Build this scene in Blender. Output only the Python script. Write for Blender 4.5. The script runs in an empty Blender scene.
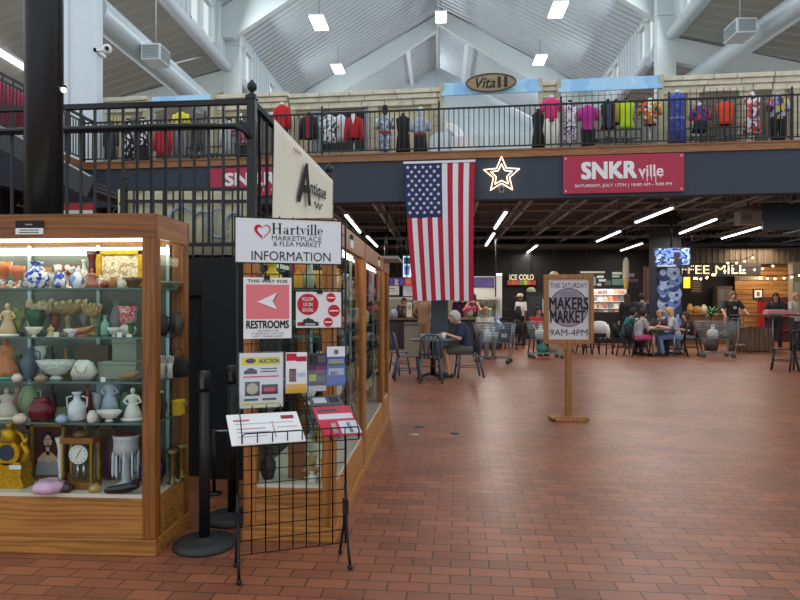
import bpy, math, random
from mathutils import Vector, Matrix
PI = math.pi
S = bpy.context.scene
C = S.collection
random.seed(7)
# ------------------------------------------------------------ camera, sky, exposure
F, VX, VY, H = 630.0, 440.0, 305.0, 1.38          # focal length in pixels, vanishing point, eye height
YAW = math.atan((VX - 400) / F)
CA, SA = math.cos(YAW), math.sin(YAW)
cd = bpy.data.cameras.new('camera'); cam = bpy.data.objects.new('camera', cd); C.objects.link(cam)
cd.sensor_width = 36; cd.lens = 36 * F / 800; cd.shift_y = (VY - 300) / 800
cd.clip_start = .05; cd.clip_end = 300
cam.location = (0, 0, H); cam.rotation_euler = (PI / 2, 0, YAW); S.camera = cam
S.view_settings.view_transform = 'Standard'; S.view_settings.look = 'None'
S.view_settings.exposure = 0.0; S.view_settings.gamma = 1; S.view_settings.use_curve_mapping = False
wd = bpy.data.worlds.new('sky'); S.world = wd; wd.use_nodes = True
bg = wd.node_tree.nodes['Background']; bg.inputs[0].default_value = (.88, .95, 1, 1); bg.inputs[1].default_value = 1.05

def lamp(name, kind, loc, energy, size=1, col=(1, 1, 1), rot=(0, 0, 0), size_y=None):
    d = bpy.data.lights.new(name, kind); d.energy = energy; d.color = col
    if kind == 'AREA':
        d.size = size
        if size_y: d.shape = 'RECTANGLE'; d.size_y = size_y
    else: d.shadow_soft_size = size
    o = bpy.data.objects.new(name, d); o.location = loc; o.rotation_euler = rot; C.objects.link(o); return o

def W(px, py, Z):                                  # the place at depth Z that the photo shows at (px, py)
    la = (px - 400) / F * Z
    return Vector((CA * la - SA * Z, SA * la + CA * Z, H - (py - VY) / F * Z))
def FL(px, py): return W(px, py, F * H / (py - VY))   # a place on the floor
def AX(px, Z, z):                                  # same, height given
    p = W(px, VY, Z); return Vector((p.x, p.y, z))
def atz(px, py, z): return W(px, py, F * (z - H) / (VY - py))

# ------------------------------------------------------------ materials
def lin(c):
    f = lambda v: v / 12.92 if v <= .04045 else ((v + .055) / 1.055) ** 2.4
    return tuple(f(v / 255) for v in c) + (1,)
MATS = {}
def newmat(name):
    m = bpy.data.materials.new(name); m.use_nodes = True
    return m, m.node_tree.nodes, m.node_tree.links, m.node_tree.nodes['Principled BSDF']
def M(c, rough=.55, metal=0, var=.0, scale=9, emit=0, bump=0, name='paint'):
    k = (c, rough, metal, var, scale, emit, bump)
    if k in MATS: return MATS[k]
    m, N, L, b = newmat(name)
    b.inputs['Base Color'].default_value = lin(c); b.inputs['Roughness'].default_value = rough; b.inputs['Metallic'].default_value = metal
    m.diffuse_color = lin(c)
    if emit: b.inputs['Emission Color'].default_value = lin(c); b.inputs['Emission Strength'].default_value = emit
    if var or bump:
        t = N.new('ShaderNodeTexCoord'); n = N.new('ShaderNodeTexNoise'); n.inputs['Scale'].default_value = scale; n.inputs['Detail'].default_value = 4
        L.new(t.outputs['Object'], n.inputs['Vector'])
        if var:
            r = N.new('ShaderNodeValToRGB'); l = lin(c)
            r.color_ramp.elements[0].position = .3; r.color_ramp.elements[0].color = tuple(v * (1 - var) for v in l[:3]) + (1,)
            r.color_ramp.elements[1].position = .7; r.color_ramp.elements[1].color = tuple(min(1, v * (1 + var)) for v in l[:3]) + (1,)
            L.new(n.outputs['Fac'], r.inputs[0]); L.new(r.outputs[0], b.inputs['Base Color'])
        if bump:
            bp = N.new('ShaderNodeBump'); bp.inputs['Strength'].default_value = bump; bp.inputs['Distance'].default_value = .02
            L.new(n.outputs['Fac'], bp.inputs['Height']); L.new(bp.outputs[0], b.inputs['Normal'])
    MATS[k] = m; return m
def wood(c1, c2, axis='x', rough=.4, scale=1.0):
    k = ('w', c1, c2, axis, rough, scale)
    if k in MATS: return MATS[k]
    m, N, L, b = newmat('wood')
    t = N.new('ShaderNodeTexCoord'); mp = N.new('ShaderNodeMapping'); n = N.new('ShaderNodeTexNoise'); w = N.new('ShaderNodeTexWave'); r = N.new('ShaderNodeValToRGB')
    sc = [16 * scale] * 3; sc['xyz'.index(axis)] = 1.3 * scale; mp.inputs['Scale'].default_value = sc
    L.new(t.outputs['Object'], mp.inputs[0]); n.inputs['Scale'].default_value = 1.3; n.inputs['Detail'].default_value = 6; n.inputs['Distortion'].default_value = .6
    w.inputs['Scale'].default_value = .55; w.inputs['Distortion'].default_value = 14; w.inputs['Detail'].default_value = 3; w.bands_direction = 'Z' if axis != 'z' else 'X'
    L.new(mp.outputs[0], n.inputs['Vector']); L.new(mp.outputs[0], w.inputs['Vector'])
    mx = N.new('ShaderNodeMix'); mx.data_type = 'FLOAT'; mx.inputs[0].default_value = .22; L.new(n.outputs['Fac'], mx.inputs[2]); L.new(w.outputs['Fac'], mx.inputs[3])
    r.color_ramp.elements[0].position = .28; r.color_ramp.elements[0].color = lin(c2); r.color_ramp.elements[1].position = .6; r.color_ramp.elements[1].color = lin(c1)
    L.new(mx.outputs[0], r.inputs[0]); L.new(r.outputs[0], b.inputs['Base Color']); b.inputs['Roughness'].default_value = rough
    MATS[k] = m; return m
def pmat(cols, scale=14, rough=.7, kind='vor'):    # a printed pattern of several colours
    k = ('p', tuple(cols), scale, rough, kind)
    if k in MATS: return MATS[k]
    m, N, L, b = newmat('print')
    t = N.new('ShaderNodeTexCoord'); r = N.new('ShaderNodeValToRGB'); r.color_ramp.interpolation = 'CONSTANT'
    if kind == 'vor':
        n = N.new('ShaderNodeTexVoronoi'); o = n.outputs['Color']
        sp = N.new('ShaderNodeSeparateColor'); L.new(o, sp.inputs[0]); o = sp.outputs[0]
    else:
        n = N.new('ShaderNodeTexNoise'); n.inputs['Detail'].default_value = 3; o = n.outputs['Fac']
        st = N.new('ShaderNodeMapRange'); st.inputs['From Min'].default_value = .3; st.inputs['From Max'].default_value = .7; L.new(o, st.inputs['Value']); o = st.outputs[0]
    n.inputs['Scale'].default_value = scale; L.new(t.outputs['Object'], n.inputs['Vector'])
    e = r.color_ramp.elements
    while len(e) < len(cols): e.new(.5)
    for i, c in enumerate(cols): e[i].position = i / len(cols); e[i].color = lin(c)
    L.new(o, r.inputs[0]); L.new(r.outputs[0], b.inputs['Base Color']); b.inputs['Roughness'].default_value = rough
    MATS[k] = m; return m
def glassmat(tint=(.95, .985, .97), refl=.5, base=.0, name='glass'):
    k = ('g', tint, refl, base)
    if k in MATS: return MATS[k]
    m, N, L, b = newmat(name); N.remove(b); out = N['Material Output']
    tr = N.new('ShaderNodeBsdfTransparent'); tr.inputs[0].default_value = tint + (1,)
    gl = N.new('ShaderNodeBsdfGlossy'); gl.inputs['Roughness'].default_value = .02; gl.inputs[0].default_value = (refl, refl, refl, 1)
    fr = N.new('ShaderNodeFresnel'); fr.inputs[0].default_value = 1.35
    ad = N.new('ShaderNodeMath'); ad.operation = 'ADD'; ad.inputs[1].default_value = base; L.new(fr.outputs[0], ad.inputs[0])
    ge = N.new('ShaderNodeNewGeometry'); sb = N.new('ShaderNodeMath'); sb.operation = 'SUBTRACT'; sb.inputs[0].default_value = 1; L.new(ge.outputs['Backfacing'], sb.inputs[1]); mu = N.new('ShaderNodeMath'); mu.operation = 'MULTIPLY'; L.new(ad.outputs[0], mu.inputs[0]); L.new(sb.outputs[0], mu.inputs[1])
    mx = N.new('ShaderNodeMixShader'); L.new(mu.outputs[0], mx.inputs[0]); L.new(tr.outputs[0], mx.inputs[1]); L.new(gl.outputs[0], mx.inputs[2]); L.new(mx.outputs[0], out.inputs[0])
    m.blend_method = 'BLEND' if hasattr(m, 'blend_method') else None
    MATS[k] = m; return m
GLASS = glassmat()
OAK = wood((182, 124, 58), (136, 84, 34), 'x', .5); OAKH = wood((160, 98, 38), (116, 66, 22), 'x', .48); OAKHY = wood((168, 112, 66), (130, 82, 44), 'y'); OAKZ = wood((176, 112, 46), (128, 74, 28), 'z', .48); OAKY = wood((178, 118, 66), (140, 84, 42), 'y')
BLACK = M((22, 22, 24), .4); RAIL = M((28, 29, 32), .35, .3); NAVY = M((52, 62, 76), .7, var=.06, scale=2)
NAVYD = M((42, 46, 55), .8); WHITE = M((232, 234, 234), .6); PAPER = M((233, 232, 232), .8); STEELW = M((206, 214, 220), .5, var=.03, scale=1)
CHROME = M((190, 195, 200), .25, .9); BRASS = M((190, 140, 50), .3, .9); GOLD = M((214, 160, 30), .35, .7, var=.2, scale=40)
CREAM = M((226, 216, 190), .6, var=.08); PORC = M((234, 232, 226), .25, var=.04); INK = M((24, 24, 28), .8); RED = M((186, 22, 44), .7)

# ------------------------------------------------------------ mesh helpers
class MB:
    def __init__(s): s.v = []; s.f = []; s.mi = []; s.mats = []; s.cur = 0; s.sm = []; s.smooth = False
    def use(s, m):
        if m not in s.mats: s.mats.append(m)
        s.cur = s.mats.index(m); return s
    def face(s, idx): s.f.append(tuple(idx)); s.mi.append(s.cur); s.sm.append(s.smooth)
    def vs(s, pts): n = len(s.v); s.v.extend(tuple(p) for p in pts); return n
    def box(s, x0, x1, y0, y1, z0, z1):
        n = s.vs([(x0, y0, z0), (x1, y0, z0), (x1, y1, z0), (x0, y1, z0), (x0, y0, z1), (x1, y0, z1), (x1, y1, z1), (x0, y1, z1)])
        for q in ((0, 3, 2, 1), (4, 5, 6, 7), (0, 1, 5, 4), (1, 2, 6, 5), (2, 3, 7, 6), (3, 0, 4, 7)): s.face([n + i for i in q])
        return s
    def bar(s, p0, p1, w, h):                      # a straight bar of rectangular section
        p0, p1 = Vector(p0), Vector(p1); d = (p1 - p0).normalized(); up = Vector((0, 0, 1)) if abs(d.z) < .95 else Vector((0, 1, 0))
        a = d.cross(up).normalized() * w / 2; b = a.cross(d).normalized() * h / 2
        n = s.vs([p + sa * a + sb * b for p in (p0, p1) for sa, sb in ((-1, -1), (1, -1), (1, 1), (-1, 1))])
        for i in range(4): j = (i + 1) % 4; s.face([n + i, n + j, n + 4 + j, n + 4 + i])
        s.face([n + 3, n + 2, n + 1, n]); s.face([n + 4, n + 5, n + 6, n + 7]); return s
    def rings(s, R, caps=True, closed=False):
        k = len(R[0]); n = s.vs([p for r in R for p in r]); o = s.smooth; s.smooth = True
        for i in range(len(R) - (0 if closed else 1)):
            i2 = (i + 1) % len(R)
            for j in range(k): j2 = (j + 1) % k; s.face([n + i * k + j, n + i * k + j2, n + i2 * k + j2, n + i2 * k + j])
        s.smooth = o
        if caps and not closed: s.face([n + j for j in range(k)][::-1]); s.face([n + (len(R) - 1) * k + j for j in range(k)])
        return s
    def path(s, pts, r, n=8, closed=False):
        P = [Vector(p) for p in pts]; R = []; a = None
        for i, p in enumerate(P):
            if closed: d = P[(i + 1) % len(P)] - P[i - 1]
            else: d = P[min(i + 1, len(P) - 1)] - P[max(i - 1, 0)]
            d.normalize()
            if a is None: a = d.orthogonal().normalized()
            else: a = (a - d * a.dot(d)); a = a.normalized() if a.length > 1e-6 else d.orthogonal().normalized()
            b = d.cross(a); rr = r[i] if isinstance(r, (list, tuple)) else r
            R.append([p + rr * (math.cos(2 * PI * j / n) * a + math.sin(2 * PI * j / n) * b) for j in range(n)])
        return s.rings(R, closed=closed)
    def tube(s, p0, p1, r, n=8): return s.path([p0, p1], r, n)
    def lathe(s, prof, c=(0, 0, 0), n=16, sx=1, sy=1, wob=0, k=0):
        R = []
        for r, z in prof:
            ring = []
            for j in range(n):
                t = 2 * PI * j / n; q = max(r, .0004) * (1 + wob * math.cos(k * t)); ring.append((c[0] + sx * q * math.cos(t), c[1] + sy * q * math.sin(t), c[2] + z))
            R.append(ring)
        return s.rings(R)
    def ball(s, c, rx, ry=None, rz=None, n=10, m=7):
        ry = ry or rx; rz = rz or rx
        return s.rings([[(c[0] + rx * math.sin(PI * (i + .02) / (m + .04)) * math.cos(2 * PI * j / n), c[1] + ry * math.sin(PI * (i + .02) / (m + .04)) * math.sin(2 * PI * j / n), c[2] - rz * math.cos(PI * (i + .02) / (m + .04))) for j in range(n)] for i in range(m + 1)])
    def prism(s, poly, y0, y1):                    # outline in the xz plane, thick in y
        k = len(poly); n = s.vs([(x, y0, z) for x, z in poly] + [(x, y1, z) for x, z in poly])
        s.face(range(n, n + k)); s.face([n + k + i for i in range(k)][::-1])
        for i in range(k): j = (i + 1) % k; s.face([n + j, n + i, n + k + i, n + k + j])
        return s
    def disc(s, cx, cz, r, y0, y1, n=24, rz=None): return s.prism([(cx + r * math.cos(2 * PI * i / n), cz + (rz or r) * math.sin(2 * PI * i / n)) for i in range(n)], y0, y1)
    def build(s, name, mat=None, parent=None, loc=None, rz=0, bevel=0):
        me = bpy.data.meshes.new(name); me.from_pydata(s.v, [], s.f)
        for m in (s.mats or [mat]): me.materials.append(m)
        me.polygons.foreach_set('material_index', s.mi); me.polygons.foreach_set('use_smooth', s.sm); me.update()
        o = bpy.data.objects.new(name, me); C.objects.link(o)
        if parent: o.parent = parent
        if loc is not None: o.location = loc
        if rz: o.rotation_euler = (0, 0, rz)
        if bevel:
            b = o.modifiers.new('bevel', 'BEVEL'); b.width = bevel; b.segments = 2; b.limit_method = 'ANGLE'
        return o
def thing(name, label, cat, loc=(0, 0, 0), rz=0, group=None):
    o = bpy.data.objects.new(name, None); C.objects.link(o); o.empty_display_size = .05
    o.location = loc; o.rotation_euler = (0, 0, rz); return tag(o, label, cat, group)
def tag(o, label, cat, group=None):
    o['label'] = label; o['category'] = cat
    if group: o['group'] = group
    return o
def struct(o): o['kind'] = 'structure'; return o
def dup(root, loc, rz=None, label=None, group=None):
    r = root.copy(); C.objects.link(r); r.location = loc
    if rz is not None: r.rotation_euler = (0, 0, rz)
    if label: r['label'] = label
    if group: r['group'] = group
    for ch in list(root.children):
        c = ch.copy(); C.objects.link(c); c.parent = r
        for g in ch.children: d = g.copy(); C.objects.link(d); d.parent = c
    return r
def text(s, w, h, mat, parent, cx, cz, y=-.002, bold=0, shear=0, mirror=False, name='lettering', depth=.0015, lines=None):
    cu = bpy.data.curves.new('t', 'FONT'); cu.body = s; cu.align_x = 'CENTER'; cu.shear = shear; cu.extrude = .0; cu.resolution_u = 3
    if lines: cu.space_line = lines
    t = bpy.data.objects.new('t', cu); me = bpy.data.meshes.new_from_object(t); bpy.data.objects.remove(t)
    xs = [v.co.x for v in me.vertices]; ys = [v.co.y for v in me.vertices]
    x0, x1, y0, y1 = min(xs), max(xs), min(ys), max(ys); fx = w / (x1 - x0); fz = (h / (y1 - y0)) if h else fx
    if mirror: fx = -fx
    for v in me.vertices:
        a, b = v.co.x, v.co.y; v.co = (cx + (a - (x0 + x1) / 2) * fx, y, cz + (b - (y0 + y1) / 2) * fz)
    if bold:                                        # heavier strokes: the outline repeated a hair to each side
        b = bold * 1.1 * (h or fx * (y1 - y0)) ; vv = [v.co.copy() for v in me.vertices]; ff = [tuple(p.vertices) for p in me.polygons]; k = len(vv); V, P_ = [], []
        for i, (dx, dz) in enumerate(((-b, -b), (b, -b), (b, b), (-b, b), (0, 0))): V += [c + Vector((dx, -.0003 * i, dz)) for c in vv]; P_ += [tuple(q + i * k for q in f) for f in ff]
        me = bpy.data.meshes.new(name); me.from_pydata(V, [], P_)
    me.materials.clear(); me.materials.append(mat)
    o = bpy.data.objects.new(name, me); C.objects.link(o); o.parent = parent; return o
def mbx(*a): return MB().box(*a)
# ------------------------------------------------------------ the building
SH = -.0666
SHU = -.12
def sy(x, y): return y + SHU * x
BTH = math.atan(SH)                                # the balcony runs a little askew of the hall
BY0, BZ = 15.37, 5.11
def bpt(px, off=0):                                # on the line `off` behind the balcony edge, under photo column px -> X, Y, depth
    a = W(px, VY, 1.0); t = (BY0 + off / math.cos(BTH)) / (a.y - SH * a.x); return a.x * t, a.y * t, t
def bz(py, Z): return H + (VY - py) * Z / F

def brick_floor():
    m, N, L, b = newmat('brick_paver')
    t = N.new('ShaderNodeTexCoord'); br = N.new('ShaderNodeTexBrick'); n = N.new('ShaderNodeTexNoise'); n2 = N.new('ShaderNodeTexNoise')
    mp = N.new('ShaderNodeMapping'); mp.inputs['Location'].default_value = (.045, .02, 0); mp.inputs['Rotation'].default_value = (0, 0, .03)
    L.new(t.outputs['Object'], mp.inputs[0]); L.new(mp.outputs[0], br.inputs['Vector'])
    br.inputs['Scale'].default_value = 1; br.inputs['Brick Width'].default_value = .203; br.inputs['Row Height'].default_value = .1015
    br.inputs['Mortar Size'].default_value = .0038; br.inputs['Mortar Smooth'].default_value = .2; br.inputs['Bias'].default_value = -.1
    br.inputs['Color1'].default_value = lin((164, 102, 74)); br.inputs['Color2'].default_value = lin((134, 84, 64)); br.inputs['Mortar'].default_value = lin((72, 54, 46))
    n.inputs['Scale'].default_value = 1.6; n.inputs['Detail'].default_value = 5; L.new(t.outputs['Object'], n.inputs['Vector'])
    mx = N.new('ShaderNodeMix'); mx.data_type = 'RGBA'; mx.blend_type = 'MULTIPLY'; mx.inputs[0].default_value = .5
    r = N.new('ShaderNodeValToRGB'); r.color_ramp.elements[0].position = .35; r.color_ramp.elements[0].color = (.6, .55, .52, 1); r.color_ramp.elements[1].position = .65; r.color_ramp.elements[1].color = (1, 1, 1, 1)
    L.new(n.outputs['Fac'], r.inputs[0]); L.new(br.outputs['Color'], mx.inputs[6]); L.new(r.outputs[0], mx.inputs[7]); L.new(mx.outputs[2], b.inputs['Base Color'])
    n2.inputs['Scale'].default_value = .9; n2.inputs['Detail'].default_value = 3; L.new(t.outputs['Object'], n2.inputs['Vector'])
    rr = N.new('ShaderNodeMapRange'); rr.inputs['To Min'].default_value = .27; rr.inputs['To Max'].default_value = .45; L.new(n2.outputs['Fac'], rr.inputs['Value']); L.new(rr.outputs[0], b.inputs['Roughness'])
    bp = N.new('ShaderNodeBump'); bp.inputs['Strength'].default_value = .35; bp.inputs['Distance'].default_value = .004; bp.invert = True
    L.new(br.outputs['Fac'], bp.inputs['Height']); L.new(bp.outputs[0], b.inputs['Normal']); return m
struct(mbx(-24, 24, -3, 50, -.1, 0).build('floor', brick_floor()))

# --- nave roof, clerestory, frames
WL, WR, XR = -9.4, 9.0, -.2
ZEL, ZER, ZB = 14.26, 14.07, 11.8
ZR = 14.2 + .565 * 9.2
LINER = M((205, 213, 216), .30, .35, var=.05, scale=.6); LINER2 = M((176, 174, 166), .6, .1, var=.04, scale=.5); FRAME = M((214, 222, 220), .5, var=.03, scale=1.5)
def corr(name, a, b, y0, y1, mat, pitch=.42, amp=.06):
    (xa, za), (xb, zb) = a, b; d = Vector((xb - xa, zb - za)); nn = Vector((d.y, -d.x)).normalized() * amp
    if nn.y > 0: nn = -nn
    mb = MB(); y = y0; prev = None; ys = []
    while y < y1:
        for fr, h in ((0, 0), (.55, 0), (.68, 1), (.87, 1)): ys.append((y + fr * pitch, h))
        y += pitch
    for yy, h in ys:
        n = mb.vs([(xa + nn.x * h, sy(xa, yy), za + nn.y * h), (xb + nn.x * h, sy(xb, yy), zb + nn.y * h)])
        if prev is not None: mb.face([prev, prev + 1, n + 1, n])
        prev = n
    # a solid sheet above gives the roof its thickness
    n = mb.vs([(xa, sy(xa, y0), za + .15), (xb, sy(xb, y0), zb + .15), (xb, sy(xb, y1), zb + .15), (xa, sy(xa, y1), za + .15)]); mb.face([n, n + 1, n + 2, n + 3])
    return struct(mb.build(name, mat))
YN, YE = 16.5, 47.6
corr('ceiling', (WL, ZEL), (XR, ZR), YN, YE, LINER)
corr('ceiling', (WR, ZER), (XR, ZR), YN, YE, LINER)
corr('ceiling', (-24, ZB - .24 * 14.6), (WL - .2, ZB), YN, YE, LINER2, .6, .035)
corr('ceiling', (24, ZB - .24 * 15), (WR + .2, ZB), YN, YE, LINER2, .6, .035)
# clerestory walls with window openings
def zwin(px, side): return abs(side) * F / abs(px - VX)
wl = [(17.7, 20.2), (23.2, 25.7), (28.7, 31.2), (34.2, 36.8), (40.6, 43.2)]; wr = [(17, 19.2), (22.0, 24.2), (27.2, 29.4), (32.4, 34.7), (40.0, 42.6)]
wn = 1; WIN_W = 210
for side, wins, ze, nm in ((WL, wl, ZEL, 'left'), (WR, wr, ZER, 'right')):
    y0s, y1s = 12.2, 13.85; sg = -1 if side < 0 else 1; mb = MB()
    xa, xb = (side, side + sg * .18); lo, hi = min(xa, xb), max(xa, xb)
    def seg(ya, yb, z0, z1):
        n = mb.box(lo, hi, ya, yb, z0, z1)
    seg(YN, YE, ZB - .1, y0s); seg(YN, YE, y1s, ze + .1)
    e = [YN] + [q for w in wins for q in w] + [YE]
    for i in range(0, len(e), 2): seg(e[i], e[i + 1], y0s, y1s)
    yy = YN                                        # vertical ribs of the wall liner
    while yy < YE - .4:
        xin = side - sg * .03
        for z0, z1 in ((ZB, y0s), (y0s, y1s), (y1s, ze)):
            if z0 == y0s and any(w[0] - .1 < yy < w[1] + .05 for w in wins): continue
            mb.box(min(side, xin), max(side, xin), yy, yy + .1, z0, z1)
        yy += .45
    struct(mb.build('wall_' + nm, M((208, 216, 220), .5, .1, var=.04)))
    for wa, wb in wins:
        f = MB(); t = .09
        f.box(lo - .02, hi + .02, wa, wb, y0s, y0s + t); f.box(lo - .02, hi + .02, wa, wb, y1s - t, y1s)
        for q in (wa, (wa + wb) / 2 - t / 2, wb - t): f.box(lo - .02, hi + .02, q, q + t, y0s, y1s)
        w = struct(f.build('window_%d' % wn, WHITE)); wn += 1
        lamp('window_daylight', 'AREA', (side - sg * .7, (wa + wb) / 2, (y0s + y1s) / 2), WIN_W * (2.6 if wa > 39 else 1), wb - wa, (.86, .94, 1), (0, sg * (PI / 2 - .3), 0), y1s - y0s)
        mbx((lo + hi) / 2 - .01, (lo + hi) / 2 + .01, wa + t, wb - t, y0s + t, y1s - t).build('window_pane', GLASS, w)
# gable end
g = [(WL, 5), (WR, 5), (WR, ZER), (XR, ZR), (WL, ZEL)]
mb = MB(); mb.prism(g, YE, YE + .2)
for i in range(44):
    x = WL + .2 + i * .42; zt = min(ZEL + .55 * (x - WL), ZER + .51 * (WR - x)) - .2
    mb.box(x, x + .1, YE - .05, YE, 5, zt)
struct(mb.build('wall_back', M((196, 206, 210), .5, .1, var=.04)))
mb = MB(); mb.box(-24, WL, YE, YE + .2, 4.5, 12); mb.box(WR, 24, YE, YE + .2, 4.5, 12); struct(mb.build('wall_rear', M((190, 196, 198), .6)))
# rigid frames
def frame(y, xl=True):
    mb = MB(); d = 1.15
    for side, ze in ((WL, ZEL), (WR, ZER)):
        sg = 1 if side > 0 else -1
        mb.prism([(side, ze - .05), (XR, ZR - .1), (XR, ZR - 1.05), (side - sg * .5, ze - 1.35), (side, ze - 1.35)], sy(side * .5, y) - .16, sy(side * .5, y) + .16)
        yb = sy(side, y); x0, x1 = sorted((side - sg * .62, side + sg * .1))
        mb.box(x0, x1, yb - .18, yb + .18, BZ - .2, ze - .5)
        mb.box(x0 - .02, x1 + .02, yb - .25, yb + .25, ze - 1.5, ze - 1.42)
        xo = side + sg * 14.5; zo = ZB - .24 * 14.5
        mb.prism([(side, ZB - .05), (side, ZB - 1.0), (xo, zo - .9), (xo, zo - .05)], yb - .15, yb + .15)
    return mb
struct(frame(26.2).build('trim_1', FRAME)); struct(frame(38.6).build('trim_2', FRAME))
# purlin pipes in the last bay and along the roof
mb = MB()
for x in (-2.1, 1.65): zt = min(ZEL + .55 * (x - WL), ZER + .51 * (WR - x)); mb.box(x - .12, x + .12, 39.2, YE, zt - .3, zt - .1)
mb.box(XR - .1, XR + .1, 39.2, YE, ZR - .2, ZR - .08)
struct(mb.build('trim_3', WHITE))
mb = MB()
mb.tube((WL + .1, 17, ZB), (WL + .1, 27.6, ZB), .21, 12); mb.tube((WR - .1, 14, ZB), (WR - .1, 26.6, ZB), .21, 12)
mb.tube((WL + .1, 28.6, ZB), (WL + .1, 38.6, ZB), .2, 10); mb.tube((WR - .1, 27.6, ZB), (WR - .1, 38.6, ZB), .2, 10)
struct(mb.build('trim_4', M((214, 222, 226), .4)))
# sprinkler lines under the roof
def pipe(label, p, q, r=.035):
    o = MB().tube(p, q, r, 6).build('sprinkler_pipe', M((222, 226, 228), .5)); tag(o, label, 'pipe')
pipe('thin white sprinkler pipe under the left side ceiling, the nearer to the pole', W(112, 29, 22), W(180, 9, 25))
pipe('thin white sprinkler pipe under the left side ceiling, beyond the duct outlet', W(165, 66, 24), W(218, 52, 27.3))
pipe('thin white sprinkler pipe crossing the right side ceiling behind the column', W(672, 33, 26), W(733, 40, 24))
pipe('thin white sprinkler drop rod beside the right clerestory column', W(668, 0, 25.5), W(667, 38, 25.5))
pipe('thin white drop rod at the left clerestory window beside the frame', W(220, 0, 26.5), W(219, 58, 26.5))
# big white column at the corner of the gallery
Zc = 17.2; pa, pb = W(65, 0, Zc), W(98, 0, Zc)
mb = MB(); mb.box(pa.x, pb.x, pa.y, pa.y + .3, BZ, 15); mb.box(pa.x - .03, pa.x + .12, pa.y - .06, pa.y, BZ, 15); mb.box(pb.x - .12, pb.x + .03, pa.y - .06, pa.y, BZ, 15)
tag(mb.build('steel_column', M((214, 224, 232), .5, var=.02)), 'broad white steel column rising from the left corner of the balcony', 'column')
# ducts with their outlet boxes
def duct(label, p, q, r, box_at, side):
    p, q = Vector(p), Vector(q); t = thing('air_duct', label, 'duct', p); L = (q - p).length; d = (q - p).normalized()
    pts, rr = [], []; n = int(L / .3)
    for i in range(n + 1): pts += [d * (L * i / n), d * (L * i / n + .05)]; rr += [r, r * 1.02]
    MB().path(pts, rr, 18).build('duct_tube', M((202, 212, 216), .35, .25, var=.03), t)
    return d, t
def outlet(label, px, py, Z, w, h, l, dirv, top):
    p = W(px, py, Z); t = thing('duct_outlet', label, 'vent', p)
    t.rotation_euler = (0, 0, math.atan2(dirv.y, dirv.x) - PI / 2)
    mbx(-w / 2, w / 2, -l / 2, l / 2, -h / 2, h / 2).build('housing', M((214, 220, 222), .5), t, bevel=.01)
    mb = MB()
    for i in range(9): z = -h / 2 + .06 + i * (h - .12) / 8; mb.box(-w / 2 + .05, w / 2 - .05, -l / 2 - .02, -l / 2, z - .012, z + .012); mb.box(w / 2, w / 2 + .02, -l / 2 + .05, l / 2 - .05, z - .012, z + .012); mb.box(-w / 2 - .02, -w / 2, -l / 2 + .05, l / 2 - .05, z - .012, z + .012)
    mb.build('grille', M((150, 158, 162), .5), t)
    MB().tube((0, 0, h / 2), (0, 0, top - p.z), .012, 6).build('hanger_rod', M((190, 196, 198), .5), t)
d1, _ = duct('round white spiral duct running under the left side ceiling', W(92, 8, 17.9), W(203, 103, 26), .44, 0, -1)
outlet('white boxed air outlet on the left spiral duct', 156, 56, 20.2, .62, .5, .75, d1, 11.3)
d2, _ = duct('round white spiral duct climbing to the right under the right side ceiling', W(688, 84, 25.5), W(818, -8, 17), .36, 0, 1)
outlet('white boxed air outlet on the right spiral duct', 740, 31, 19.3, .6, .45, .85, -d2, 11.4)
# roof lamps
def highbay(px, py, Z):
    p = W(px, py, Z); t = thing('pendant_light', 'square white pendant lamp glowing under the pitched roof', 'ceiling light', p, 0, 'lit pendant lamps under the roof')
    zt = min(ZEL + .55 * (p.x - WL), ZER + .51 * (WR - p.x))
    mbx(-.32, .32, -.68, .68, 0, .07).build('housing', WHITE, t)
    mbx(-.29, .29, -.65, .65, -.04, 0).build('lens', M((255, 255, 252), .5, emit=6), t)
    MB().tube((0, 0, .07), (0, 0, zt - p.z), .012, 6).build('cord', BLACK, t)
for a in ((319, 23, 27), (338, 69, 36), (441, 17, 35), (558, 10, 26), (540, 60, 34.5)): highbay(*a)

# --- balcony slab, trim, fascia
def strip(mb, px0, px1, off0, off1, z0, z1):
    a, b = bpt(px0, off0), bpt(px1, off0); c, d = bpt(px1, off0), bpt(px0, off0)
    nx, ny = -math.sin(BTH), math.cos(BTH); w = off1 - off0
    q = [(a[0], a[1]), (b[0], b[1]), (b[0] + nx * w, b[1] + ny * w), (a[0] + nx * w, a[1] + ny * w)]
    n = mb.vs([(x, y, z0) for x, y in q] + [(x, y, z1) for x, y in q])
    for f in ((0, 3, 2, 1), (4, 5, 6, 7), (0, 1, 5, 4), (1, 2, 6, 5), (2, 3, 7, 6), (3, 0, 4, 7)): mb.face([n + i for i in f])
PXL = 84
mb = MB(); strip(mb, PXL, 1000, 0, .35, 3.93, 4.92); struct(mb.build('wall_balcony', NAVY))
TRIMW = wood((158, 108, 66), (118, 76, 42), 'x', .5)
mb = MB(); strip(mb, PXL, 1000, -.05, .35, 4.92, 5.08); strip(mb, PXL, 1000, -.08, .35, 5.08, 5.11); struct(mb.build('trim_5', TRIMW))
mb = MB(); strip(mb, PXL, 1000, .35, 10, 4.92, 5.1); struct(mb.build('floor_balcony', M((150, 140, 128), .8, var=.08)))
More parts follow.
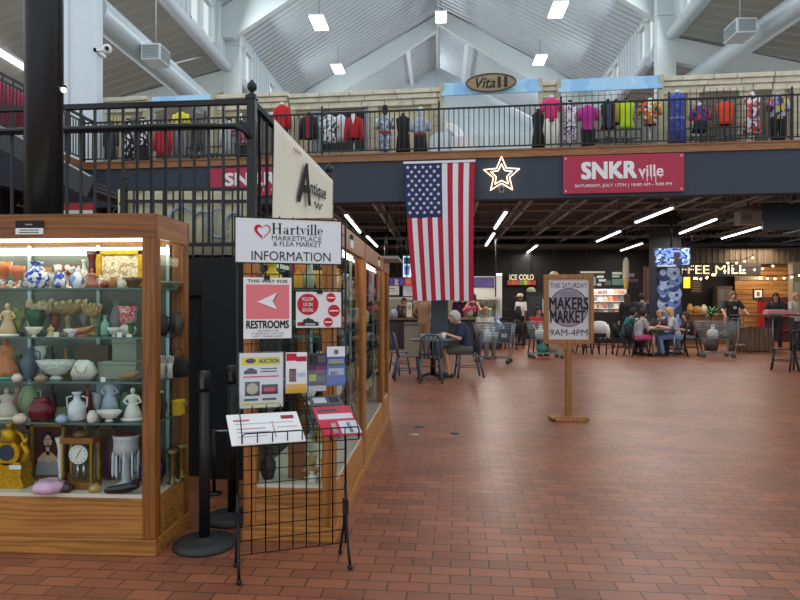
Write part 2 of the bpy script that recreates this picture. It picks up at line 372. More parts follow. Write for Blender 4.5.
# side gallery on the left, coming towards the viewer
cx, cy, _ = bpt(PXL, 0)
mb = MB(); mb.box(cx - .3, cx, 9, cy + .2, 3.93, 4.92); struct(mb.build('wall_gallery', NAVYD))
mb = MB(); mb.box(cx - .3, cx + .05, 9, cy + .02, 4.92, 5.11); struct(mb.build('trim_6', wood((158, 108, 66), (118, 76, 42), 'y', .5)))
mb = MB(); mb.box(cx - 5, cx - .3, 9, cy + 10, 4.92, 5.1); struct(mb.build('floor_gallery', M((150, 140, 128), .8)))
mb = MB(); mb.box(cx - 3.2, cx - 3, 9, 30, 0, 4.9); struct(mb.build('wall_west', NAVYD))
# --- the dark lower hall behind: deck, joists, walls
DECK = M((84, 76, 72), .9)
mb = MB(); strip(mb, PXL - 60, 1000, .36, 14.5, 4.78, 4.9); struct(mb.build('ceiling_deck', DECK))
JO = M((168, 172, 172), .6); mb = MB()
for i in range(22):
    x = -13 + i * 1.4; y0 = BY0 + SH * x + .5; mb.box(x - .035, x + .035, y0, 28.6, 4.10, 4.15); mb.box(x - .035, x + .035, y0, 28.6, 4.46, 4.52)
    k = y0
    for j in range(22): q = y0 + j * .6; mb.bar((x, q, 4.15), (x, q + .3, 4.46), .010, .010); mb.bar((x, q + .3, 4.46), (x, q + .6, 4.15), .010, .010)
struct(mb.build('trim_7', JO))
mb = MB()
for y in (19.6, 23.4, 26.6): mb.box(-13, 17, y, y + .1, 4.52, 4.78); mb.box(-13, 17, y - .08, y + .18, 4.49, 4.52)
mb.box(-13, 17, 24.9, 25.05, 3.98, 4.08)
for y in (18, 21.5): mb.tube((-13, y, 4.04), (17, y, 4.04), .03, 8)
struct(mb.build('trim_8', M((120, 116, 112), .7)))
BACKY = 28.6
def backwall():
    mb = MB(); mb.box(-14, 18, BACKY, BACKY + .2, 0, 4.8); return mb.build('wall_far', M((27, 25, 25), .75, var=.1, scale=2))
struct(backwall())
mb = MB(); mb.box(-13, 17, BACKY - 1.2, BACKY, 3.86, 4.0); struct(mb.build('trim_9', M((104, 98, 92), .7)))
mb = MB(); mb.box(15.5, 15.7, 14, 29, 0, 4.8); struct(mb.build('wall_east', M((40, 38, 38), .8)))
# column below the balcony edge
a, b = W(431, 300, 15.9), W(448, 300, 15.9)
mb = MB(); mb.box(a.x, b.x, a.y, a.y + .42, 0, 4.8); mb.box(a.x - .04, b.x + .04, a.y - .04, a.y + .46, 0, .12); tag(mb.build('square_column', M((62, 72, 82), .6)), 'dark blue grey square column under the hanging flag', 'column')
# dark round pole in the foreground
p = AX(44, 4.35, 0); t = thing('steel_pole', 'thick dark round steel pole rising behind the left display cabinet', 'column', p)
MB().lathe([(.121, 0), (.121, 9)], n=32).build('shaft', M((40, 40, 42), .32, .5), t)
MB().lathe([(.2, 0), (.2, .03), (.14, .05)], n=24).build('base_plate', BLACK, t)
# ------------------------------------------------------------ railings on the balcony
def finial(mb, x, y, z, s=1.0): mb.lathe([(.0, 0), (.03 * s, 0), (.03 * s, .015), (.018 * s, .03), (.03 * s, .05), (.036 * s, .075), (.03 * s, .1), (.012 * s, .118), (.008 * s, .135), (.0, .14)], (x, y, z), 10)
def railing(label, p0, p1, z, h=1.07, bal=.118, post0=True, post1=False, group=None, r=.011, mid=None, pw=.05):
    p0, p1 = Vector(p0), Vector(p1); L = (p1 - p0).length; rz = math.atan2(p1.y - p0.y, p1.x - p0.x)
    t = thing('guard_railing', label, 'railing', (p0.x, p0.y, z), rz, group)
    mb = MB(); mb.box(0, L, -.022, .022, h - .03, h + .01); mb.build('top_rail', RAIL, t)
    mbx(0, L, -.015, .015, .09, .12).build('bottom_rail', RAIL, t)
    if mid: mbx(0, L, -.018, .018, h - mid - .02, h - mid + .02).build('middle_rail', RAIL, t)
    mb = MB(); n = max(2, int(L / bal))
    for i in range(1, n): x = L * i / n; mb.box(x - r, x + r, -r, r, .1, h - .02)
    b = mb.build('balusters', RAIL, t)
    for ok, x in ((post0, 0), (post1, L)):
        if ok:
            mb = MB(); mb.box(x - pw / 2, x + pw / 2, -pw / 2, pw / 2, 0, h + .06); finial(mb, x, 0, h + .06, pw / .05 * .8); mb.build('post', RAIL, t)
    return t
secs = [(PXL, 'first section of black balcony railing, against the big white column'), (205, 'black balcony railing section in front of the low wooden rack at left'), (322, 'black balcony railing section in front of the floral blouse and grey jumpsuit'),
        (439, 'black balcony railing section in front of the pale ribbed wall under the oval sign'), (561, 'black balcony railing section in front of the lime and magenta tops'), (669, 'black balcony railing section in front of the long blue dress and orange top')]
ends = [s[0] for s in secs] + [792]
for i, (px, lb) in enumerate(secs):
    a, b = bpt(px, .06), bpt(ends[i + 1], .06); railing(lb, (a[0], a[1], 0), (b[0], b[1], 0), 5.11, group='balcony railing sections', post1=(i == 5))
a, b = bpt(792, .06), bpt(860, .06); railing('last black balcony railing section, at the right edge of the picture', (a[0], a[1], 0), (b[0], b[1], 0), 5.11, group='balcony railing sections', post0=False)
railing('black railing of the side gallery running towards the viewer at upper left', (cx + .02, cy - .05, 0), (cx + .02, 9.2, 0), 5.11)

# ------------------------------------------------------------ stair landing behind the cabinets
ZL1 = 1.76
A = AX(252, 5.0, ZL1); rzL = SH * .5
xl = -7.5
mb = MB(); mb.box(xl, A.x + .02, A.y, 7.9, ZL1 - .3, ZL1); mb.box(xl, A.x, A.y + .04, 7.9, 0, ZL1 - .3); mb.box(A.x, -.98, 6.0, 7.9, 0, 1.3)
struct(mb.build('wall_landing', M((24, 26, 31), .85)))
t = railing('black guard railing of the stair landing behind the left cabinet, nearest in the picture', (xl, A.y + .2, 0), (A.x, A.y + .02, 0), ZL1, h=1.25, mid=.2, post0=False, post1=False, r=.009)
mb = MB(); mb.box(-.033, .033, -.033, .033, 0, 1.28); mb.box(-.041, .041, -.041, .041, 1.25, 1.28); mb.lathe([(0, 1.28), (.033, 1.28), (.033, 1.29), (.015, 1.3), (.015, 1.31), (.034, 1.33), (.04, 1.352), (.034, 1.375), (.015, 1.392), (.01, 1.405), (0, 1.41)], n=14)
tag(mb.build('newel_post', RAIL, None, (A.x, A.y, ZL1)), 'black square newel post with a ball finial above the information cabinet', 'post')
# handrail with the down-curved end in front of the balusters
o = MB().path([(xl, A.y + .12, 2.80), (A.x - .5, A.y - .06, 2.795), (A.x - .12, A.y - .05, 2.79), (A.x - .04, A.y - .05, 2.75), (A.x - .01, A.y - .03, 2.70)], .022, 8).build('handrail', RAIL); tag(o, 'black tubular handrail on the landing railing, curved down at its right end', 'handrail')
# flight with the cloth banner
B = AX(329, 6.6, 0); zA, zB = 2.985, H + (VY - 182) * 6.6 / F
t = thing('stair_railing', 'black sloping stair railing carrying the cream cloth banner', 'railing', (A.x, A.y, 0)); v = Vector((B.x - A.x, B.y - A.y, 0))
mb = MB(); mb.bar((0, 0, zA), v + Vector((0, 0, zB)), .05, .045); mb.build('top_rail', RAIL, t)
mb = MB()
for i in range(1, 13): f = i / 13; q = v * f; zt = zA + (zB - zA) * f; mb.box(q.x - .011, q.x + .011, q.y - .011, q.y + .011, zt - 1.1, zt)
mb.build('balusters', RAIL, t)
mb = MB(); mb.box(v.x - .04, v.x + .04, v.y - .04, v.y + .04, zB - 1.3, zB + .06); finial(mb, v.x, v.y, zB + .06, 1.2); mb.build('post', RAIL, t)
mb = MB(); mb.bar((0, 0, zA - 1.12), v + Vector((0, 0, zB - 1.12)), .04, .04); mb.build('bottom_rail', RAIL, t)
mb = MB()
for i in range(3): f0, f1 = i / 3, (i + 1) / 3; zt = ZL1 - .16 * (i + 1); q = A + v * ((f0 + f1) / 2); mb.box(q.x - .45, q.x + .05, q.y - .3, q.y + .3, 0, zt)
struct(mb.build('wall_stair', M((26, 28, 33), .85)))
# banner cloth
CLOTH = M((226, 220, 204), .9, var=.05, scale=3)
vn = v.normalized(); nrm = Vector((vn.y, -vn.x, 0)); nrm = nrm if nrm.y < 0 else -nrm
t = thing('cloth_banner', 'cream cloth banner with black lettering hung on the sloping stair rail', 'banner', (A.x, A.y, 0))
rz = math.atan2(vn.y, vn.x); t.rotation_euler = (0, 0, rz); Lb = v.length
mb = MB(); mb.smooth = True; nu, nv = 24, 14; f0, f1 = .17, .985
grid = []
for i in range(nu + 1):
    f = f0 + (f1 - f0) * i / nu; zt = zA + (zB - zA) * f - .0; zb_ = zA - 1.0 + (zB - zA) * f * .6
    for j in range(nv + 1): w = j / nv; grid.append((Lb * f, -.055 - .02 * math.sin(f * 17 + w * 2.2) * w, zt + (zb_ - zt) * w))
mb.vs(grid)
for i in range(nu):
    for j in range(nv): k = i * (nv + 1) + j; mb.face([k, k + 1, k + nv + 2, k + nv + 1])
o = mb.build('cloth', CLOTH, t); sd = o.modifiers.new('thick', 'SOLIDIFY'); sd.thickness = .004
text('A', Lb * .17, .36, INK, t, Lb * .50, 2.50, y=-.085, bold=.03, shear=.2)
text('ntique', Lb * .24, .15, INK, t, Lb * .70, 2.47, y=-.085, bold=.02, shear=.2)
MB().path([(Lb * .36 + i * .012, -.085, 2.75 + .018 * math.sin(i * 1.3)) for i in range(14)], .003, 5).build('script_line', M((110, 106, 100), .8), t)
MB().path([(Lb * .64 + i * .014, -.085, 2.34 + .03 * math.sin(i * 1.1)) for i in range(15)], .005, 5).build('script_line', M((80, 76, 72), .8), t)
# far side of the landing: finer railing, post and the second cloth
a, b = AX(124, 8.0, 0), AX(262, 8.0, 0)
railing('thin black railing on the far side of the stair landing, before the cream cloth', a, b, 1.76, h=1.10, mid=.165, post0=True, r=.009, pw=.07)
p0, p1 = AX(124, 8.0, 2.72), AX(92, 9.0, 2.25)
o = MB().tube(p0, p1, .025, 8).tube(p0 - Vector((0, 0, .13)), p1 - Vector((0, 0, .13)), .02, 8).build('stair_handrail', RAIL); tag(o, 'pair of black sloping handrails left of the thin far landing railing', 'handrail')
a, b = AX(118, 8.07, 0), AX(249, 8.07, 0); Lc = (b - a).length
t = thing('cloth_banner', 'cream cloth with faint blue lettering seen from behind, hung low behind the thin landing railing', 'banner', (a.x, a.y, 0), math.atan2(b.y - a.y, b.x - a.x))
mb = MB(); mb.smooth = True; n = 40
mb.vs([(Lc * i / n, .03 * math.sin(i * .7), z) for i in range(n + 1) for z in (2.02, 2.45, 2.86)])
for i in range(n):
    for j in range(2): k = i * 3 + j; mb.face([k, k + 3, k + 4, k + 1])
o = mb.build('cloth', M((222, 212, 180), .9, var=.06, scale=2), t); sd = o.modifiers.new('thick', 'SOLIDIFY'); sd.thickness = .004
for x0, r_, a0, a1 in ((.50, .17, .3, 4.6), (.66, .13, -1.2, 3.4), (.78, .15, 1.2, 5.6), (.90, .11, -.6, 3.8)): MB().path([(Lc * x0 + r_ * math.cos(a0 + (a1 - a0) * i / 14), -.06, 2.42 + r_ * 1.2 * math.sin(a0 + (a1 - a0) * i / 14)) for i in range(15)], [.008 + .014 * math.sin(PI * i / 14) for i in range(15)], 6).build('pale_lettering', M((150, 162, 184), .9), t)
# upper flight to the gallery at left
mb = MB(); p, q = Vector((-7.4, 11.2, 3.35)), Vector((-5.2, 8.6, 1.95))
t = thing('stair_flight', 'dark stair flight climbing left from the landing to the gallery', 'stairs', (0, 0, 0))
d = (q - p); side = Vector((d.y, -d.x, 0)).normalized(); n = 9; st = MB(); se = MB()
p, q = AX(-60, 9.6, 4.45), AX(92, 9.0, 3.05); d = q - p; side = Vector((0, 1, 0))
for i in range(n):
    c = p + d * ((i + .5) / n); st.box(c.x - abs(d.x) / n * .55, c.x + abs(d.x) / n * .55, c.y + .05, c.y + 1.3, c.z - .12, c.z - .08)
st.build('treads', M((60, 62, 66), .6), t)
MB().bar(p, q, .05, .3).build('stringer', M((32, 35, 41), .5), t)
MB().bar(p + Vector((0, -.03, .16)), q + Vector((0, -.03, .16)), .03, .018).build('stringer_edge', M((150, 154, 158), .4, .5), t)
MB().bar(p + Vector((0, 0, .95)), q + Vector((0, 0, .95)), .045, .045).build('handrail', RAIL, t)
mb = MB()
for i in range(1, 14): c = p + d * (i / 14); mb.box(c.x - .011, c.x + .011, c.y - .011, c.y + .011, c.z + .1, c.z + .95)
mb.build('balusters', RAIL, t)
# small red sign low at left, seen over the cabinet
p, q = AX(58, 11.0, 0), AX(97, 11.0, 0)
t = thing('shop_sign', 'small red and white sign low behind the left cabinet top', 'sign', (p.x, p.y, 2.9)); wq = q.x - p.x
mbx(0, wq, 0, .03, 0, .26).build('board', M((176, 30, 44), .6), t); MB().tube((wq / 2, .05, -2.9), (wq / 2, .05, .2), .03).build('pole', BLACK, t); text('SHOPS', wq * .8, .12, WHITE, t, wq / 2, .1, y=-.004, bold=.01) if False else mbx(wq * .08, wq * .92, -.004, 0, .05, .13).build('white_band', WHITE, t)

# ------------------------------------------------------------ storefronts on the balcony
STONE = M((216, 210, 188), .85, var=.14, scale=5, bump=.4); STONED = M((188, 180, 156), .85, var=.16, scale=6, bump=.4)
BLUE = pmat([(150, 196, 232), (140, 190, 230), (164, 206, 236), (186, 220, 240)], 1.4, .7, 'noise')
def sf(px, off):
    x, y, Z = bpt(px, off); return x, y, Z
def stonefront(label, pxa, pxb, ytop, panels, pillars, cap=True, off=1.75, zt=None):
    xa, ya, Za = sf(pxa, off); xb, yb, Zb = sf(pxb, off); L = math.hypot(xb - xa, yb - ya)
    zt = zt or bz(ytop, (Za + Zb) / 2); hh = zt - BZ
    t = thing('storefront', label, 'storefront', (xa, ya, BZ), BTH)
    r = random.Random(pxa)
    mb = MB()                                       # rough stone cornice, in courses of uneven blocks
    z = hh
    for course, ov in ((.12, .16), (.13, .1), (.16, .04)):
        x = 0
        while x < L: w = min(r.uniform(.5, 1.2), L - x); j = r.uniform(-.015, .015); mb.box(x + .008, x + w - .004, -ov + j, .3, z - course + .006, z + j * .6); x += w
        z -= course
    mb.build('cornice', STONE, t, bevel=.012)
    for f0, f1 in panels: mbx(L * f0, L * f1, .1, .2, 0, hh - .41).build('wall_panel', M((206, 196, 164), .9, var=.08, scale=3), t)
    for f in pillars:
        mb = MB(); zz = 0
        while zz < hh - .42: b_ = min(.28, hh - .42 - zz); j = r.uniform(-.012, .012); mb.box(L * f - .14 + j, L * f + .14 + j, -.06, .2, zz + .006, zz + b_); zz += .28
        mb.build('pillar', STONED, t, bevel=.01)
    return t, L, hh
def bluefront(label, pxa, pxb, yt, yb_, off=1.6, pitch=True):
    xa, ya, Za = sf(pxa, off); xb, yb2, Zb = sf(pxb, off); L = math.hypot(xb - xa, yb2 - ya); Z = (Za + Zb) / 2
    t = thing('fascia_board', label, 'fascia', (xa, ya, 0), BTH)
    z0, z1 = bz(yb_, Z), bz(yt, Z)
    mb = MB(); n = mb.vs([(0, -.15, z0), (L, -.15, z0), (L, .0, z1), (0, .0, z1), (0, -.1, z0), (L, -.1, z0), (L, .06, z1), (0, .06, z1)])
    for q in ((0, 1, 2, 3), (7, 6, 5, 4), (4, 5, 1, 0), (3, 2, 6, 7), (1, 5, 6, 2), (4, 0, 3, 7)): mb.face([n + i for i in q])
    mb.build('board', BLUE, t)
    mbx(-.04, .06, -.1, .1, BZ, z1 - .02).build('post', STONED, t); mbx(L - .06, L + .04, -.1, .1, BZ, z1 - .02).build('post', STONED, t)
    return t, L, z0, z1
def gridpanel(label, pxa, pxb, yt, yb_, off, step=.16):
    xa, ya, Za = sf(pxa, off); xb, yb2, Zb = sf(pxb, off); L = math.hypot(xb - xa, yb2 - ya); Z = (Za + Zb) / 2; z0, z1 = max(BZ, bz(yb_, Z)), bz(yt, Z)
    mb = MB(); x = 0
    while x <= L: mb.box(x - .006, x + .006, -.006, .006, 0, z1 - z0); x += step
    z = 0
    while z <= z1 - z0: mb.box(0, L, -.006, .006, z - .006, z + .006); z += step
    o = mb.build('grid_panel', M((70, 70, 72), .4, .5), None, (xa, ya, z0), BTH); return tag(o, label, 'display grid')
t, L, hh = stonefront('beige stone storefront beside the big white column, topped by a rough cornice', 104, 149, 98.5, [(0, .35)], [.98])
mb = MB()
for i in range(7): mb.box(.1 + i * .1, .16 + i * .1, .02, .08, 1.35, hh - .5)
mb.build('slats', M((222, 208, 150), .7), t)
bluefront('pale blue sloping fascia above the red jacket at left', 150, 214, 95.5, 107)
stonefront('beige stone storefront behind the black newel post', 215, 289, 95, [(0, .3), (.8, 1)], [.05])
t, L, hh = stonefront('long beige stone storefront with a shuttered window behind the floral blouse', 290, 441, 92.5, [(0, .18), (.54, 1)], [.01, .56, .975])
mb = MB(); mb.box(L * .18, L * .54, -.12, .2, .42, .52); mb.build('window_sill', STONED, t)
mb = MB(); mb.box(L * .18, L * .54, .3, .4, .5, hh - .41); mb.build('dark_recess', M((60, 62, 66), .9), t)
for f in (.15, .5):
    mb = MB(); mb.box(L * f, L * f + .3, -.0, .06, .55, hh - .5)
    for k in range(14): mb.box(L * f + .03, L * f + .27, -.02, 0, .6 + k * .085, .64 + k * .085)
    mb.build('shutter', M((150, 164, 170), .6), t)
mb = MB(); mb.box(0, L, -.2, -.1, .32, .4); 
t, L, z0, z1 = bluefront('wide pale blue fascia carrying the oval shop sign', 442, 541, 81, 95.5)
# oval wooden sign
xs, ys, Zs = sf(491, 1.35); t = thing('oval_sign', 'oval brown wooden shop sign above the wide blue fascia', 'sign', (xs, ys, bz(82.5, Zs)), BTH)
a_ = 24.5 * Zs / F; mb = MB(); mb.disc(0, 0, a_, 0, .05, 40, a_ * .36); mb.build('board', wood((166, 148, 118), (120, 102, 76), 'x', .7), t)
mb = MB(); mb.path([(a_ * math.cos(i * PI / 24), -.0, a_ * .36 * math.sin(i * PI / 24)) for i in range(48)], .022, 6, closed=True); mb.build('rim', M((92, 78, 56), .7), t)
text('Vita', a_ * .78, a_ * .42, M((30, 26, 24), .8), t, -a_ * .22, 0, y=-.006, shear=.3, bold=.01); text('II', a_ * .36, a_ * .42, M((58, 46, 36), .8), t, a_ * .46, .0, y=-.006, bold=.03)
t, L, hh = stonefront('narrow stone pillar between the two blue fascias, behind the pink top', 541, 557, 83, [], [.5], zt=None)
bluefront('pale blue fascia above the lime, black and magenta tops', 558, 661, 77.5, 92)
gridpanel('black wire grid above and behind the lime and magenta tops', 560, 658, 92, 120, 1.3)
t, L, hh = stonefront('beige stone storefront at right behind the long blue dress and orange top', 660, 772, 76, [(.0, .06), (.72, .86)], [.04, .3, .76])
gridpanel('black wire grid behind the orange sleeveless top', 690, 748, 88, 150, 1.4)
stonefront('light rubble stone storefront at the far right end of the balcony', 773, 850, 72, [(0, 1)], [.06, .3])
# pale ribbed wall behind the opening, plus back panel of the shops
def ribwall(label, pxa, pxb, off, z1, col, name='partition'):
    xa, ya, Za = sf(pxa, off); xb, yb2, Zb = sf(pxb, off); L = math.hypot(xb - xa, yb2 - ya)
    mb = MB(); mb.box(0, L, 0, .1, 0, z1); x = .1
    while x < L: mb.box(x, x + .06, -.03, 0, 0, z1); x += .26
    return struct(mb.build('wall_' + name, col, None, (xa, ya, BZ), BTH))
ribwall('', 441, 545, 5.0, 1.75, M((214, 224, 226), .55), 'partition')
for pa_, pb_, c in ((104, 290, (120, 112, 100)), (340, 440, (190, 184, 164)), (556, 664, (150, 146, 140)), (664, 775, (120, 110, 100))):
    ribwall('', pa_, pb_, 3.4, 1.9, M(c, .8), 'shop')
xs, ys, Zs = sf(487, 4.8); tag(mbx(-.05, .05, 0, .08, 0, 1.72).build('white_post', WHITE, None, (xs, ys, BZ)), 'slim white post against the pale ribbed wall', 'post')

# ------------------------------------------------------------ garments
DKF = M((34, 34, 38), .85)
def figure(label, px, ysh, yhem, mat, sleeve=0, lower=None, lmat=None, head='stub', form=WHITE, wide=1.0, waist=.8, off=.75, cat='mannequin', group=None, flare=1.1, ylow=None, collar=None, openf=None, rot=0, name='dressed_mannequin', extra=None, belt=None):
    x, y, Z = bpt(px, off); zs = bz(ysh, Z) - BZ; zh = max(.03, bz(yhem, Z) - BZ)
    t = thing(name, label, cat, (x, y, BZ), BTH + rot, group); w = wide
    def torso(zh, k=1.0, o=0):
        T = zs - .62; R = []
        prof = [(zs + .03, .06, .055), (zs - .01, .12, .075), (zs - .05, .185, .085), (zs - .16, .17, .11), (zs - .28, .16, .115), (zs - .42, .135 * waist / .8, .095), (zs - .56, .165, .115)]
        prof = [q for q in prof if q[0] > zh + .02]
        last = prof[-1]; prof.append((zh, last[1] * (flare if zh < zs - .5 else 1), last[2] * (flare if zh < zs - .5 else 1)))
        for z, rx, ry in prof: R.append([(rx * w * k * (1 + .0 * j) * math.cos(2 * PI * j / 18) * (1 + (.05 * math.cos(5 * 2 * PI * j / 18) if z < zs - .5 else 0)), ry * k * math.sin(2 * PI * j / 18), z) for j in range(18)])
        return R
    mb = MB(); mb.rings(torso(max(zh, zs - .6), .93)); mb.lathe([(.05, zs), (.05, zs + .09), (.0, zs + .1)] if head == 'stub' else [(.045, zs), (.045, zs + .07), (.07, zs + .12), (.085, zs + .2), (.07, zs + .29), (0, zs + .32)], n=12, sx=.9)
    mb.build('torso_form', form, t)
    mb = MB().rings(torso(zh))
    for s in (-1, 1):
        if sleeve: 
            ln = {1: .26, 2: .56}[sleeve]; p = Vector((s * .165 * w, 0, zs - .06)); q = p + Vector((s * .055, -.03, -ln)); mb.path([p, (p + q) / 2 + Vector((s * .012, 0, 0)), q], [.068, .06, .056], 10)
    mb.build('garment', mat, t)
    if collar: MB().prism([(-.07, zs + .02), (0, zs - .22), (.07, zs + .02), (.03, zs + .05), (-.03, zs + .05)], -.125, -.095).build('collar', collar, t)
    if openf: mbx(-.045, .045, -.125, -.1, zh, zs - .02).build('inner_top', openf, t)
    if belt: MB().lathe([(.16 * w, zs - .45), (.163 * w, zs - .43), (.16 * w, zs - .38)], n=18, sy=.75).build('belt', belt, t)
    zl = .06 if ylow is None else max(.04, bz(ylow, Z) - BZ)
    if lower == 'pants':
        mb = MB()
        for s in (-1, 1): mb.path([(s * .08, 0, zh + .06), (s * .085, 0, (zh + zl) / 2), (s * .085, 0, zl)], [.095, .08, .07], 10)
        mb.build('trousers', lmat, t)
    elif lower == 'skirt': MB().lathe([(.14, zh + .08), (.17, (zh + zl) / 2), (.19, zl)], n=16, sy=.8).build('skirt', lmat, t)
    MB().tube((0, 0, .02), (0, 0, max(.1, zs - .5)), .014, 6).lathe([(.15, 0), (.15, .015), (.02, .03)], n=14).build('stand', CHROME if form == WHITE else BLACK, t)
    return t
RJ = M((200, 22, 40), .75, var=.1); PK = M((228, 50, 128), .75, var=.08); MG = M((196, 40, 150), .75, var=.1); LIME = M((190, 220, 20), .7, var=.08); OR = M((232, 72, 36), .75, var=.14)
BLK = M((26, 26, 30), .8); LACE = pmat([(50, 72, 168), (70, 94, 190), (40, 58, 150), (96, 116, 200)], 40)
SPOT = pmat([(24, 24, 30), (240, 240, 240), (24, 24, 30)], 16); FLW = pmat([(240, 236, 240), (110, 70, 130), (236, 232, 240), (210, 196, 216)], 18); FLB = pmat([(236, 236, 238), (180, 184, 190), (236, 236, 238), (70, 76, 90)], 14)
JUMP = pmat([(150, 158, 172), (96, 104, 124), (196, 202, 212)], 22); MULTI = pmat([(236, 120, 30), (90, 170, 60), (240, 240, 230), (230, 90, 40), (70, 60, 130), (240, 190, 50)], 13); PURP = pmat([(110, 60, 120), (70, 60, 140), (190, 60, 90), (50, 40, 80)], 12)
RWB = pmat([(220, 70, 60), (236, 232, 236), (70, 80, 150), (230, 120, 110), (240, 240, 240)], 12); TEE = pmat([(120, 150, 220), (60, 60, 80), (210, 190, 90), (200, 70, 70), (170, 190, 230)], 9); PRT = pmat([(60, 56, 66), (214, 90, 110), (40, 38, 44), (180, 180, 184)], 13)
G = 'dressed mannequins along the balcony'
figure('dark grey coat on a stand next to the big white column', 111, 124, 159, M((70, 74, 82), .8), 2, wide=.9, off=1.0, form=DKF, group=G)
figure('black and white spotted dress with blue edge at left on the balcony', 128, 122, 160, SPOT, 0, off=1.2, form=DKF, group=G, lower='skirt', lmat=M((40, 60, 120), .8), ylow=161)
figure('second black and white spotted outfit, right beside the blue-edged one', 143, 121, 146, SPOT, 1, 'skirt', BLK, off=1.2, form=DKF, group=G)
figure('bright red long jacket on a stand under the pale blue fascia at left', 163, 128, 156, RJ, 2, off=.8, form=DKF, group=G, wide=1.05)
figure('bright yellow short top raised under the pale blue fascia', 181, 113, 130, M((226, 216, 40), .7), 1, 'skirt', M((120, 124, 130), .8), off=1.2, form=DKF, group=G)
figure('charcoal dress behind the low wooden rack at left', 197, 122, 150, M((66, 68, 74), .8), 0, off=1.4, form=DKF, group=G)
figure('pale grey long cardigan left of the black newel post', 229, 122, 156, M((186, 194, 200), .8), 2, off=1.1, form=DKF, group=G, wide=.9)
figure('dark top with pink pattern over black trousers beside the newel post', 241, 124, 146, PRT, 1, 'pants', BLK, off=.8, form=DKF, group=G)
figure('red zipped jacket above dark trousers, hanging high left of the cream banner', 282, 106, 129, RJ, 2, 'pants', M((40, 42, 50), .8), off=.95, group=G, wide=1.0, ylow=152)
figure('black open jacket over a red top, in the shuttered window', 309, 116, 139, M((30, 30, 36), .8), 2, off=.9, form=DKF, group=G, openf=M((170, 30, 50), .8), wide=1.0)
figure('white blouse with grey floral print beside the shutter', 329, 116, 143, FLB, 1, off=.9, form=DKF, group=G)
figure('plain white long blouse right of the floral one', 341, 116, 141, M((226, 228, 232), .8), 0, off=1.25, form=DKF, group=G, wide=.8)
figure('red jacket with a white collar in the shuttered window', 354, 117, 139, RJ, 2, off=.85, form=WHITE, group=G, collar=WHITE)
figure('grey patterned jumpsuit with a red belt', 385, 117, 136, JUMP, 1, 'pants', JUMP, head='head', off=.7, form=DKF, group=G, belt=M((176, 40, 60), .7))
figure('long black dress with two white brooches', 403, 117, 153, BLK, 0, off=.7, form=DKF, group=G, flare=1.15)
figure('blue grey wrap top with red band over a black skirt, left of the white plinth', 420.5, 119, 134, M((170, 186, 204), .7, var=.2, scale=16), 1, 'skirt', BLK, head='head', off=.7, group=G, belt=M((160, 40, 60), .8), form=M((190, 204, 216), .5))
figure('black ruffled sleeveless dress left of the pink top', 538, 113, 148, BLK, 0, off=.8, form=DKF, group=G, flare=1.2, wide=.85)
figure('bright pink short sleeved top over white trousers with a yellow hem', 551.5, 99, 122, PK, 1, 'pants', M((236, 234, 226), .8), off=.6, group=G)
figure('white sleeveless dress scattered with purple flowers', 570, 104, 144, FLW, 0, off=.6, form=DKF, group=G, flare=1.2, wide=.9)
figure('magenta short sleeved tunic', 588, 107, 131, MG, 1, 'pants', BLK, off=.6, group=G)
figure('black vest with yellow sides over the plant rack', 608, 103, 129, BLK, 0, off=.9, form=DKF, group=G, openf=M((70, 80, 110), .8), belt=None)
figure('mustard yellow shirt half hidden behind the black vest', 616, 103, 124, M((196, 160, 50), .8), 0, off=1.25, form=DKF, group=G, wide=.8)
figure('lime green sleeveless tunic', 626.5, 102, 129, LIME, 0, off=.75, form=DKF, group=G, wide=1.05)
figure('loose top printed with orange, green and purple shapes', 650, 102, 125, MULTI, 1, off=.7, group=G, wide=1.1)
figure('long blue lace dress reaching the balcony floor', 677, 94, 143, LACE, 0, off=.45, group=G, flare=1.15)
figure('purple and red patterned blouse over the planter', 700, 107, 125, PURP, 1, 'skirt', BLK, off=.9, group=G, ylow=132)
figure('orange red sleeveless top over the planter', 725, 103, 125, OR, 0, off=.75, form=DKF, group=G, wide=1.15)
figure('red, white and blue printed sleeveless dress near the right end', 752, 96, 134, RWB, 0, off=.6, group=G, flare=1.25)
figure('blue printed T-shirt over black trousers at the right end', 778, 98, 120, TEE, 1, 'pants', BLK, off=.6, group=G)
# shoes, plinths and racks on the balcony floor
def rack(label, pxa, pxb, yt, off=.5):
    xa, ya, Za = sf(pxa, off); xb, yb2, Zb = sf(pxb, off); L = math.hypot(xb - xa, yb2 - ya); zt = bz(yt, Za) - BZ
    t = thing('planter_rack', label, 'rack', (xa, ya, BZ), BTH)
    mb = MB(); mb.box(0, L, 0, .4, .12, .16); mb.box(0, L, 0, .03, .02, .12); mb.build('tray', wood((104, 66, 46), (70, 42, 30), 'x'), t)
    mb = MB(); mb.box(0, L, 0, .025, zt - .03, zt); mb.box(0, L, 0, .025, zt * .55, zt * .55 + .02); n = int(L / .11)
    for i in range(n + 1): mb.box(L * i / n - .008, L * i / n + .008, 0, .02, .14, zt)
    mb.build('slatted_front', M((46, 44, 44), .6), t)
    mb = MB(); r = random.Random(pxa)
    for i in range(int(L / .12)): x = .06 + i * .12; mb.ball((x, .14 + r.uniform(0, .12), zt * .6), .055, .05, .06 + r.uniform(0, .04), 8, 5)
    o = mb.build('folded_goods', pmat([(120, 134, 130), (70, 84, 84), (160, 166, 160), (50, 60, 60)], 9), t)
rack('dark slatted rack of folded goods under the lime and black tops', 590, 641, 130)
rack('dark slatted rack of folded goods under the orange sleeveless top', 686, 746, 128)
rack('low wooden rack under the charcoal dress at left', 186, 222, 147, .7)
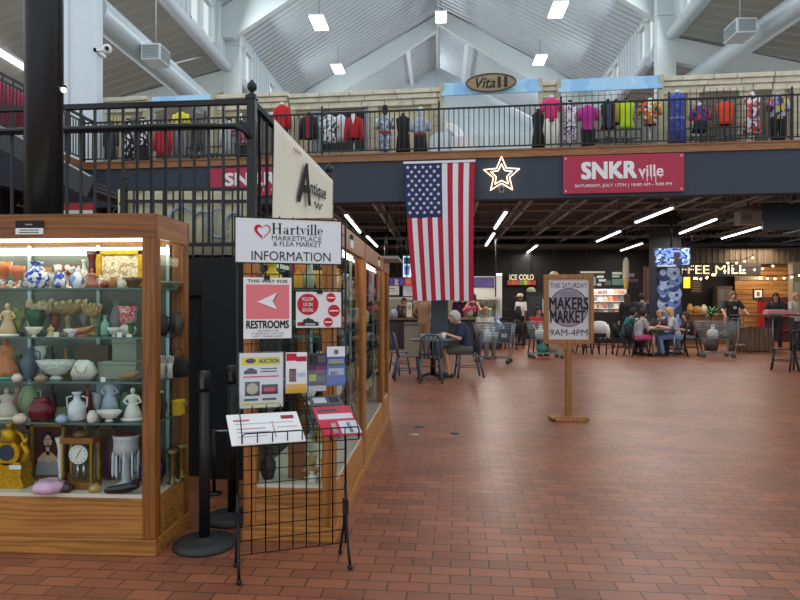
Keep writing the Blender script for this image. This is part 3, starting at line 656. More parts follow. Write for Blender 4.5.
def shoe(label, px, c, off=.35, name='shoe_pair'):
    x, y, Z = bpt(px, off); t = thing(name, label, 'shoes', (x, y, BZ), BTH)
    for s in (-1, 1): 
        mb = MB(); mb.rings([[(s * .09 + r * math.cos(j * PI / 5), yy + .0 * j, max(0, z + rz * math.sin(j * PI / 5))) for j in range(10)] for yy, r, z, rz in ((-.13, .02, .025, .025), (-.09, .045, .03, .03), (.0, .042, .05, .05), (.09, .04, .06, .06), (.12, .02, .05, .05))]); mb.build('shoe', c, t)
shoe('red shoes on the balcony edge under the black open jacket', 316, M((190, 20, 36), .4)); shoe('white shoes at the balcony edge under the floral blouse', 335, WHITE); shoe('dark shoes at the balcony edge under the red collar jacket', 351, BLK)
shoe('white shoes at the balcony edge left of the grey jumpsuit', 368, M((228, 230, 236), .6)); shoe('white shoes at the foot of the orange printed top', 656, WHITE); shoe('white shoes below the red, white and blue dress', 764, M((216, 224, 232), .5)); shoe('pale shoes below the blue printed T-shirt', 788, M((216, 224, 232), .5))
# white plinth, curved white slide and box in the bright opening
x, y, Z = bpt(441, .8); q = Z / F
t = thing('display_plinth', 'white plinth with slanted top beside the wrap top', 'plinth', (x, y, BZ), BTH); MB().prism([(-11 * q, 0), (8 * q, 0), (8 * q, 27 * q), (-6 * q, 27 * q), (-13 * q, 21 * q)], 0, .5).build('body', M((226, 234, 242), .6), t, bevel=.01); mbx(8 * q, 9.5 * q, .05, .45, 0, 26 * q).build('side_board', M((206, 214, 224), .6), t)
x, y, Z = bpt(455, .7); t = thing('curved_bench', 'glossy white curved bench back in the bright balcony opening', 'bench', (x, y, BZ), BTH)
pts = [(-9, 37), (-2, 36), (5, 31), (9, 24), (11, 15), (8, 0)]; pts2 = [(0, 0), (1, 14), (0, 22), (-4, 28), (-9, 31)]
MB().prism([(a * q, b * q) for a, b in pts + pts2], .12, .55).build('curved_back', M((250, 250, 250), .4), t, bevel=.02); mbx(-2 * q, 10 * q, .1, .6, 0, .05).build('foot', WHITE, t)
x, y, Z = bpt(463, .35); t = thing('white_cube_seat', 'bright white box seat at the balcony edge, right of the curved bench', 'seat', (x, y, BZ), BTH); mbx(-11 * q, 11 * q, 0, .45, .02, 18 * q).build('body', M((252, 252, 252), .4), t, bevel=.015); mbx(-10 * q, 10 * q, .03, .42, 0, .02).build('plinth', WHITE, t)
# pink clothes on the left gallery, camera dome, spot
x, y = cx - 1.0, 12.6
t = thing('clothes_rail', 'rail of dark pink clothes on the side gallery behind the round pole', 'clothes rail', (cx - .7, 13.6, BZ))
MB().path([(0, -1, 0), (0, -1, 1.35), (0, 1, 1.35), (0, 1, 0)], .02, 8).build('rail', CHROME, t)
for i in range(9): 
    yy = -.85 + i * .21; MB().rings([[(rx * math.cos(j * PI / 6), yy + .07 * math.sin(j * PI / 6), z) for j in range(12)] for z, rx in ((1.33, .03), (1.28, .2), (1.0, .22), (.5, .24))]).build('garment', M((168 + i * 4, 44, 70 + (i % 3) * 14), .8), t)
p = W(107, 49, 16.9); t = thing('security_camera', 'small white dome security camera on the big white column', 'camera', p)
MB().ball((0, 0, 0), .13, .13, .13).build('dome', WHITE, t); MB().ball((.05, -.1, -.02), .06, .06, .06).build('lens', BLACK, t); mbx(-.38, 0, .0, .1, -.04, .04).build('bracket', WHITE, t); mbx(-.38, -.3, .0, .5, -.04, .04).build('mount', WHITE, t)
p = atz(2, 56, 8.2); p = W(10, 58, 21); t = thing('strip_light', 'bright strip light under the side ceiling at the far left edge', 'ceiling light', p); e = W(30, 71, 24) - p
s_ = W(-25, 37, 17.5) - p; MB().bar(s_, e, .22, .1).build('tube', M((255, 255, 255), .5, emit=7), t); MB().bar(s_ + Vector((0, 0, .1)), e + Vector((0, 0, .1)), .26, .1).build('housing', WHITE, t)
p = W(63.6, 90, 4.36); t = thing('spot_lamp', 'small glowing spot lamp at the right edge of the round pole', 'lamp', p); MB().ball((0, 0, 0), .018).build('bulb', M((255, 255, 255), .5, emit=5), t); MB().tube((0, 0, .014), (0, 0, .03), .02, 10).tube((0, 0, .025), (-.06, 0, .04), .008, 8).build('bracket', BLACK, t)

# ------------------------------------------------------------ signs and flag on the balcony front
def fp(px, py, off=-.1): x, y, Z = bpt(px, off); return Vector((x, y, bz(py, Z))), Z
def vinyl(label, pxa, pxb, yt, yb_, part=False):
    p, Z = fp(pxa, yb_, -.06); q, Z2 = fp(pxb, yb_, -.06); L = math.hypot(q.x - p.x, q.y - p.y); h = (yb_ - yt) * (Z + Z2) / 2 / F
    t = thing('vinyl_banner', label, 'banner', p, BTH); mbx(0, L, -.012, .0, 0, h).build('sheet', M((176, 48, 78), .7), t)
    mb = MB()
    for x in (.06, L - .06):
        for z in (.06, h - .06): mb.disc(x, z, .02, -.016, -.01, 10)
    mb.build('eyelets', CHROME, t)
    text('SNKR', L * .45, h * .42, WHITE, t, L * .385, h * .6, y=-.015, bold=.05); text('ville', L * .2, h * .3, M((240, 225, 230), .7), t, L * .73, h * .56, y=-.015, bold=.02)
    mb = MB()
    for i, (f, d) in enumerate(((.665, .1), (.7, .16), (.735, .12), (.77, .2), (.81, .08))): mb.box(L * f - .008, L * f + .008, -.015, -.013, h * (.44 - d), h * .46)
    mb.build('drips', M((240, 225, 230), .7), t)
    text('SATURDAY, JULY 17TH | 10:00 AM - 4:00 PM', L * .8, h * .1, WHITE, t, L * .5, h * .19, y=-.015, bold=.01)
vinyl('large crimson sneaker event banner on the balcony front, right of the star', 563, 684, 156, 194)
vinyl('crimson sneaker event banner seen through the landing railing at left', 208, 320, 168.5, 197)
p, Z = fp(501.5, 175, -.14); q = Z / F; t = thing('neon_star', 'glowing double outline star between the flag and the crimson banner', 'neon sign', p, BTH)
NEON = M((255, 214, 176), .5, emit=2.6)
for R_, k in ((18.5, .45), (11, .5)):
    pts = [(R_ * q * (1 if i % 2 == 0 else k) * math.sin(i * PI / 5), 0, R_ * q * (1 if i % 2 == 0 else k) * math.cos(i * PI / 5) + 0) for i in range(10)]
    mb = MB()
    for i in range(10): mb.tube(pts[i], pts[(i + 1) % 10], .013, 6); mb.ball(pts[i], .013, n=6, m=4)
    mb.build('neon_tube', NEON, t)
MB().path([(.05 * math.cos(i * .6) * 1.2, 0, -14 * q + .08 * math.sin(i * .6)) for i in range(11)], .01, 5).build('cable', M((190, 170, 120), .6), t)
# flag: thirteen stripes, canton with fifty stars, hung by its short edge
p, Z = fp(404, 163.5, -.16); q = Z / F; t = thing('american_flag', 'large United States flag hung vertically from the balcony edge', 'flag', p, BTH)
wt, wb, hf = 70.5 * q, 59.5 * q, 137 * q
def fpt(u, v):
    w = wt + (wb - wt) * v ** 1.0; x0 = 9.5 * q * v ** 1.2
    return Vector((x0 + u * w, -.03 - .045 * v * (1 + math.sin(u * 20 + v * 1.6)) * .8 - .0, -v * hf - .01 * math.sin(u * 9) * v))
FR, FW, FB = M((178, 24, 52), .8), M((226, 226, 232), .8), M((38, 48, 96), .8)
mb = MB(); mb.smooth = True; NU, NV = 78, 40
mb.vs([fpt(i / NU, j / NV) for i in range(NU + 1) for j in range(NV + 1)])
vc = .395
for i in range(NU):
    for j in range(NV):
        u = (i + .5) / NU; v_ = (j + .5) / NV; k = int(u * 13)
        if u < 7 / 13 and v_ < vc: continue
        mb.use(FR if k % 2 == 0 else FW); n = i * (NV + 1) + j; mb.face([n, n + 1, n + NV + 2, n + NV + 1])
mb.build('stripes', None, t)
mb = MB(); mb.smooth = True; n1, n2 = 42, 16; mb.vs([fpt(i / n1 * 7 / 13, j / n2 * vc) for i in range(n1 + 1) for j in range(n2 + 1)])
for i in range(n1):
    for j in range(n2): n = i * (n2 + 1) + j; mb.face([n, n + 1, n + n2 + 2, n + n2 + 1])
mb.build('canton', FB, t)
mb = MB()
for r_ in range(9):                                # rows of six and five, turned a quarter as the flag hangs
    for c_ in range(6 if r_ % 2 == 0 else 5):
        u = 7 / 13 * (r_ + 1) / 10; v_ = vc * ((2 * c_ + 1 + (r_ % 2)) / 12); c0 = fpt(u, v_)
        n = mb.vs([c0 + Vector((.052 * (1 if i % 2 == 0 else .4) * math.sin(i * PI / 5), -.012, .052 * (1 if i % 2 == 0 else .4) * math.cos(i * PI / 5))) for i in range(10)]); mb.face(range(n, n + 10))
mb.build('stars', FW, t)
mbx(-.01, wt + .01, -.05, -.01, -.02, .035).build('header_band', FW, t)
for x in (.1, wt - .1): mbx(x - .015, x + .015, -.01, .14, .0, .025).build('hook', BLACK, t)
# ------------------------------------------------------------ display cabinets
def cabinet(label, x0, x1, y0, y1, h=1.885, front='y', shelves=(1.474, 1.20, .95, .72), mull=(), basez=.31, post=None, head=None):
    """oak framed glass cabinet, world aligned"""
    t = thing('display_cabinet', label, 'display cabinet', (x0, y0, 0)); w, d = x1 - x0, y1 - y0; pw = .075
    hz = h - .135
    mb = MB(); mb.box(.006, w - .006, .006, d - .006, .09, basez); mb.build('base_panel', OAK, t, bevel=.004)
    mb = MB(); mb.box(-.006, w + .006, -.006, d + .006, 0, .09); mb.build('kick_board', OAK, t, bevel=.006)
    mbx(.02, w - .02, .02, d - .02, basez, basez + .022).build('deck', M((214, 206, 190), .7), t)
    for x, y in ((0, 0), (w - pw, 0), (0, d - pw), (w - pw, d - pw)): mbx(x, x + pw, y, y + pw, .09, hz).build('corner_post', post or OAKZ, t, bevel=.006)
    for a in mull: (mbx(0 if a[0] == 'x' else a[1], w if a[0] == 'x' else a[1] + .06, 0, .05, basez, hz) if False else (mbx(a[1], a[1] + .06, 0, .05, basez, hz) if a[0] == 'x' else mbx(w - .05, w, a[1], a[1] + .06, basez, hz))).build('mullion', OAKZ, t)
    mbx(0, w, 0, .03, hz, h).build('header_board', head or OAKH, t); mbx(0, w, d - .03, d, hz, h).build('header_board', head or OAKH, t)
    mbx(0, .03, .03, d - .03, hz, h).build('header_board', OAKHY, t); mbx(w - .03, w, .03, d - .03, hz, h).build('header_board', OAKHY, t)
    mbx(.03, w - .03, .03, d - .03, hz + .06, hz + .08).build('top_panel', M((226, 222, 206), .7), t)
    for nm, b in (('front', (pw, w - pw, .02, .026)), ('rear', (pw, w - pw, d - .026, d - .02))): mbx(*b, basez + .02, hz).build('glass_pane', GLASS, t)
    for b in ((.02, .026), (w - .026, w - .02)): mbx(*b, pw, d - pw, basez + .02, hz).build('glass_pane', GLASS, t)
    SG = glassmat((.90, .97, .95), .5, .02)
    for z in shelves:
        s_ = mbx(.035, w - .035, .04, d - .04, z - .008, z).build('glass_shelf', SG, t)
        mbx(.036, w - .036, .034, .0395, z - .009, z + .001).build('shelf_edge', M((74, 110, 104), .3), s_); mbx(w - .0345, w - .031, .04, d - .04, z - .009, z + .001).build('shelf_edge', M((74, 110, 104), .3), s_)
    mb = MB(); n = max(2, int(w / .45) + 1)
    for i in range(n): x = .1 + (w - .22) * i / (n - 1); mb.box(x, x + .02, d - .06, d - .045, basez, hz)
    mb.build('shelf_standards', M((168, 186, 190), .35, .6), t)
    return t, w, d, hz
def tubes(t, runs, e=9):
    for b in runs: 
        mbx(*b).build('light_tube', M((255, 248, 226), .5, emit=e), t)
# left cabinet
K = FL(155, 556.5); LX1, LY0 = K.x, K.y; LX0, LY1 = LX1 - 1.55, LY0 + .47
cabL, w, d, hz = cabinet('oak framed glass cabinet full of antiques at the left edge', LX0, LX1, LY0, LY1, post=wood((146, 88, 32), (104, 58, 18), 'z', .5), head=wood((142, 84, 28), (100, 56, 16), 'x', .5))
mbx(.08, w - .08, d - .034, d - .03, .332, hz).build('rear_door_blur', M((88, 94, 90), .3, var=.25, scale=5), cabL)  # mottled grey paints in the reflections and cabinets blurred behind the rear glass
tubes(cabL, [(.1, w - .1, .05, .085, hz - .012, hz + .03), (.1, w - .1, d - .09, d - .06, hz - .06, hz - .02)], 8)
# label card on its header
p = W(7, 233, 3.43); q = W(36, 219, 3.43); t = thing('name_plate', 'black and white name plate on the header of the left cabinet', 'sign', (p.x, LY0 - .005, p.z)); wq = q.x - p.x; hq = q.z - p.z
mbx(0, wq, -.004, .004, hq * .45, hq).build('black_plate', INK, t); mbx(0, wq, -.004, .004, 0, hq * .45).build('card', PAPER, t)
for k in range(2): text('SEE CASE ATTENDANT' if k == 0 else 'FOR ASSISTANCE', wq * .8, .009, INK, t, wq / 2, hq * (.3 - .18 * k), y=-.006) if False else mbx(wq * .15, wq * .85, -.0055, -.004, hq * (.28 - .18 * k), hq * (.34 - .18 * k)).build('printed_line', INK, t)
mbx(wq * .36, wq * .62, -.0055, -.004, hq * .66, hq * .76).build('printed_line', M((150, 150, 150), .7), t)
# right run of cabinets
RX1 = -.609; RX0 = -1.15; RY0 = 3.62
cabR, w, d, hz = cabinet('oak cabinet behind the information stand, first of the row along the aisle', RX0, RX1, RY0, 5.10)
tubes(cabR, [(.08, .12, .1, d - .1, hz - .03, hz), (w - .12, w - .085, .1, d - .1, hz - .012, hz + .02)], 5)
c2, w, d, hz = cabinet('second oak cabinet of the row along the aisle', RX0, RX1, 5.12, 6.82); tubes(c2, [(w - .12, w - .085, .1, d - .1, hz - .012, hz + .02)], 4)
c3, w, d, hz = cabinet('last narrow oak cabinet at the far end of the row along the aisle', RX0, RX1, 6.84, 7.56); tubes(c3, [(w - .12, w - .085, .1, d - .1, hz - .012, hz + .02)], 3)
for y, lb in ((4.3, 'small white price card on the header of the first aisle cabinet'), (6.25, 'small white price card on the header of the second aisle cabinet')):
    t = thing('header_card', lb, 'card', (RX1 + .003, y, 1.77)); mbx(-.002, .004, -.07, .07, .0, .055).build('card', PAPER, t); mbx(-.002, .005, -.05, .05, .06, .09).build('clip', INK, t)
p = W(360, 262, 7.75); t = thing('shelf_board', 'thin white board lying on the last cabinet of the row along the aisle', 'panel', (RX0 + .1, 6.86, 1.886)); mbx(0, .6, 0, .68, 0, .02).build('sheet', M((190, 188, 182), .7), t); mbx(0, .6, -.012, 0, .0, .03).build('front_edge', M((150, 146, 140), .6), t)


# ------------------------------------------------------------ antiques
PROF = {
 'urn': [(.0, 0), (.5, 0), (.5, .05), (.22, .12), (.2, .2), (.62, .42), (.9, .7), (.78, .86), (.86, .95), (1, 1), (.9, 1), (.7, .9)],
 'vase': [(0, 0), (.55, 0), (.7, .05), (1, .35), (.95, .55), (.45, .8), (.42, .88), (.62, 1), (.54, 1), (.35, .88)],
 'round': [(0, 0), (.55, 0), (.85, .14), (1, .42), (.92, .68), (.62, .88), (.55, .94), (.62, 1), (.54, 1), (.48, .92)],
 'bowl': [(0, 0), (.4, 0), (.42, .08), (.6, .3), (.86, .7), (1, 1), (.94, 1), (.55, .35), (0, .18)],
 'goblet': [(0, 0), (.7, 0), (.62, .06), (.16, .14), (.14, .4), (.5, .5), (.9, .72), (1, 1), (.93, 1), (.45, .55), (0, .5)],
 'bottle': [(0, 0), (.9, 0), (1, .06), (1, .5), (.8, .62), (.4, .72), (.36, .9), (.55, .94), (.55, 1), (0, 1)],
 'tall': [(0, 0), (.8, 0), (.8, .04), (.4, .1), (.42, .3), (.6, .5), (.5, .72), (.7, .86), (1, 1), (.9, 1), (.4, .75)],
 'shade': [(.7, 0), (.72, 0), (.85, .3), (.8, .55), (1, 1), (.95, 1), (.74, .5)],
 'lustre': [(0, 0), (.8, 0), (.8, .05), (.35, .12), (.3, .5), (.55, .6), (1, .72), (.92, .8), (.96, .92), (1.05, 1), (.9, .98), (.6, .82)],
}
ALL = []
def at(px, Z, z): p = AX(px, Z, z); return p
def pot(name, label, cat, px, Z, z, wpx, hpx, prof, mat, group=None, extra=None, n=20, wob=0, k=0, sx=1):
    r = wpx * Z / F / 2; h = hpx * Z / F; t = thing(name, label, cat, at(px, Z, z), 0, group)
    MB().lathe([(a * r, b * h) for a, b in PROF[prof]], n=n, wob=wob, k=k, sx=sx).build('body', mat, t)
    if extra == 'handles':
        for s in (-1, 1): MB().path([(s * r * .6 * sx, 0, h * .85), (s * r * 1.25 * sx, 0, h * .8), (s * r * 1.2 * sx, 0, h * .5), (s * r * .8 * sx, 0, h * .35)], r * .09, 7).build('handle', mat, t)
    if extra == 'handle': MB().path([(r * .5, 0, h * .92), (r * 1.35, 0, h * .85), (r * 1.35, 0, h * .45), (r * .85, 0, h * .3)], r * .1, 7).build('handle', mat, t)
    if extra == 'flowers':
        mb = MB(); rr = random.Random(px)
        for i in range(14): a = rr.uniform(0, 6.28); q = rr.uniform(.3, 1.05) * r; mb.ball((q * math.cos(a), q * math.sin(a), h * rr.uniform(.0, .3)), r * .22, n=7, m=5)
        mb.build('moulded_flowers', PORC, t)
    if extra == 'foot': MB().lathe([(0, 0), (r * .7, 0), (r * .7, h * .1), (r * .3, h * .14)], n=16).build('foot', INK, t)
    if extra == 'lid': MB().lathe([(r * .5, h), (r * .6, h * 1.03), (r * .3, h * 1.12), (r * .08, h * 1.16), (r * .12, h * 1.22), (0, h * 1.25)], n=14).build('lid', mat, t)
    return t
def statue(label, px, Z, z, hpx, mat, base=None, cat='figurine', name='figurine', arms=True, group=None, wide=1, hair=None):
    h = hpx * Z / F; t = thing(name, label, cat, at(px, Z, z), 0, group); k = h * wide
    mb = MB(); mb.lathe([(0, .06 * h), (.24 * k, .06 * h), (.2 * k, .25 * h), (.12 * k, .48 * h), (.1 * k, .55 * h), (.15 * k, .68 * h), (.13 * k, .76 * h), (.045 * k, .8 * h), (.045 * k, .83 * h)], n=14, sy=.75, wob=.05, k=5)
    mb.ball((0, -.01 * h, .9 * h), .075 * h, .08 * h, .1 * h)
    if arms:
        for s in (-1, 1): mb.path([(s * .13 * k, 0, .73 * h), (s * .22 * k, -.03 * h, .56 * h), (s * .1 * k, -.12 * h, .5 * h)], [.045 * h, .04 * h, .03 * h], 7)
    mb.build('body', mat, t); MB().lathe([(0, 0), (.3 * k, 0), (.3 * k, .05 * h), (.25 * k, .07 * h)], n=16, sy=.8).build('base', base or mat, t)
    if hair: MB().ball((0, .02 * h, .92 * h), .095 * h, .09 * h, .11 * h).build('hair', hair, t)
    return t
def case_box(name, label, cat, px0, px1, Z, z, hpx, mat, dep=.12, rz=0, trim=None):
    p, q = AX(px0, Z, z), AX(px1, Z, z); w = (q - p).length; h = hpx * Z / F; t = thing(name, label, cat, p, rz)
    mbx(0, w, 0, dep, 0, h * .82).build('body', mat, t, bevel=.003); mbx(-.003, w + .003, -.003, dep + .003, h * .82, h).build('lid', mat, t, bevel=.003)
    if trim: mbx(w * .4, w * .6, -.006, 0, h * .7, h * .88).build('clasp', trim, t)
    return t
def dish(name, label, cat, px, Z, z, wpx, hpx, mat, sx=1.0, foot=True, group=None, leaf=None):
    r = wpx * Z / F / 2; h = hpx * Z / F; t = thing(name, label, cat, at(px, Z, z), 0, group)
    if name == 'centrepiece':
        MB().lathe([(.1 * r, .6 * h), (.5 * r, .64 * h), (.85 * r, .76 * h), (r, h), (.95 * r, h), (.5 * r, .74 * h), (0, .7 * h)], n=40, wob=.07, k=9, sy=.45).build('bowl', mat, t)
        MB().lathe([(0, 0), (.5 * r, 0), (.46 * r, .05 * h), (.14 * r, .16 * h), (.1 * r, .4 * h), (.2 * r, .5 * h), (.1 * r, .62 * h), (0, .63 * h)], n=18, wob=.1, k=6, sy=.7).build('stem', leaf or mat, t)
        mb = MB(); rr = random.Random(px)
        for i in range(16): a = 2 * PI * i / 16; mb.ball((r * .97 * math.cos(a), r * .45 * math.sin(a), h * (.93 + rr.uniform(-.03, .12))), r * .11, r * .08, h * .07, 7, 5)
        mb.build('rim_flowers', M((206, 184, 140), .5, var=.3, scale=60), t); return t
    MB().lathe([(.25 * r, .2 * h), (.5 * r, .3 * h), (.85 * r, .7 * h), (r, h), (.95 * r, h), (.5 * r, .42 * h), (0, .36 * h)], n=28, wob=.06, k=7, sy=.45).build('bowl', mat, t)
    MB().lathe([(0, 0), (.34 * r, 0), (.3 * r, .06 * h), (.16 * r, .2 * h), (0, .22 * h)], n=16, sy=.6).build('foot', leaf or mat, t); return t
COB = pmat([(240, 240, 246), (50, 72, 190), (40, 60, 176), (120, 140, 220), (246, 246, 250)], 55, .15); LAT = pmat([(206, 90, 100), (230, 200, 200), (196, 70, 84)], 130, .3)
CORAL = M((226, 130, 84), .3, var=.15, scale=30); CORALB = M((190, 110, 60), .4, var=.3, scale=40); MAR = M((86, 24, 30), .25); GRN = M((40, 84, 56), .35, var=.2, scale=30); CRY = M((206, 210, 206), .12, var=.25, scale=60, bump=.4)
# top shelf
z = 1.474; Z1 = 3.68
pot('glass_bowl', 'coral glass bowl with white moulded flowers, leftmost on the top shelf', 'bowl', 3, Z1, z, 17, 27, 'goblet', CORAL, extra='flowers', wob=.05, k=8)
pot('glass_bowl', 'coral glass bowl with white moulded flowers, beside the blue vase', 'bowl', 17, Z1 - .02, z, 15, 23, 'goblet', CORAL, extra='flowers', wob=.05, k=8)
pot('cut_glass_vase', 'large blue and white cut glass vase on the top shelf', 'vase', 37, Z1 - .06, z, 23, 27, 'vase', COB, n=12)
pot('cup', 'small white and gold cup right of the large blue vase', 'cup', 50.5, Z1, z, 8, 17, 'urn', pmat([(240, 236, 220), (200, 190, 150), (246, 244, 240)], 40, .3), extra='handles')
pot('cut_glass_vase', 'short blue and white cut glass vase on the top shelf', 'vase', 60, Z1 - .05, z, 12, 17, 'round', COB, n=12)
pot('glass_bowl', 'white bowl with red dotted rim behind the short blue vase', 'bowl', 67, Z1 + .1, z, 24, 24, 'goblet', pmat([(238, 226, 220), (150, 50, 50), (240, 230, 226)], 50, .3))
pot('creamer', 'pale blue and white creamer on the top shelf', 'jug', 77, Z1 - .02, z, 13, 20, 'vase', pmat([(236, 240, 248), (120, 150, 226), (240, 244, 250)], 26, .2), extra='handle')
pot('decanter', 'tall maroon glass decanter on the top shelf', 'decanter', 92, Z1 + .06, z, 12, 38, 'tall', MAR)
statue('small brown and pink seated figurine in front of the maroon decanter', 92, Z1 - .04, z, 20, M((168, 96, 80), .5, var=.25, scale=30), M((80, 30, 34), .4), wide=1.5)
statue('little white angel figurine beside the gold frame', 100, Z1 - .02, z, 14, PORC, wide=1.2)
p, q = AX(97, 3.74, z), AX(145, 3.74, z); t = thing('framed_painting', 'gold framed painting of pale flowers on the top shelf', 'painting', (p.x, p.y, z)); wq = q.x - p.x; hq = 39 * 3.74 / F
for b in ((0, wq, 0, .022), (0, wq, hq - .03, hq), (0, .03, 0, hq), (wq - .03, wq, 0, hq)): mbx(b[0], b[1], -.015, .015, b[2], b[3]).build('frame_rail', GOLD, t, bevel=.004)
mbx(.028, wq - .028, -.002, .008, .02, hq - .028).build('canvas', pmat([(226, 216, 186), (206, 190, 150), (236, 226, 206), (176, 150, 120), (190, 176, 116)], 26, .7, 'noise'), t)
pot('bowl', 'small brown leaf bowl before the gold framed painting', 'bowl', 133, Z1 - .06, z, 20, 11, 'bowl', M((110, 84, 50), .4, var=.3, scale=30), wob=.08, k=5)
pot('bowl', 'small dark copper pot before the gold framed painting', 'pot', 105, Z1 - .07, z, 10, 8, 'round', M((130, 66, 40), .3, .5))
MB_ = pot('bowl', 'flat green dish behind the corner post on the top shelf', 'bowl', 172, 3.8, z, 22, 8, 'bowl', M((120, 128, 104), .4))
# second shelf
z = 1.20
statue('cream and gold child figurine at the left end of the second shelf', 8, Z1 - .04, z, 33, M((214, 182, 136), .5, var=.15, scale=30), PORC, wide=1.1)
pot('urn', 'green and yellow urn with a dark foot on the second shelf', 'urn', 19, Z1, z, 14, 28, 'urn', pmat([(150, 160, 90), (110, 130, 70), (190, 190, 120)], 18, .3, 'noise'), extra='foot')
pot('planter', 'deep green ribbed planter on the second shelf', 'planter', 36, Z1 + .02, z, 18, 26, 'bowl', GRN, wob=.05, k=9)
dish('centrepiece', 'ornate ivory and gilt boat shaped centrepiece with leaf rim, left on second shelf', 'centrepiece', 40, Z1 + .05, z, 27, 32, M((176, 160, 130), .5, var=.3, scale=40), leaf=GRN)
dish('centrepiece', 'wide ornate gilt shell centrepiece in the middle of the second shelf', 'centrepiece', 68, Z1 + .06, z, 38, 33, M((150, 128, 86), .5, var=.35, scale=45))
dish('centrepiece', 'small gilt flower encrusted dish right of the wide shell centrepiece', 'centrepiece', 92, Z1 + .04, z, 20, 30, M((160, 134, 80), .5, var=.35, scale=45))
t = thing('leaf_tray', 'orange brown leaf shaped pottery tray on the second shelf', 'tray', at(81, Z1 - .08, z)); MB().rings([[(x + 0, .03 * s_ * math.cos(j * PI / 6), .012 + zz + .016 * s_ * math.sin(j * PI / 6)) for j in range(12)] for x, s_, zz in ((-.09, .3, .03), (-.06, 1, .015), (0, 1.25, .02), (.05, 1.05, .03), (.085, .4, .05))]).build('leaf', M((184, 116, 70), .4, var=.25, scale=30), t); MB().lathe([(0, 0), (.04, 0), (.03, .012)], n=12).build('foot', CORALB, t)
pot('cup', 'small white cup with dark blue pattern at the front of the second shelf', 'cup', 71, Z1 - .12, z, 14, 8, 'bowl', pmat([(230, 230, 236), (90, 96, 130), (236, 236, 240)], 50, .3))
statue('tiny gold flower figurine at the front of the second shelf', 51, Z1 - .1, z, 12, M((200, 180, 120), .5, var=.2, scale=40), PORC, wide=1.4)
dish('bone_dish', 'cream oval dish on foot at the front of the second shelf', 'dish', 34, Z1 - .12, z, 18, 10, CREAM)
pot('lattice_lampshade', 'pink lattice glass lamp shade on a white globe', 'lamp shade', 128, Z1, 1.27, 19, 18, 'shade', LAT, n=24)
pot('lamp_globe', 'white ribbed glass globe under the pink lattice shade', 'vase', 128, Z1, z, 17, 13, 'round', M((224, 214, 210), .25), wob=.03, k=14)
pot('glass_jar', 'pale turquoise glass jar left of the pink lattice shade', 'jar', 105, Z1 + .08, z, 9, 20, 'bottle', M((136, 190, 176), .2))
dish('bone_dish', 'clear crystal shell dish in front of the pink lattice shade', 'dish', 114, Z1 - .08, z, 14, 9, CRY)
pot('bud_vase', 'small green glass flower vase in front of the pink lattice shade', 'vase', 131, Z1 - .1, z, 10, 14, 'tall', M((50, 110, 40), .3, var=.3, scale=40))
pot('teapot', 'dark pottery teapot seen through the right side glass, second shelf', 'teapot', 162, 3.72, z, 16, 20, 'round', M((40, 38, 40), .4), extra='handle')
pot('vase', 'dark brown jug seen through the right side glass, second shelf', 'jug', 177, 3.8, z, 12, 24, 'vase', M((66, 60, 50), .4), extra='handle')
# third shelf
z = .95
t = statue('orange shell figure on a turquoise base at the left end of the third shelf', 6, Z1, z, 42, CORALB, M((30, 150, 130), .4), wide=1.4, arms=False)
pot('pitcher', 'tall grey blue pottery pitcher on the third shelf', 'pitcher', 29, Z1 + .05, z, 17, 30, 'vase', M((84, 100, 116), .35, var=.25, scale=20), extra='handle')
dish('crystal_bowl', 'wide cut crystal bowl on the third shelf', 'bowl', 56, Z1 - .02, z, 40, 19, CRY)
t = thing('necklace_bust', 'white jewellery bust on the third shelf', 'display bust', at(82, Z1 - .08, z)); MB().rings([[(x * .0058, y, zz * .0058) for x, y, zz in ring] for ring in ([(-13, .03, 0), (5, .03, 0), (5, .06, 0), (-13, .06, 0)], [(-12, 0, 7), (12, 0, 7), (12, .05, 7), (-12, .05, 7)], [(-7, -.005, 17), (9, -.005, 17), (9, .03, 17), (-7, .03, 17)], [(-4, 0, 20), (5, 0, 20), (5, .02, 20), (-4, .02, 20)])]).build('bust', PORC, t); MB().path([(.035 * math.cos(a), -.012, .085 + .045 * math.sin(a)) for a in [PI + i * PI / 8 for i in range(9)]], .0025, 5).build('necklace', BRASS, t)
case_box('trinket_box', 'brown wooden trinket box behind the white jewellery bust', 'box', 75, 109, Z1 + .12, z, 31, M((92, 70, 56), .6, var=.15), dep=.08)
case_box('gift_box', 'grey green card box, lower front one on the third shelf', 'box', 98, 137, Z1 - .02, z, 17, M((140, 148, 134), .7), dep=.09)
case_box('gift_box', 'grey green card box, tall one standing behind the lower box', 'box', 112, 137, Z1 + .1, z, 40, M((150, 158, 142), .7), dep=.07)
t = thing('driftwood_ornament', 'small tan driftwood animal at the right of the third shelf', 'ornament', at(129, Z1 - .1, z)); MB().path([(-.05, 0, .015), (-.01, 0, .03), (.03, 0, .035), (.055, 0, .05)], [.012, .02, .018, .008], 8).tube((-.03, 0, .02), (-.035, 0, 0), .006).tube((.02, 0, .025), (.025, 0, 0), .006).build('body', M((160, 124, 84), .7, var=.2), t)
for px_, lb in ((163, 'white gloved hand ornament seen through the right side glass'), (170, 'second white hand ornament seen through the right side glass')):
    t = thing('hand_ornament', lb, 'ornament', at(px_, 3.7, z)); mb = MB(); mb.path([(0, 0, 0), (0, 0, .06), (.0, 0, .09)], [.018, .014, .02], 10)
    for k in range(4): x = -.016 + .011 * k; mb.path([(x, 0, .09), (x * 1.25, -.004, .12), (x * 1.3, -.012, .138 - .006 * abs(k - 1.5))], [.006, .0055, .004], 6)
    mb.path([(-.018, 0, .075), (-.034, -.005, .095), (-.036, -.01, .11)], [.007, .006, .004], 6); mb.build('hand', M((206, 200, 196), .4), t)
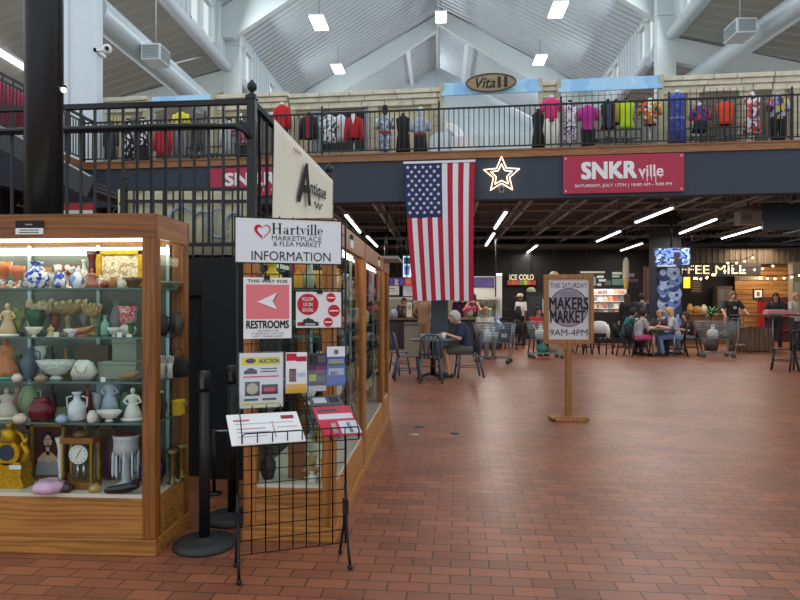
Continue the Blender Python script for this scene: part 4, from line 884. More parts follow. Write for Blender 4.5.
t = thing('black_purse', 'black ruffled purse seen through the right side glass, third shelf', 'purse', at(178, 3.76, z)); MB().lathe([(0, 0), (.05, 0), (.065, .04), (.06, .09), (.035, .12), (0, .122)], n=18, sy=.5, wob=.08, k=7).build('pouch', BLK, t); MB().path([(-.03, 0, .12), (-.02, 0, .17), (.02, 0, .17), (.03, 0, .12)], .004, 6).build('handle', BLK, t)
# fourth shelf
z = .72
statue('cream porcelain child bust at the left end of the fourth shelf', 7, Z1, z, 30, M((206, 190, 176), .4), CREAM, wide=1.7, arms=False, hair=M((176, 156, 130), .6))
pot('teapot', 'pale green teapot with white handles behind the burgundy vase', 'teapot', 29, Z1 + .1, z, 20, 30, 'round', M((150, 170, 130), .3), extra='handles')
pot('globe_vase', 'glossy burgundy round vase on the fourth shelf', 'vase', 42, Z1 - .06, z, 26, 22, 'round', M((110, 12, 34), .12))
t = thing('plate_stack', 'stack of green edged plates behind the burgundy vase', 'plates', at(61, Z1 + .08, z)); mb = MB()
for k in range(5): mb.lathe([(0, .008 * k), (.03, .008 * k), (.045, .008 * k + .012), (.044, .008 * k + .014), (.0, .008 * k + .004)], n=20)
mb.build('plates', M((176, 190, 160), .3), t)
pot('bottle_vase', 'white embossed bottle vase on the fourth shelf', 'vase', 77, Z1 - .06, z, 17, 28, 'bottle', M((222, 224, 232), .25, var=.08, scale=30), extra='handles')
pot('decanter', 'small ruby red decanter behind the white bottle vase', 'decanter', 88, Z1 + .08, z, 8, 32, 'bottle', M((130, 20, 30), .2), extra='lid')
case_box('doll_box', 'pale blue window box holding a doll on the fourth shelf', 'box', 96, 120, Z1 + .13, z, 44, M((156, 176, 196), .6), dep=.06)
statue('fair doll in a pale blue dress before the blue box', 110, Z1 + .07, z + .03, 34, M((196, 206, 222), .7), M((140, 150, 170), .6), name='doll', cat='doll', hair=M((150, 110, 70), .8), wide=1.1)
dish('boat_dish', 'white porcelain boat dish in front of the doll', 'dish', 109, Z1 - .1, z, 26, 11, PORC)
statue('white seated figurine at the right of the fourth shelf', 133, Z1 - .05, z, 32, PORC, PORC, wide=1.25)
pot('vase', 'black vase with a white flower seen through the right side glass, fourth shelf', 'vase', 160, 3.68, z, 14, 27, 'vase', pmat([(30, 30, 34), (30, 30, 34), (200, 196, 180)], 20, .3), extra=None)
case_box('yellow_box', 'bright yellow box seen through the right side glass, fourth shelf', 'box', 172, 180, 3.74, z + .002, 15, M((206, 170, 24), .6), dep=.08)
pot('bowl', 'green mottled bowl seen through the right side glass, fourth shelf', 'bowl', 180, 3.82, z, 16, 12, 'bowl', M((110, 124, 96), .5, var=.2, scale=20))
# bottom deck
z = .332
t = thing('mantel_clock', 'gilt figural mantel clock at the left end of the lower deck', 'clock', at(10, 3.62, z)); q = 3.62 / F
mb = MB(); mb.prism([(-22 * q, 0), (17 * q, 0), (17 * q, 4 * q), (14 * q, 10 * q), (15 * q, 20 * q), (13 * q, 26 * q), (-18 * q, 26 * q), (-20 * q, 14 * q)], -.03, .07); mb.build('plinth', GOLD, t, bevel=.004)
mb = MB(); mb.disc(0, 36 * q, 13 * q, -.03, .05); mb.build('drum', GOLD, t); mb = MB(); mb.disc(0, 36 * q, 8 * q, -.036, -.03); mb.build('dial', M((40, 50, 70), .3), t)
MB().lathe([(0, 46 * q), (9 * q, 46 * q), (7 * q, 52 * q), (8 * q, 57 * q), (3 * q, 60 * q)], n=12, wob=.1, k=5).ball((0, 0, 63 * q), 3.4 * q, 3.4 * q, 4 * q).path([(7 * q, 0, 57 * q), (13 * q, 0, 52 * q), (17 * q, -.01, 42 * q)], 2 * q, 7).build('seated_figure', GOLD, t)
MB().path([(15 * q, 0, 26 * q), (18 * q, 0, 36 * q), (14 * q, 0, 44 * q), (18 * q, 0, 50 * q)], [4 * q, 3 * q, 3.4 * q, 1.5 * q], 8).build('leaf_scroll', GOLD, t); mbx(4 * q, 16 * q, -.04, -.034, 20 * q, 24 * q).build('price_tag', PAPER, t)
p = at(31, 3.78, z); t = thing('framed_portrait', 'gilt framed portrait of a dark haired woman on the lower deck', 'painting', p); q = 3.78 / F; wq, hq = 36 * q, 57 * q
for b in ((0, wq, 0, 4 * q), (0, wq, hq - 4 * q, hq), (0, 4 * q, 0, hq), (wq - 4 * q, wq, 0, hq)): mbx(b[0], b[1], -.012, .012, b[2], b[3]).build('frame_rail', M((150, 110, 50), .4, .5, var=.2, scale=40), t, bevel=.003)
mbx(4 * q, wq - 4 * q, 0, .008, 4 * q, hq - 4 * q).build('canvas', M((70, 24, 26), .7), t)
mb = MB(); mb.prism([(5 * q, 5 * q), (wq - 5 * q, 5 * q), (wq - 7 * q, 17 * q), (wq / 2 + 5 * q, 20 * q), (wq / 2, 17 * q), (wq / 2 - 5 * q, 20 * q), (7 * q, 17 * q)], -.006, 0); mb.build('painted_dress', M((150, 150, 160), .7), t)
mb = MB(); mb.disc(wq / 2, 39 * q, 4.4 * q, -.005, -.004, 20, 6 * q); mb.box(wq / 2 - 1.9 * q, wq / 2 + 1.9 * q, -.005, -.004, 25 * q, 35 * q); mb.prism([(8 * q, 15 * q), (wq - 8 * q, 15 * q), (wq - 7 * q, 21 * q), (wq / 2 + 6 * q, 26 * q), (wq / 2 + 1.8 * q, 29 * q), (wq / 2 - 1.8 * q, 29 * q), (wq / 2 - 6 * q, 26 * q), (7 * q, 21 * q)], -.005, -.004); mb.build('painted_face', M((214, 176, 150), .7), t)
mb = MB(); mb.prism([(wq / 2 + 6 * q * math.cos(a), 41 * q + 7 * q * math.sin(a)) for a in [-.5 + i * (PI + 1) / 16 for i in range(17)]] + [(wq / 2 - 3.6 * q, 41 * q), (wq / 2 - 2.2 * q, 44 * q), (wq / 2, 46 * q), (wq / 2 + 2.2 * q, 44 * q), (wq / 2 + 3.6 * q, 41 * q)], -.007, -.005); mb.build('painted_hair', M((30, 18, 16), .7), t)
mb = MB()
for s_ in (-1, 1): mb.box(wq / 2 + s_ * 1.7 * q - .9 * q, wq / 2 + s_ * 1.7 * q + .9 * q, -.006, -.005, 40.2 * q, 41 * q)
mb.box(wq / 2 - 1.2 * q, wq / 2 + 1.2 * q, -.006, -.005, 36 * q, 36.7 * q); mb.build('painted_features', M((110, 60, 50), .7), t)
pot('ring_dish', 'lilac flower shaped covered dish on the lower deck', 'dish', 49, 3.52, z, 31, 13, 'round', M((206, 170, 196), .3, var=.06, scale=40), wob=.08, k=6)
pot('candlestick', 'white porcelain candlestick beside the carriage clock', 'candlestick', 61, 3.68, z, 11, 47, 'tall', PORC)
t = thing('carriage_clock', 'brass framed carriage clock with a white dial on the lower deck', 'clock', at(81, 3.62, z)); q = 3.62 / F
mbx(-17 * q, 17 * q, -.05, .05, 0, 7 * q).build('plinth', M((150, 96, 50), .35, .4), t, bevel=.003); mbx(-17 * q, 17 * q, -.05, .05, 45 * q, 51 * q).build('top_plate', M((150, 96, 50), .35, .4), t, bevel=.003)
for x in (-15.5, 13.5):
    for y in (-.045, .037): mbx(x * q, (x + 2) * q, y, y + .008, 7 * q, 45 * q).build('pillar', BRASS, t)
mbx(-12 * q, 12 * q, .03, .035, 7 * q, 45 * q).build('back_plate', M((90, 84, 60), .5), t)
mb = MB(); mb.disc(0, 34 * q, 9.5 * q, -.03, -.02, 28); mb.build('dial', PORC, t); mb = MB(); mb.bar((0, -.032, 34 * q), (3 * q, -.032, 39 * q), .003, .002); mb.bar((0, -.032, 34 * q), (-2 * q, -.032, 30 * q), .003, .002)
for k in range(12): a = k * PI / 6; mb.box(7.6 * q * math.sin(a) - .0018, 7.6 * q * math.sin(a) + .0018, -.032, -.03, 34 * q + 7.6 * q * math.cos(a) - .003, 34 * q + 7.6 * q * math.cos(a) + .003)
mb.build('hands_and_marks', INK, t); MB().tube((-3 * q, 0, 9 * q), (-3 * q, 0, 24 * q), .008).tube((3 * q, 0, 9 * q), (3 * q, 0, 24 * q), .008).build('pendulum', CHROME, t)
MB().lathe([(0, 51 * q), (9 * q, 51 * q), (7 * q, 56 * q), (3 * q, 58 * q)], n=12, wob=.1, k=4).path([(-8 * q, 0, 54 * q), (-4 * q, 0, 62 * q), (4 * q, 0, 62 * q), (8 * q, 0, 54 * q)], 1.4 * q, 7).build('finial', M((120, 84, 50), .4, .4), t)
t = pot('lustre_vase', 'tall clear and white lustre vase with hanging crystals on the lower deck', 'vase', 126, 3.64, z, 25, 52, 'lustre', M((196, 196, 204), .15, var=.15, scale=30)); q = 3.64 / F; mb = MB()
for k in range(10): a = k * 2 * PI / 10; x, y = 12.3 * q * math.cos(a), 12.3 * q * math.sin(a); mb.lathe([(0, 10 * q), (1.3 * q, 14 * q), (1 * q, 32 * q), (0, 37 * q)], (x, y, 0), 6)
mb.build('crystal_drops', M((216, 222, 230), .05), t); MB().lathe([(11.4 * q, 50 * q), (13.2 * q, 52.5 * q), (10.4 * q, 52.6 * q)], n=20).build('red_rim', M((120, 30, 40), .3), t)
t = thing('boot_ornament', 'black glass shoe ornament in front of the lustre vase', 'ornament', at(123, 3.5, z)); q = 3.5 / F
MB().rings([[(x * q, .022 * s_ * math.cos(j * PI / 6), max(0.0, zz * q + 4 * q * s_ * math.sin(j * PI / 6))) for j in range(12)] for x, zz, s_ in ((-19, 2.5, .4), (-15, 3.5, .9), (-8, 4, 1.1), (0, 5, 1.25), (8, 7, 1.2), (14, 8, .9), (17, 8, .3))]).build('shoe', M((26, 22, 30), .15), t); MB().prism([(9 * q, 9 * q), (16 * q, 9 * q), (17 * q, 16 * q), (11 * q, 15 * q)], -.018, .018).build('ankle', M((26, 22, 30), .15), t)
pot('cobalt_vase', 'tall cobalt blue vase on the lower deck by the corner post', 'vase', 152, 3.66, z, 26, 40, 'vase', M((24, 28, 84), .15))
for k, (px_, lb) in enumerate(((106, 'brown carved wooden frame behind the lustre vase on the lower deck'), (20, 'dark gilt picture frame behind the mantel clock'))):
    p = at(px_ - 10, 3.79, z); t = thing('empty_frame', lb, 'picture frame', p); q = 3.79 / F
    for b in ((0, 20 * q, 0, 4 * q), (0, 20 * q, 50 * q, 54 * q), (0, 4 * q, 0, 54 * q), (16 * q, 20 * q, 0, 54 * q)): mbx(b[0], b[1], 0, .02, b[2], b[3]).build('frame_rail', M((110, 76, 50), .6), t, bevel=.003)
    mbx(3 * q, 17 * q, .008, .014, 3 * q, 51 * q).build('backing', M((92, 66, 50), .7), t)
for k, (px_, z_, Zz) in enumerate(((172, .332, 3.7), (181, .332, 3.82))): pot('brass_figure', ('brass candle lamp seen through the right side glass on the lower deck', 'second brass lamp at the rear of the lower deck')[k], 'lamp', px_, Zz, z_, 12, 34, 'tall', M((120, 104, 60), .3, .7))

# smaller wares standing behind the front row of the left cabinet
BACKROW = [
 (1.474, [('amber', (190, 120, 40), 'goblet', 'goblet', 45, 12, 22), ('clear', (200, 210, 206), 'bottle', 'bottle', 84, 8, 30), ('ivory', (226, 216, 196), 'round', 'jar', 115, 14, 14)]),
 (1.20, [('cobalt blue', (40, 60, 130), 'vase', 'vase', 14, 11, 26), ('rust brown', (140, 80, 50), 'urn', 'urn', 55, 13, 22), ('silver grey', (150, 156, 160), 'goblet', 'goblet', 84, 12, 26), ('sage green', (110, 136, 110), 'bottle', 'bottle', 97, 9, 30), ('smoky', (120, 120, 124), 'vase', 'vase', 116, 12, 34)]),
 (.95, [('olive', (104, 104, 66), 'round', 'jar', 18, 15, 22), ('white', (224, 224, 220), 'goblet', 'goblet', 41, 13, 30), ('charcoal', (52, 50, 54), 'vase', 'vase', 50, 13, 30), ('honey brown', (150, 104, 60), 'bottle', 'bottle', 66, 9, 28)]),
 (.72, [('dusty pink', (196, 140, 140), 'vase', 'vase', 18, 12, 28), ('black', (36, 34, 38), 'bottle', 'bottle', 52, 10, 30), ('pearl white', (220, 220, 224), 'urn', 'urn', 97, 10, 22), ('dull green', (80, 104, 84), 'round', 'jar', 126, 15, 24)]),
 (.332, [('bronze', (110, 84, 50), 'tall', 'candlestick', 27, 10, 46), ('milky', (206, 204, 200), 'vase', 'vase', 95, 12, 36), ('plum', (84, 40, 66), 'vase', 'vase', 111, 14, 42), ('walnut', (96, 60, 36), 'urn', 'urn', 141, 15, 40)])]
SHN = {1.474: 'top shelf', 1.20: 'second shelf', .95: 'third shelf', .72: 'fourth shelf', .332: 'lower deck'}
for z_, row in BACKROW:
    for cn, c, pf, nm, px_, w_, h_ in row: pot(nm, '%s %s in the back row on the %s of the left cabinet' % (cn, nm, SHN[z_]), nm, px_, 3.795, z_, w_, h_, pf, M(c, .3, var=.1, scale=25))
for i, (px_, z_, w_, h_, c, lb) in enumerate(((66, .332, 13, 9, (60, 50, 44), 'small dark lidded trinket dish before the carriage clock'), (95, .332, 12, 8, (180, 150, 90), 'small brass ashtray right of the carriage clock'), (20, .72, 14, 9, (200, 190, 170), 'small cream saucer dish before the pale green teapot'), (62, .72, 12, 8, (150, 170, 200), 'small pale blue dish right of the burgundy vase'), (92, .72, 10, 12, (226, 220, 210), 'small white bell before the pale blue doll box'), (41, .95, 12, 7, (150, 130, 100), 'small tan saucer before the grey blue pitcher'), (17, .95, 10, 8, (206, 196, 180), 'tiny ivory pot left of the grey blue pitcher'), (113, 1.474, 9, 11, (170, 110, 60), 'tiny amber jar in front of the gold framed painting'), (122, 1.474, 9, 9, (226, 220, 200), 'tiny white pot in front of the gold framed painting'))):
    pot('trinket_pot', lb, 'dish', px_, 3.53, z_, w_, h_, 'round', M(c, .35, var=.1, scale=30))
for px_, z_, lb in ((51, 1.20, 'small white price tag at the front of the second shelf, left of the cup'), (117, 1.20, 'small white price tag at the front of the second shelf, under the pink shade'), (100, .95, 'small white price tag hanging at the front of the third shelf'), (127, .95 + .24, 'round white price sticker at the shelf edge above the grey green box')):
    p = AX(px_, 3.48, z_); o = mbx(-.014, .014, -.001, .001, 0, .028).build('price_tag', PAPER, None, (p.x, LY0 + .035, z_)); tag(o, lb, 'price tag')
# wares in the first aisle cabinet, seen through the wire stand
def rc(px, y): return -1.1 + .45 * 0, y
items = [('yellow_tin', 'bright yellow tin on the top shelf of the first aisle cabinet', 'tin', 272, 3.78, 1.474, 20, 26, 'bottle', M((230, 196, 30), .4)),
 ('brown_jug', 'brown pottery jug beside the yellow tin', 'jug', 258, 3.80, 1.474, 10, 24, 'vase', M((120, 70, 40), .4)),
 ('yellow_jar', 'yellow and red jar on the top shelf of the first aisle cabinet', 'jar', 298, 3.8, 1.474, 9, 24, 'bottle', M((220, 160, 40), .4)),
 ('glass_vase', 'pale green glass vase on the top shelf of the first aisle cabinet', 'vase', 309, 3.85, 1.474, 12, 24, 'vase', M((170, 190, 160), .2)),
 ('cream_jug', 'cream jug with pink flowers near the corner of the top shelf', 'jug', 333, 3.9, 1.474, 12, 20, 'round', pmat([(226, 214, 196), (200, 140, 120), (230, 220, 204)], 30, .4)),
 ('green_bowl', 'green glass bowl below the sign on the second shelf', 'bowl', 285, 3.85, 1.20, 22, 14, 'bowl', M((120, 140, 96), .3)),
 ('pot', 'small ochre pot on the second shelf behind the red and white leaflet', 'pot', 318, 3.8, 1.20, 12, 22, 'round', M((176, 130, 70), .5)),
 ('blue_jar', 'pale blue jar on the third shelf between the two posters', 'jar', 322, 3.8, .95, 10, 22, 'bottle', M((130, 170, 196), .3)),
 ('green_jar', 'grey green lidded jar on the third shelf above the leaflets', 'jar', 300, 3.82, .95, 12, 22, 'urn', M((120, 130, 110), .4)),
 ('brown_pot', 'brown speckled pot on the third shelf behind the leaflets', 'pot', 276, 3.84, .95, 12, 20, 'round', M((130, 96, 66), .6, var=.2)),
 ('basket', 'small woven basket on the fourth shelf behind the tray', 'basket', 268, 3.82, .72, 22, 14, 'bowl', M((130, 104, 70), .8, var=.25, scale=40)),
 ('brass_cup', 'brass cup on the fourth shelf behind the tray', 'cup', 318, 3.85, .72, 10, 16, 'goblet', BRASS),
 ('dark_vase', 'black iron vase at the left of the cabinet deck behind the wire stand', 'vase', 268, 3.8, .332, 16, 30, 'vase', M((40, 36, 34), .5)),
 ('toy_mug', 'white mug in front of the teddy on the cabinet deck', 'mug', 312, 3.74, .332, 9, 10, 'bottle', PORC)]
for it in items: pot(*it)
case_box('wooden_box', 'tall brown wooden box on the deck behind the wire stand', 'box', 288, 304, 3.8, .332, 34, M((134, 80, 44), .5, var=.15), dep=.1)
case_box('ketchup_tin', 'red and yellow tin beside the teddy on the cabinet deck', 'tin', 321, 327, 3.76, .332, 22, M((214, 150, 40), .4), dep=.03)
t = thing('teddy', 'small tan teddy bear on the deck behind the wire stand', 'teddy bear', at(312, 3.8, .332)); mb = MB(); mb.ball((0, 0, .045), .035, .03, .045).ball((0, -.005, .105), .03, .028, .028)
for s in (-1, 1): mb.ball((s * .022, 0, .13), .011).path([(s * .03, 0, .065), (s * .045, -.02, .05)], [.012, .01], 7).path([(s * .02, -.01, .015), (s * .028, -.05, .014)], [.015, .013], 7)
mb.ball((0, -.03, .1), .013, .01, .01); mb.build('body', M((186, 150, 104), .8, var=.1), t)
r = random.Random(3)
kinds = ['vase', 'bowl', 'round', 'urn', 'goblet', 'bottle']; cols = [(206, 196, 170), (150, 60, 50), (226, 222, 214), (90, 120, 90), (196, 150, 80), (120, 140, 160), (210, 180, 150)]
desc = ['tan', 'brick red', 'white', 'green', 'ochre', 'blue grey', 'peach']; knm = {'vase': 'vase', 'bowl': 'bowl', 'round': 'round jar', 'urn': 'urn', 'goblet': 'goblet', 'bottle': 'bottle'}
sn = {1.474: 'top', 1.20: 'second', .95: 'third', .72: 'fourth', .332: 'bottom'}; seen = set(); num = 0
for z_ in (1.474, 1.20, .95, .72, .332):           # wares seen through the long side of the aisle cabinets
    for y_ in (4.15, 4.55, 4.9, 5.5, 5.95, 6.4, 7.1):
        while True:
            kk, ci = r.choice(kinds), r.randrange(7); key = (kk, ci, z_, y_ > 5.1)
            if key not in seen: seen.add(key); break
        rad, hh = r.uniform(.04, .065), r.uniform(.1, .19)
        which = 'first' if y_ < 5.1 else ('second' if y_ < 6.8 else 'last')
        t = thing(kk if kk not in ('round',) else 'jar', '%s ceramic %s on the %s shelf of the %s aisle cabinet' % (desc[ci], knm[kk], sn[z_], which), knm[kk].split()[-1], (-.80 + r.uniform(-.08, .06), y_, z_))
        MB().lathe([(a * rad, b * hh) for a, b in PROF[kk]], n=14).build('body', M(cols[ci], .4, var=.12, scale=25), t); num += 1
for k, y_ in enumerate((4.3, 5.75)):
    t = thing('red_garment', ('tall dark red cloth hanging inside the first aisle cabinet', 'tall dark red cloth hanging inside the second aisle cabinet')[k], 'cloth', (-1.0, y_, 1.474)); MB().rings([[(.02 * math.cos(j * PI / 6), .09 * f * math.sin(j * PI / 6), zz) for j in range(12)] for zz, f in ((.0, 1.2), (.12, 1), (.22, .9), (.25, .3))]).build('cloth', M((150, 34, 48), .8), t)

# ------------------------------------------------------------ wire sign stand
PL, PR = W(237.5, VY, 3.2), W(345.5, VY, 3.38); PV = (PR - PL); PW = Vector((PV.x, PV.y, 0)).length; PRZ = math.atan2(PV.y, PV.x)
pdir = Vector((math.cos(PRZ), math.sin(PRZ), 0)); pn_ = Vector((math.sin(PRZ), -math.cos(PRZ), 0))
def pan(px, py, o=0):                              # on the wire panel: photo point -> along, height
    a = W(px, VY, 1.0); base = PL + pn_ * o; den = a.x * pn_.x + a.y * pn_.y; t = (base.x * pn_.x + base.y * pn_.y) / den
    u = (a.x * t - base.x) * pdir.x + (a.y * t - base.y) * pdir.y; return u, H + (VY - py) * t / F
t = thing('wire_stand', 'black wire grid display stand holding the information signs', 'display stand', (PL.x, PL.y, 0), PRZ)
WIRE = M((20, 20, 22), .4, .3); mb = MB(); zt, zb = pan(290, 217)[1], .105; zb = .105; st = PW / 8
for i in range(9): x = st * i; mb.tube((x, 0, zb), (x, 0, zt), .0035 if 0 < i < 8 else .006, 6)
zz = zb
while zz < zt + .01: mb.tube((0, .004, zz), (PW, .004, zz), .003, 6); zz += st * 1.02
mb.build('grid_panel', WIRE, t)
for x in (0, PW):
    mb = MB(); mb.path([(x, 0, .42), (x, -.012, .3), (x, -.03, .2), (x, -.06, .1), (x + .0, -.1, .02)], .008, 8); mb.ball((x, -.1, .014), .014, .02, .014); mb.path([(x, .012, .34), (x, .03, .2), (x, .12, .03)], .008, 8).ball((x, .12, .014), .014); mb.box(x - .012, x + .012, -.02, .02, .26, .34)
    mb.build('leg', WIRE, t)
ztb = pan(300, 400)[1]; zl0 = ztb - .165; dep = .28
mb = MB()
for i in range(9): x = st * i; mb.tube((x, -.005, ztb), (x, -dep, zl0), .003, 6)
for k in range(4): f = k / 3; mb.tube((0, -.005 - (dep - .005) * f, ztb + (zl0 - ztb) * f), (PW, -.005 - (dep - .005) * f, ztb + (zl0 - ztb) * f), .003, 6)
mb.path([(0, -dep, zl0), (0, -dep, zl0 + .05), (.012, -dep, zl0 + .062), (PW - .012, -dep, zl0 + .062), (PW, -dep, zl0 + .05), (PW, -dep, zl0)], .004, 6)
for i in range(1, 8): x = st * i; mb.tube((x, -dep, zl0), (x, -dep, zl0 + .062), .003, 6)
mb.path([(0, -.004, ztb + .06), (0, -dep, zl0 + .05)], .003, 6); mb.path([(PW, -.004, ztb + .06), (PW, -dep, zl0 + .05)], .003, 6)
mb.build('sloping_tray', WIRE, t)
def psign(name, label, cat, pxa, pxb, yt, yb_, mat=PAPER, o=.012, th=.004, frame_=None):
    u0, z0 = pan(pxa, yb_, o); u1, z1 = pan(pxb, yb_, o); _, z2 = pan((pxa + pxb) / 2, yt, o); z0 = (z0 + z1) / 2
    p = PL + pdir * u0 + pn_ * o; t = thing(name, label, cat, (p.x, p.y, z0), PRZ); w, h = u1 - u0, z2 - z0
    mbx(0, w, 0, th, 0, h).build('panel', mat, t)
    if frame_: 
        for b in ((-.006, w + .006, -.006, .0), (-.006, w + .006, h, h + .006), (-.006, 0, 0, h), (w, w + .006, 0, h)): mbx(b[0], b[1], -.002, th + .002, b[2], b[3]).build('edge_strip', frame_, t)
    return t, w, h
def serif_word(t, x0, z0, W_, H_):                  # the market's name in a bookish face with thin serifs
    mb = MB(); X = [0.0]; sc = H_; GW = 4.93; kx = W_ / GW
    def bx(a, b, c, d): mb.box(x0 + (X[0] + a) * kx, x0 + (X[0] + b) * kx, -.002, -.0005, z0 + c * sc, z0 + d * sc)
    def stem(a, c, d, foot=True, head=True, th=.15):
        bx(a, a + th, c, d)
        if foot: bx(a - .09, a + th + .09, c, c + .035)
        if head: bx(a - .09, a + .02, d - .035, d)
    def ring(cx_, rz_, rx_, a0, a1, thick=.15):
        n = 22; V = []
        for i in range(n + 1):
            a = a0 + (a1 - a0) * i / n; tk = .035 + (thick - .035) * abs(math.cos(a)); V += [(x0 + (X[0] + cx_ + rx_ * math.cos(a)) * kx, -.002, z0 + (rz_ + rz_ * math.sin(a)) * sc), (x0 + (X[0] + cx_ + (rx_ - tk) * math.cos(a)) * kx, -.002, z0 + (rz_ + (rz_ - .035) * math.sin(a)) * sc)]
        k = mb.vs(V)
        for i in range(n): mb.face([k + 2 * i, k + 2 * i + 2, k + 2 * i + 3, k + 2 * i + 1])
    def quad(*p): k = mb.vs([(x0 + (X[0] + a) * kx, -.002, z0 + b * sc) for a, b in p]); mb.face(range(k, k + len(p)))
    for g in 'Hartville':
        if g == 'H':
            for a in (.12, .72): stem(a, 0, 1, th=.18); bx(a - .09, a + .27, .965, 1)
            bx(.2, .8, .49, .54); X[0] += 1.1
        elif g == 'a': ring(.27, .17, .22, .2, 6.1); bx(.38, .53, .0, .5); ring(.29, .31, .21, .2, 2.7, .12); bx(.5, .62, 0, .035); X[0] += .68
        elif g == 'r': stem(.12, 0, .6); quad((.26, .44), (.36, .58), (.5, .62), (.5, .5), (.4, .52), (.27, .36)); X[0] += .55
        elif g == 't': stem(.14, .04, .8, False, False, .14); bx(.02, .44, .56, .6); bx(.2, .44, 0, .05); X[0] += .46
        elif g == 'v': quad((.06, .6), (.23, .6), (.38, .14), (.31, 0)); quad((.31, 0), (.36, .1), (.55, .6), (.5, .6)); bx(-.01, .3, .57, .6); bx(.42, .63, .57, .6); X[0] += .64
        elif g == 'i': stem(.1, 0, .6); bx(.09, .26, .74, .9); X[0] += .36
        elif g == 'l': stem(.1, 0, 1); X[0] += .36
        elif g == 'e': ring(.3, .31, .26, .1, 5.6); bx(.08, .54, .31, .35); X[0] += .6
    return mb.build('lettering', M((40, 30, 34), .7), t)
t, w, h = psign('information_sign', 'white market information sign at the top of the wire stand', 'sign', 235.5, 341, 219.5, 263, M((222, 226, 230), .6), frame_=INK, o=.014)
text('INFORMATION', w * .75, h * .21, INK, t, w * .52, h * .155); serif_word(t, w * .33, h * .655, w * .475, h * .25); text('MARKETPLACE', w * .475, h * .115, M((60, 60, 64), .7), t, w * .57, h * .565); text('& FLEA MARKET', w * .46, h * .11, M((60, 60, 64), .7), t, w * .575, h * .435)
hc = (w * .245, h * .71); s_ = h * .2
def heart(k, a0, a1, n=26): return [(hc[0] + s_ * k * .062 * 16 * math.sin(a) ** 3 * .92, hc[1] + s_ * k * .062 * (13 * math.cos(a) - 5 * math.cos(2 * a) - 2 * math.cos(3 * a) - math.cos(4 * a))) for a in [a0 + (a1 - a0) * i / n for i in range(n + 1)]]
mb = MB()
for a0, a1 in ((.12, PI - .6), (PI + .0, 2 * PI - .12)):
    po, pi = heart(1, a0, a1), heart(.62 if a0 > 2 else .86, a0, a1)
    for i in range(len(po) - 1): f = math.sin(PI * (i + .5) / len(po)) ; n = mb.vs([(po[i][0], -.002, po[i][1]), (po[i + 1][0], -.002, po[i + 1][1]), (pi[i + 1][0], -.002, pi[i + 1][1]), (pi[i][0], -.002, pi[i][1])]); mb.face([n, n + 1, n + 2, n + 3])
o = mb.build('heart_emblem', RED, t)
PINK = M((226, 120, 128), .8)
t, w, h = psign('restroom_sign', 'white and pink sign with a left arrow to the restrooms', 'sign', 243.5, 291.5, 277.5, 338.5)
mbx(w * .05, w * .95, -.001, 0, h * .32, h * .885).build('pink_field', PINK, t)
mb = MB(); mb.prism([(w * .28 + .004, h * .6 - .004), (w * .7 + .004, h * .755 - .004), (w * .6 + .004, h * .61 - .004), (w * .7 + .004, h * .475 - .004)], -.0014, -.001); mb.build('arrow_shadow', M((90, 50, 56), .8), t)
mb = MB(); mb.prism([(w * .28, h * .6), (w * .7, h * .755), (w * .6, h * .61), (w * .7, h * .475)], -.002, -.0014); mb.build('arrow', PAPER, t)
text('THIS WAY FOR', w * .84, h * .05, INK, t, w * .5, h * .94, bold=.01); text('RESTROOMS', w * .88, h * .125, INK, t, w * .5, h * .23, bold=.03)
for k, s1 in enumerate(('AROUND THE', 'STAIRWELL ON THE', 'LEFT HAND SIDE')): text(s1, w * (.44, .68, .62)[k], h * .028, INK, t, w * .5, h * (.128 - .045 * k))
mbx(w * .42, w * .54, -.008, .008, h - .012, h + .012).build('clip', INK, t)
t, w, h = psign('social_sign', 'white follow us sign with red discs on the wire stand', 'sign', 296, 341, 292, 327.5, M((224, 222, 224), .8))
mb = MB(); mb.disc(w * .26, h * .65, w * .235, -.001, 0, 32); mb.build('large_disc', RED, t)
for x, z, r_ in ((.77, .84, .105), (.84, .47, .135), (.71, .15, .105)): mb = MB(); mb.disc(w * x, h * z, w * r_, -.001, 0, 24); mb.build('small_disc', RED, t); mbx(w * (x - r_ * .75), w * (x + r_ * .75), -.0015, -.001, h * z - .003, h * z + .003).build('white_line', PAPER, t)
for k, s1 in enumerate(('FOLLOW', 'US ON', 'SOCIAL')): text(s1, w * (.25, .2, .24)[k], h * .1, PAPER, t, w * .26, h * (.8 - .15 * k), bold=.012)
mb = MB(); mb.prism([(w * .03, h * .05), (w * .5, h * .05), (w * .5, h * .15), (w * .4, h * .18), (w * .36, h * .24), (w * .3, h * .25), (w * .27, h * .3), (w * .24, h * .25), (w * .17, h * .24), (w * .14, h * .16), (w * .03, h * .15)], -.001, 0); mb.build('building_emblem', M((52, 52, 58), .8), t); mbx(w * .03, w * .14, -.0015, -.001, h * .05, h * .15).build('red_panel', M((150, 30, 44), .8), t); mbx(w * .2, w * .42, -.0015, -.001, h * .07, h * .12).build('white_line', M((170, 170, 174), .8), t)
mbx(w * .46, w * .58, -.006, .008, h - .01, h + .01).build('clip', INK, t)
ACR = glassmat((.96, .97, .98), .9, .05)
t, w, h = psign('auction_flyer', 'white auction flyer with a yellow header in a clear holder', 'flyer', 239.5, 283, 353, 407.5, M((226, 228, 234), .7), o=.03)
mbx(w * .05, w * .93, -.001, 0, h * .78, h * .93).build('yellow_header', M((240, 216, 30), .8), t); text('AUCTION', w * .46, h * .075, INK, t, w * .67, h * .855, bold=.03); mb = MB(); mb.disc(w * .25, h * .86, w * .12, -.002, -.001, 20, h * .045); mb.build('header_emblem', INK, t)
mb = MB(); mb.prism([(w * .1, h * .62), (w * .4, h * .62), (w * .4, h * .68), (w * .28, h * .73), (w * .22, h * .73), (w * .1, h * .67)], -.001, 0); mb.build('building_emblem', M((50, 52, 60), .8), t)
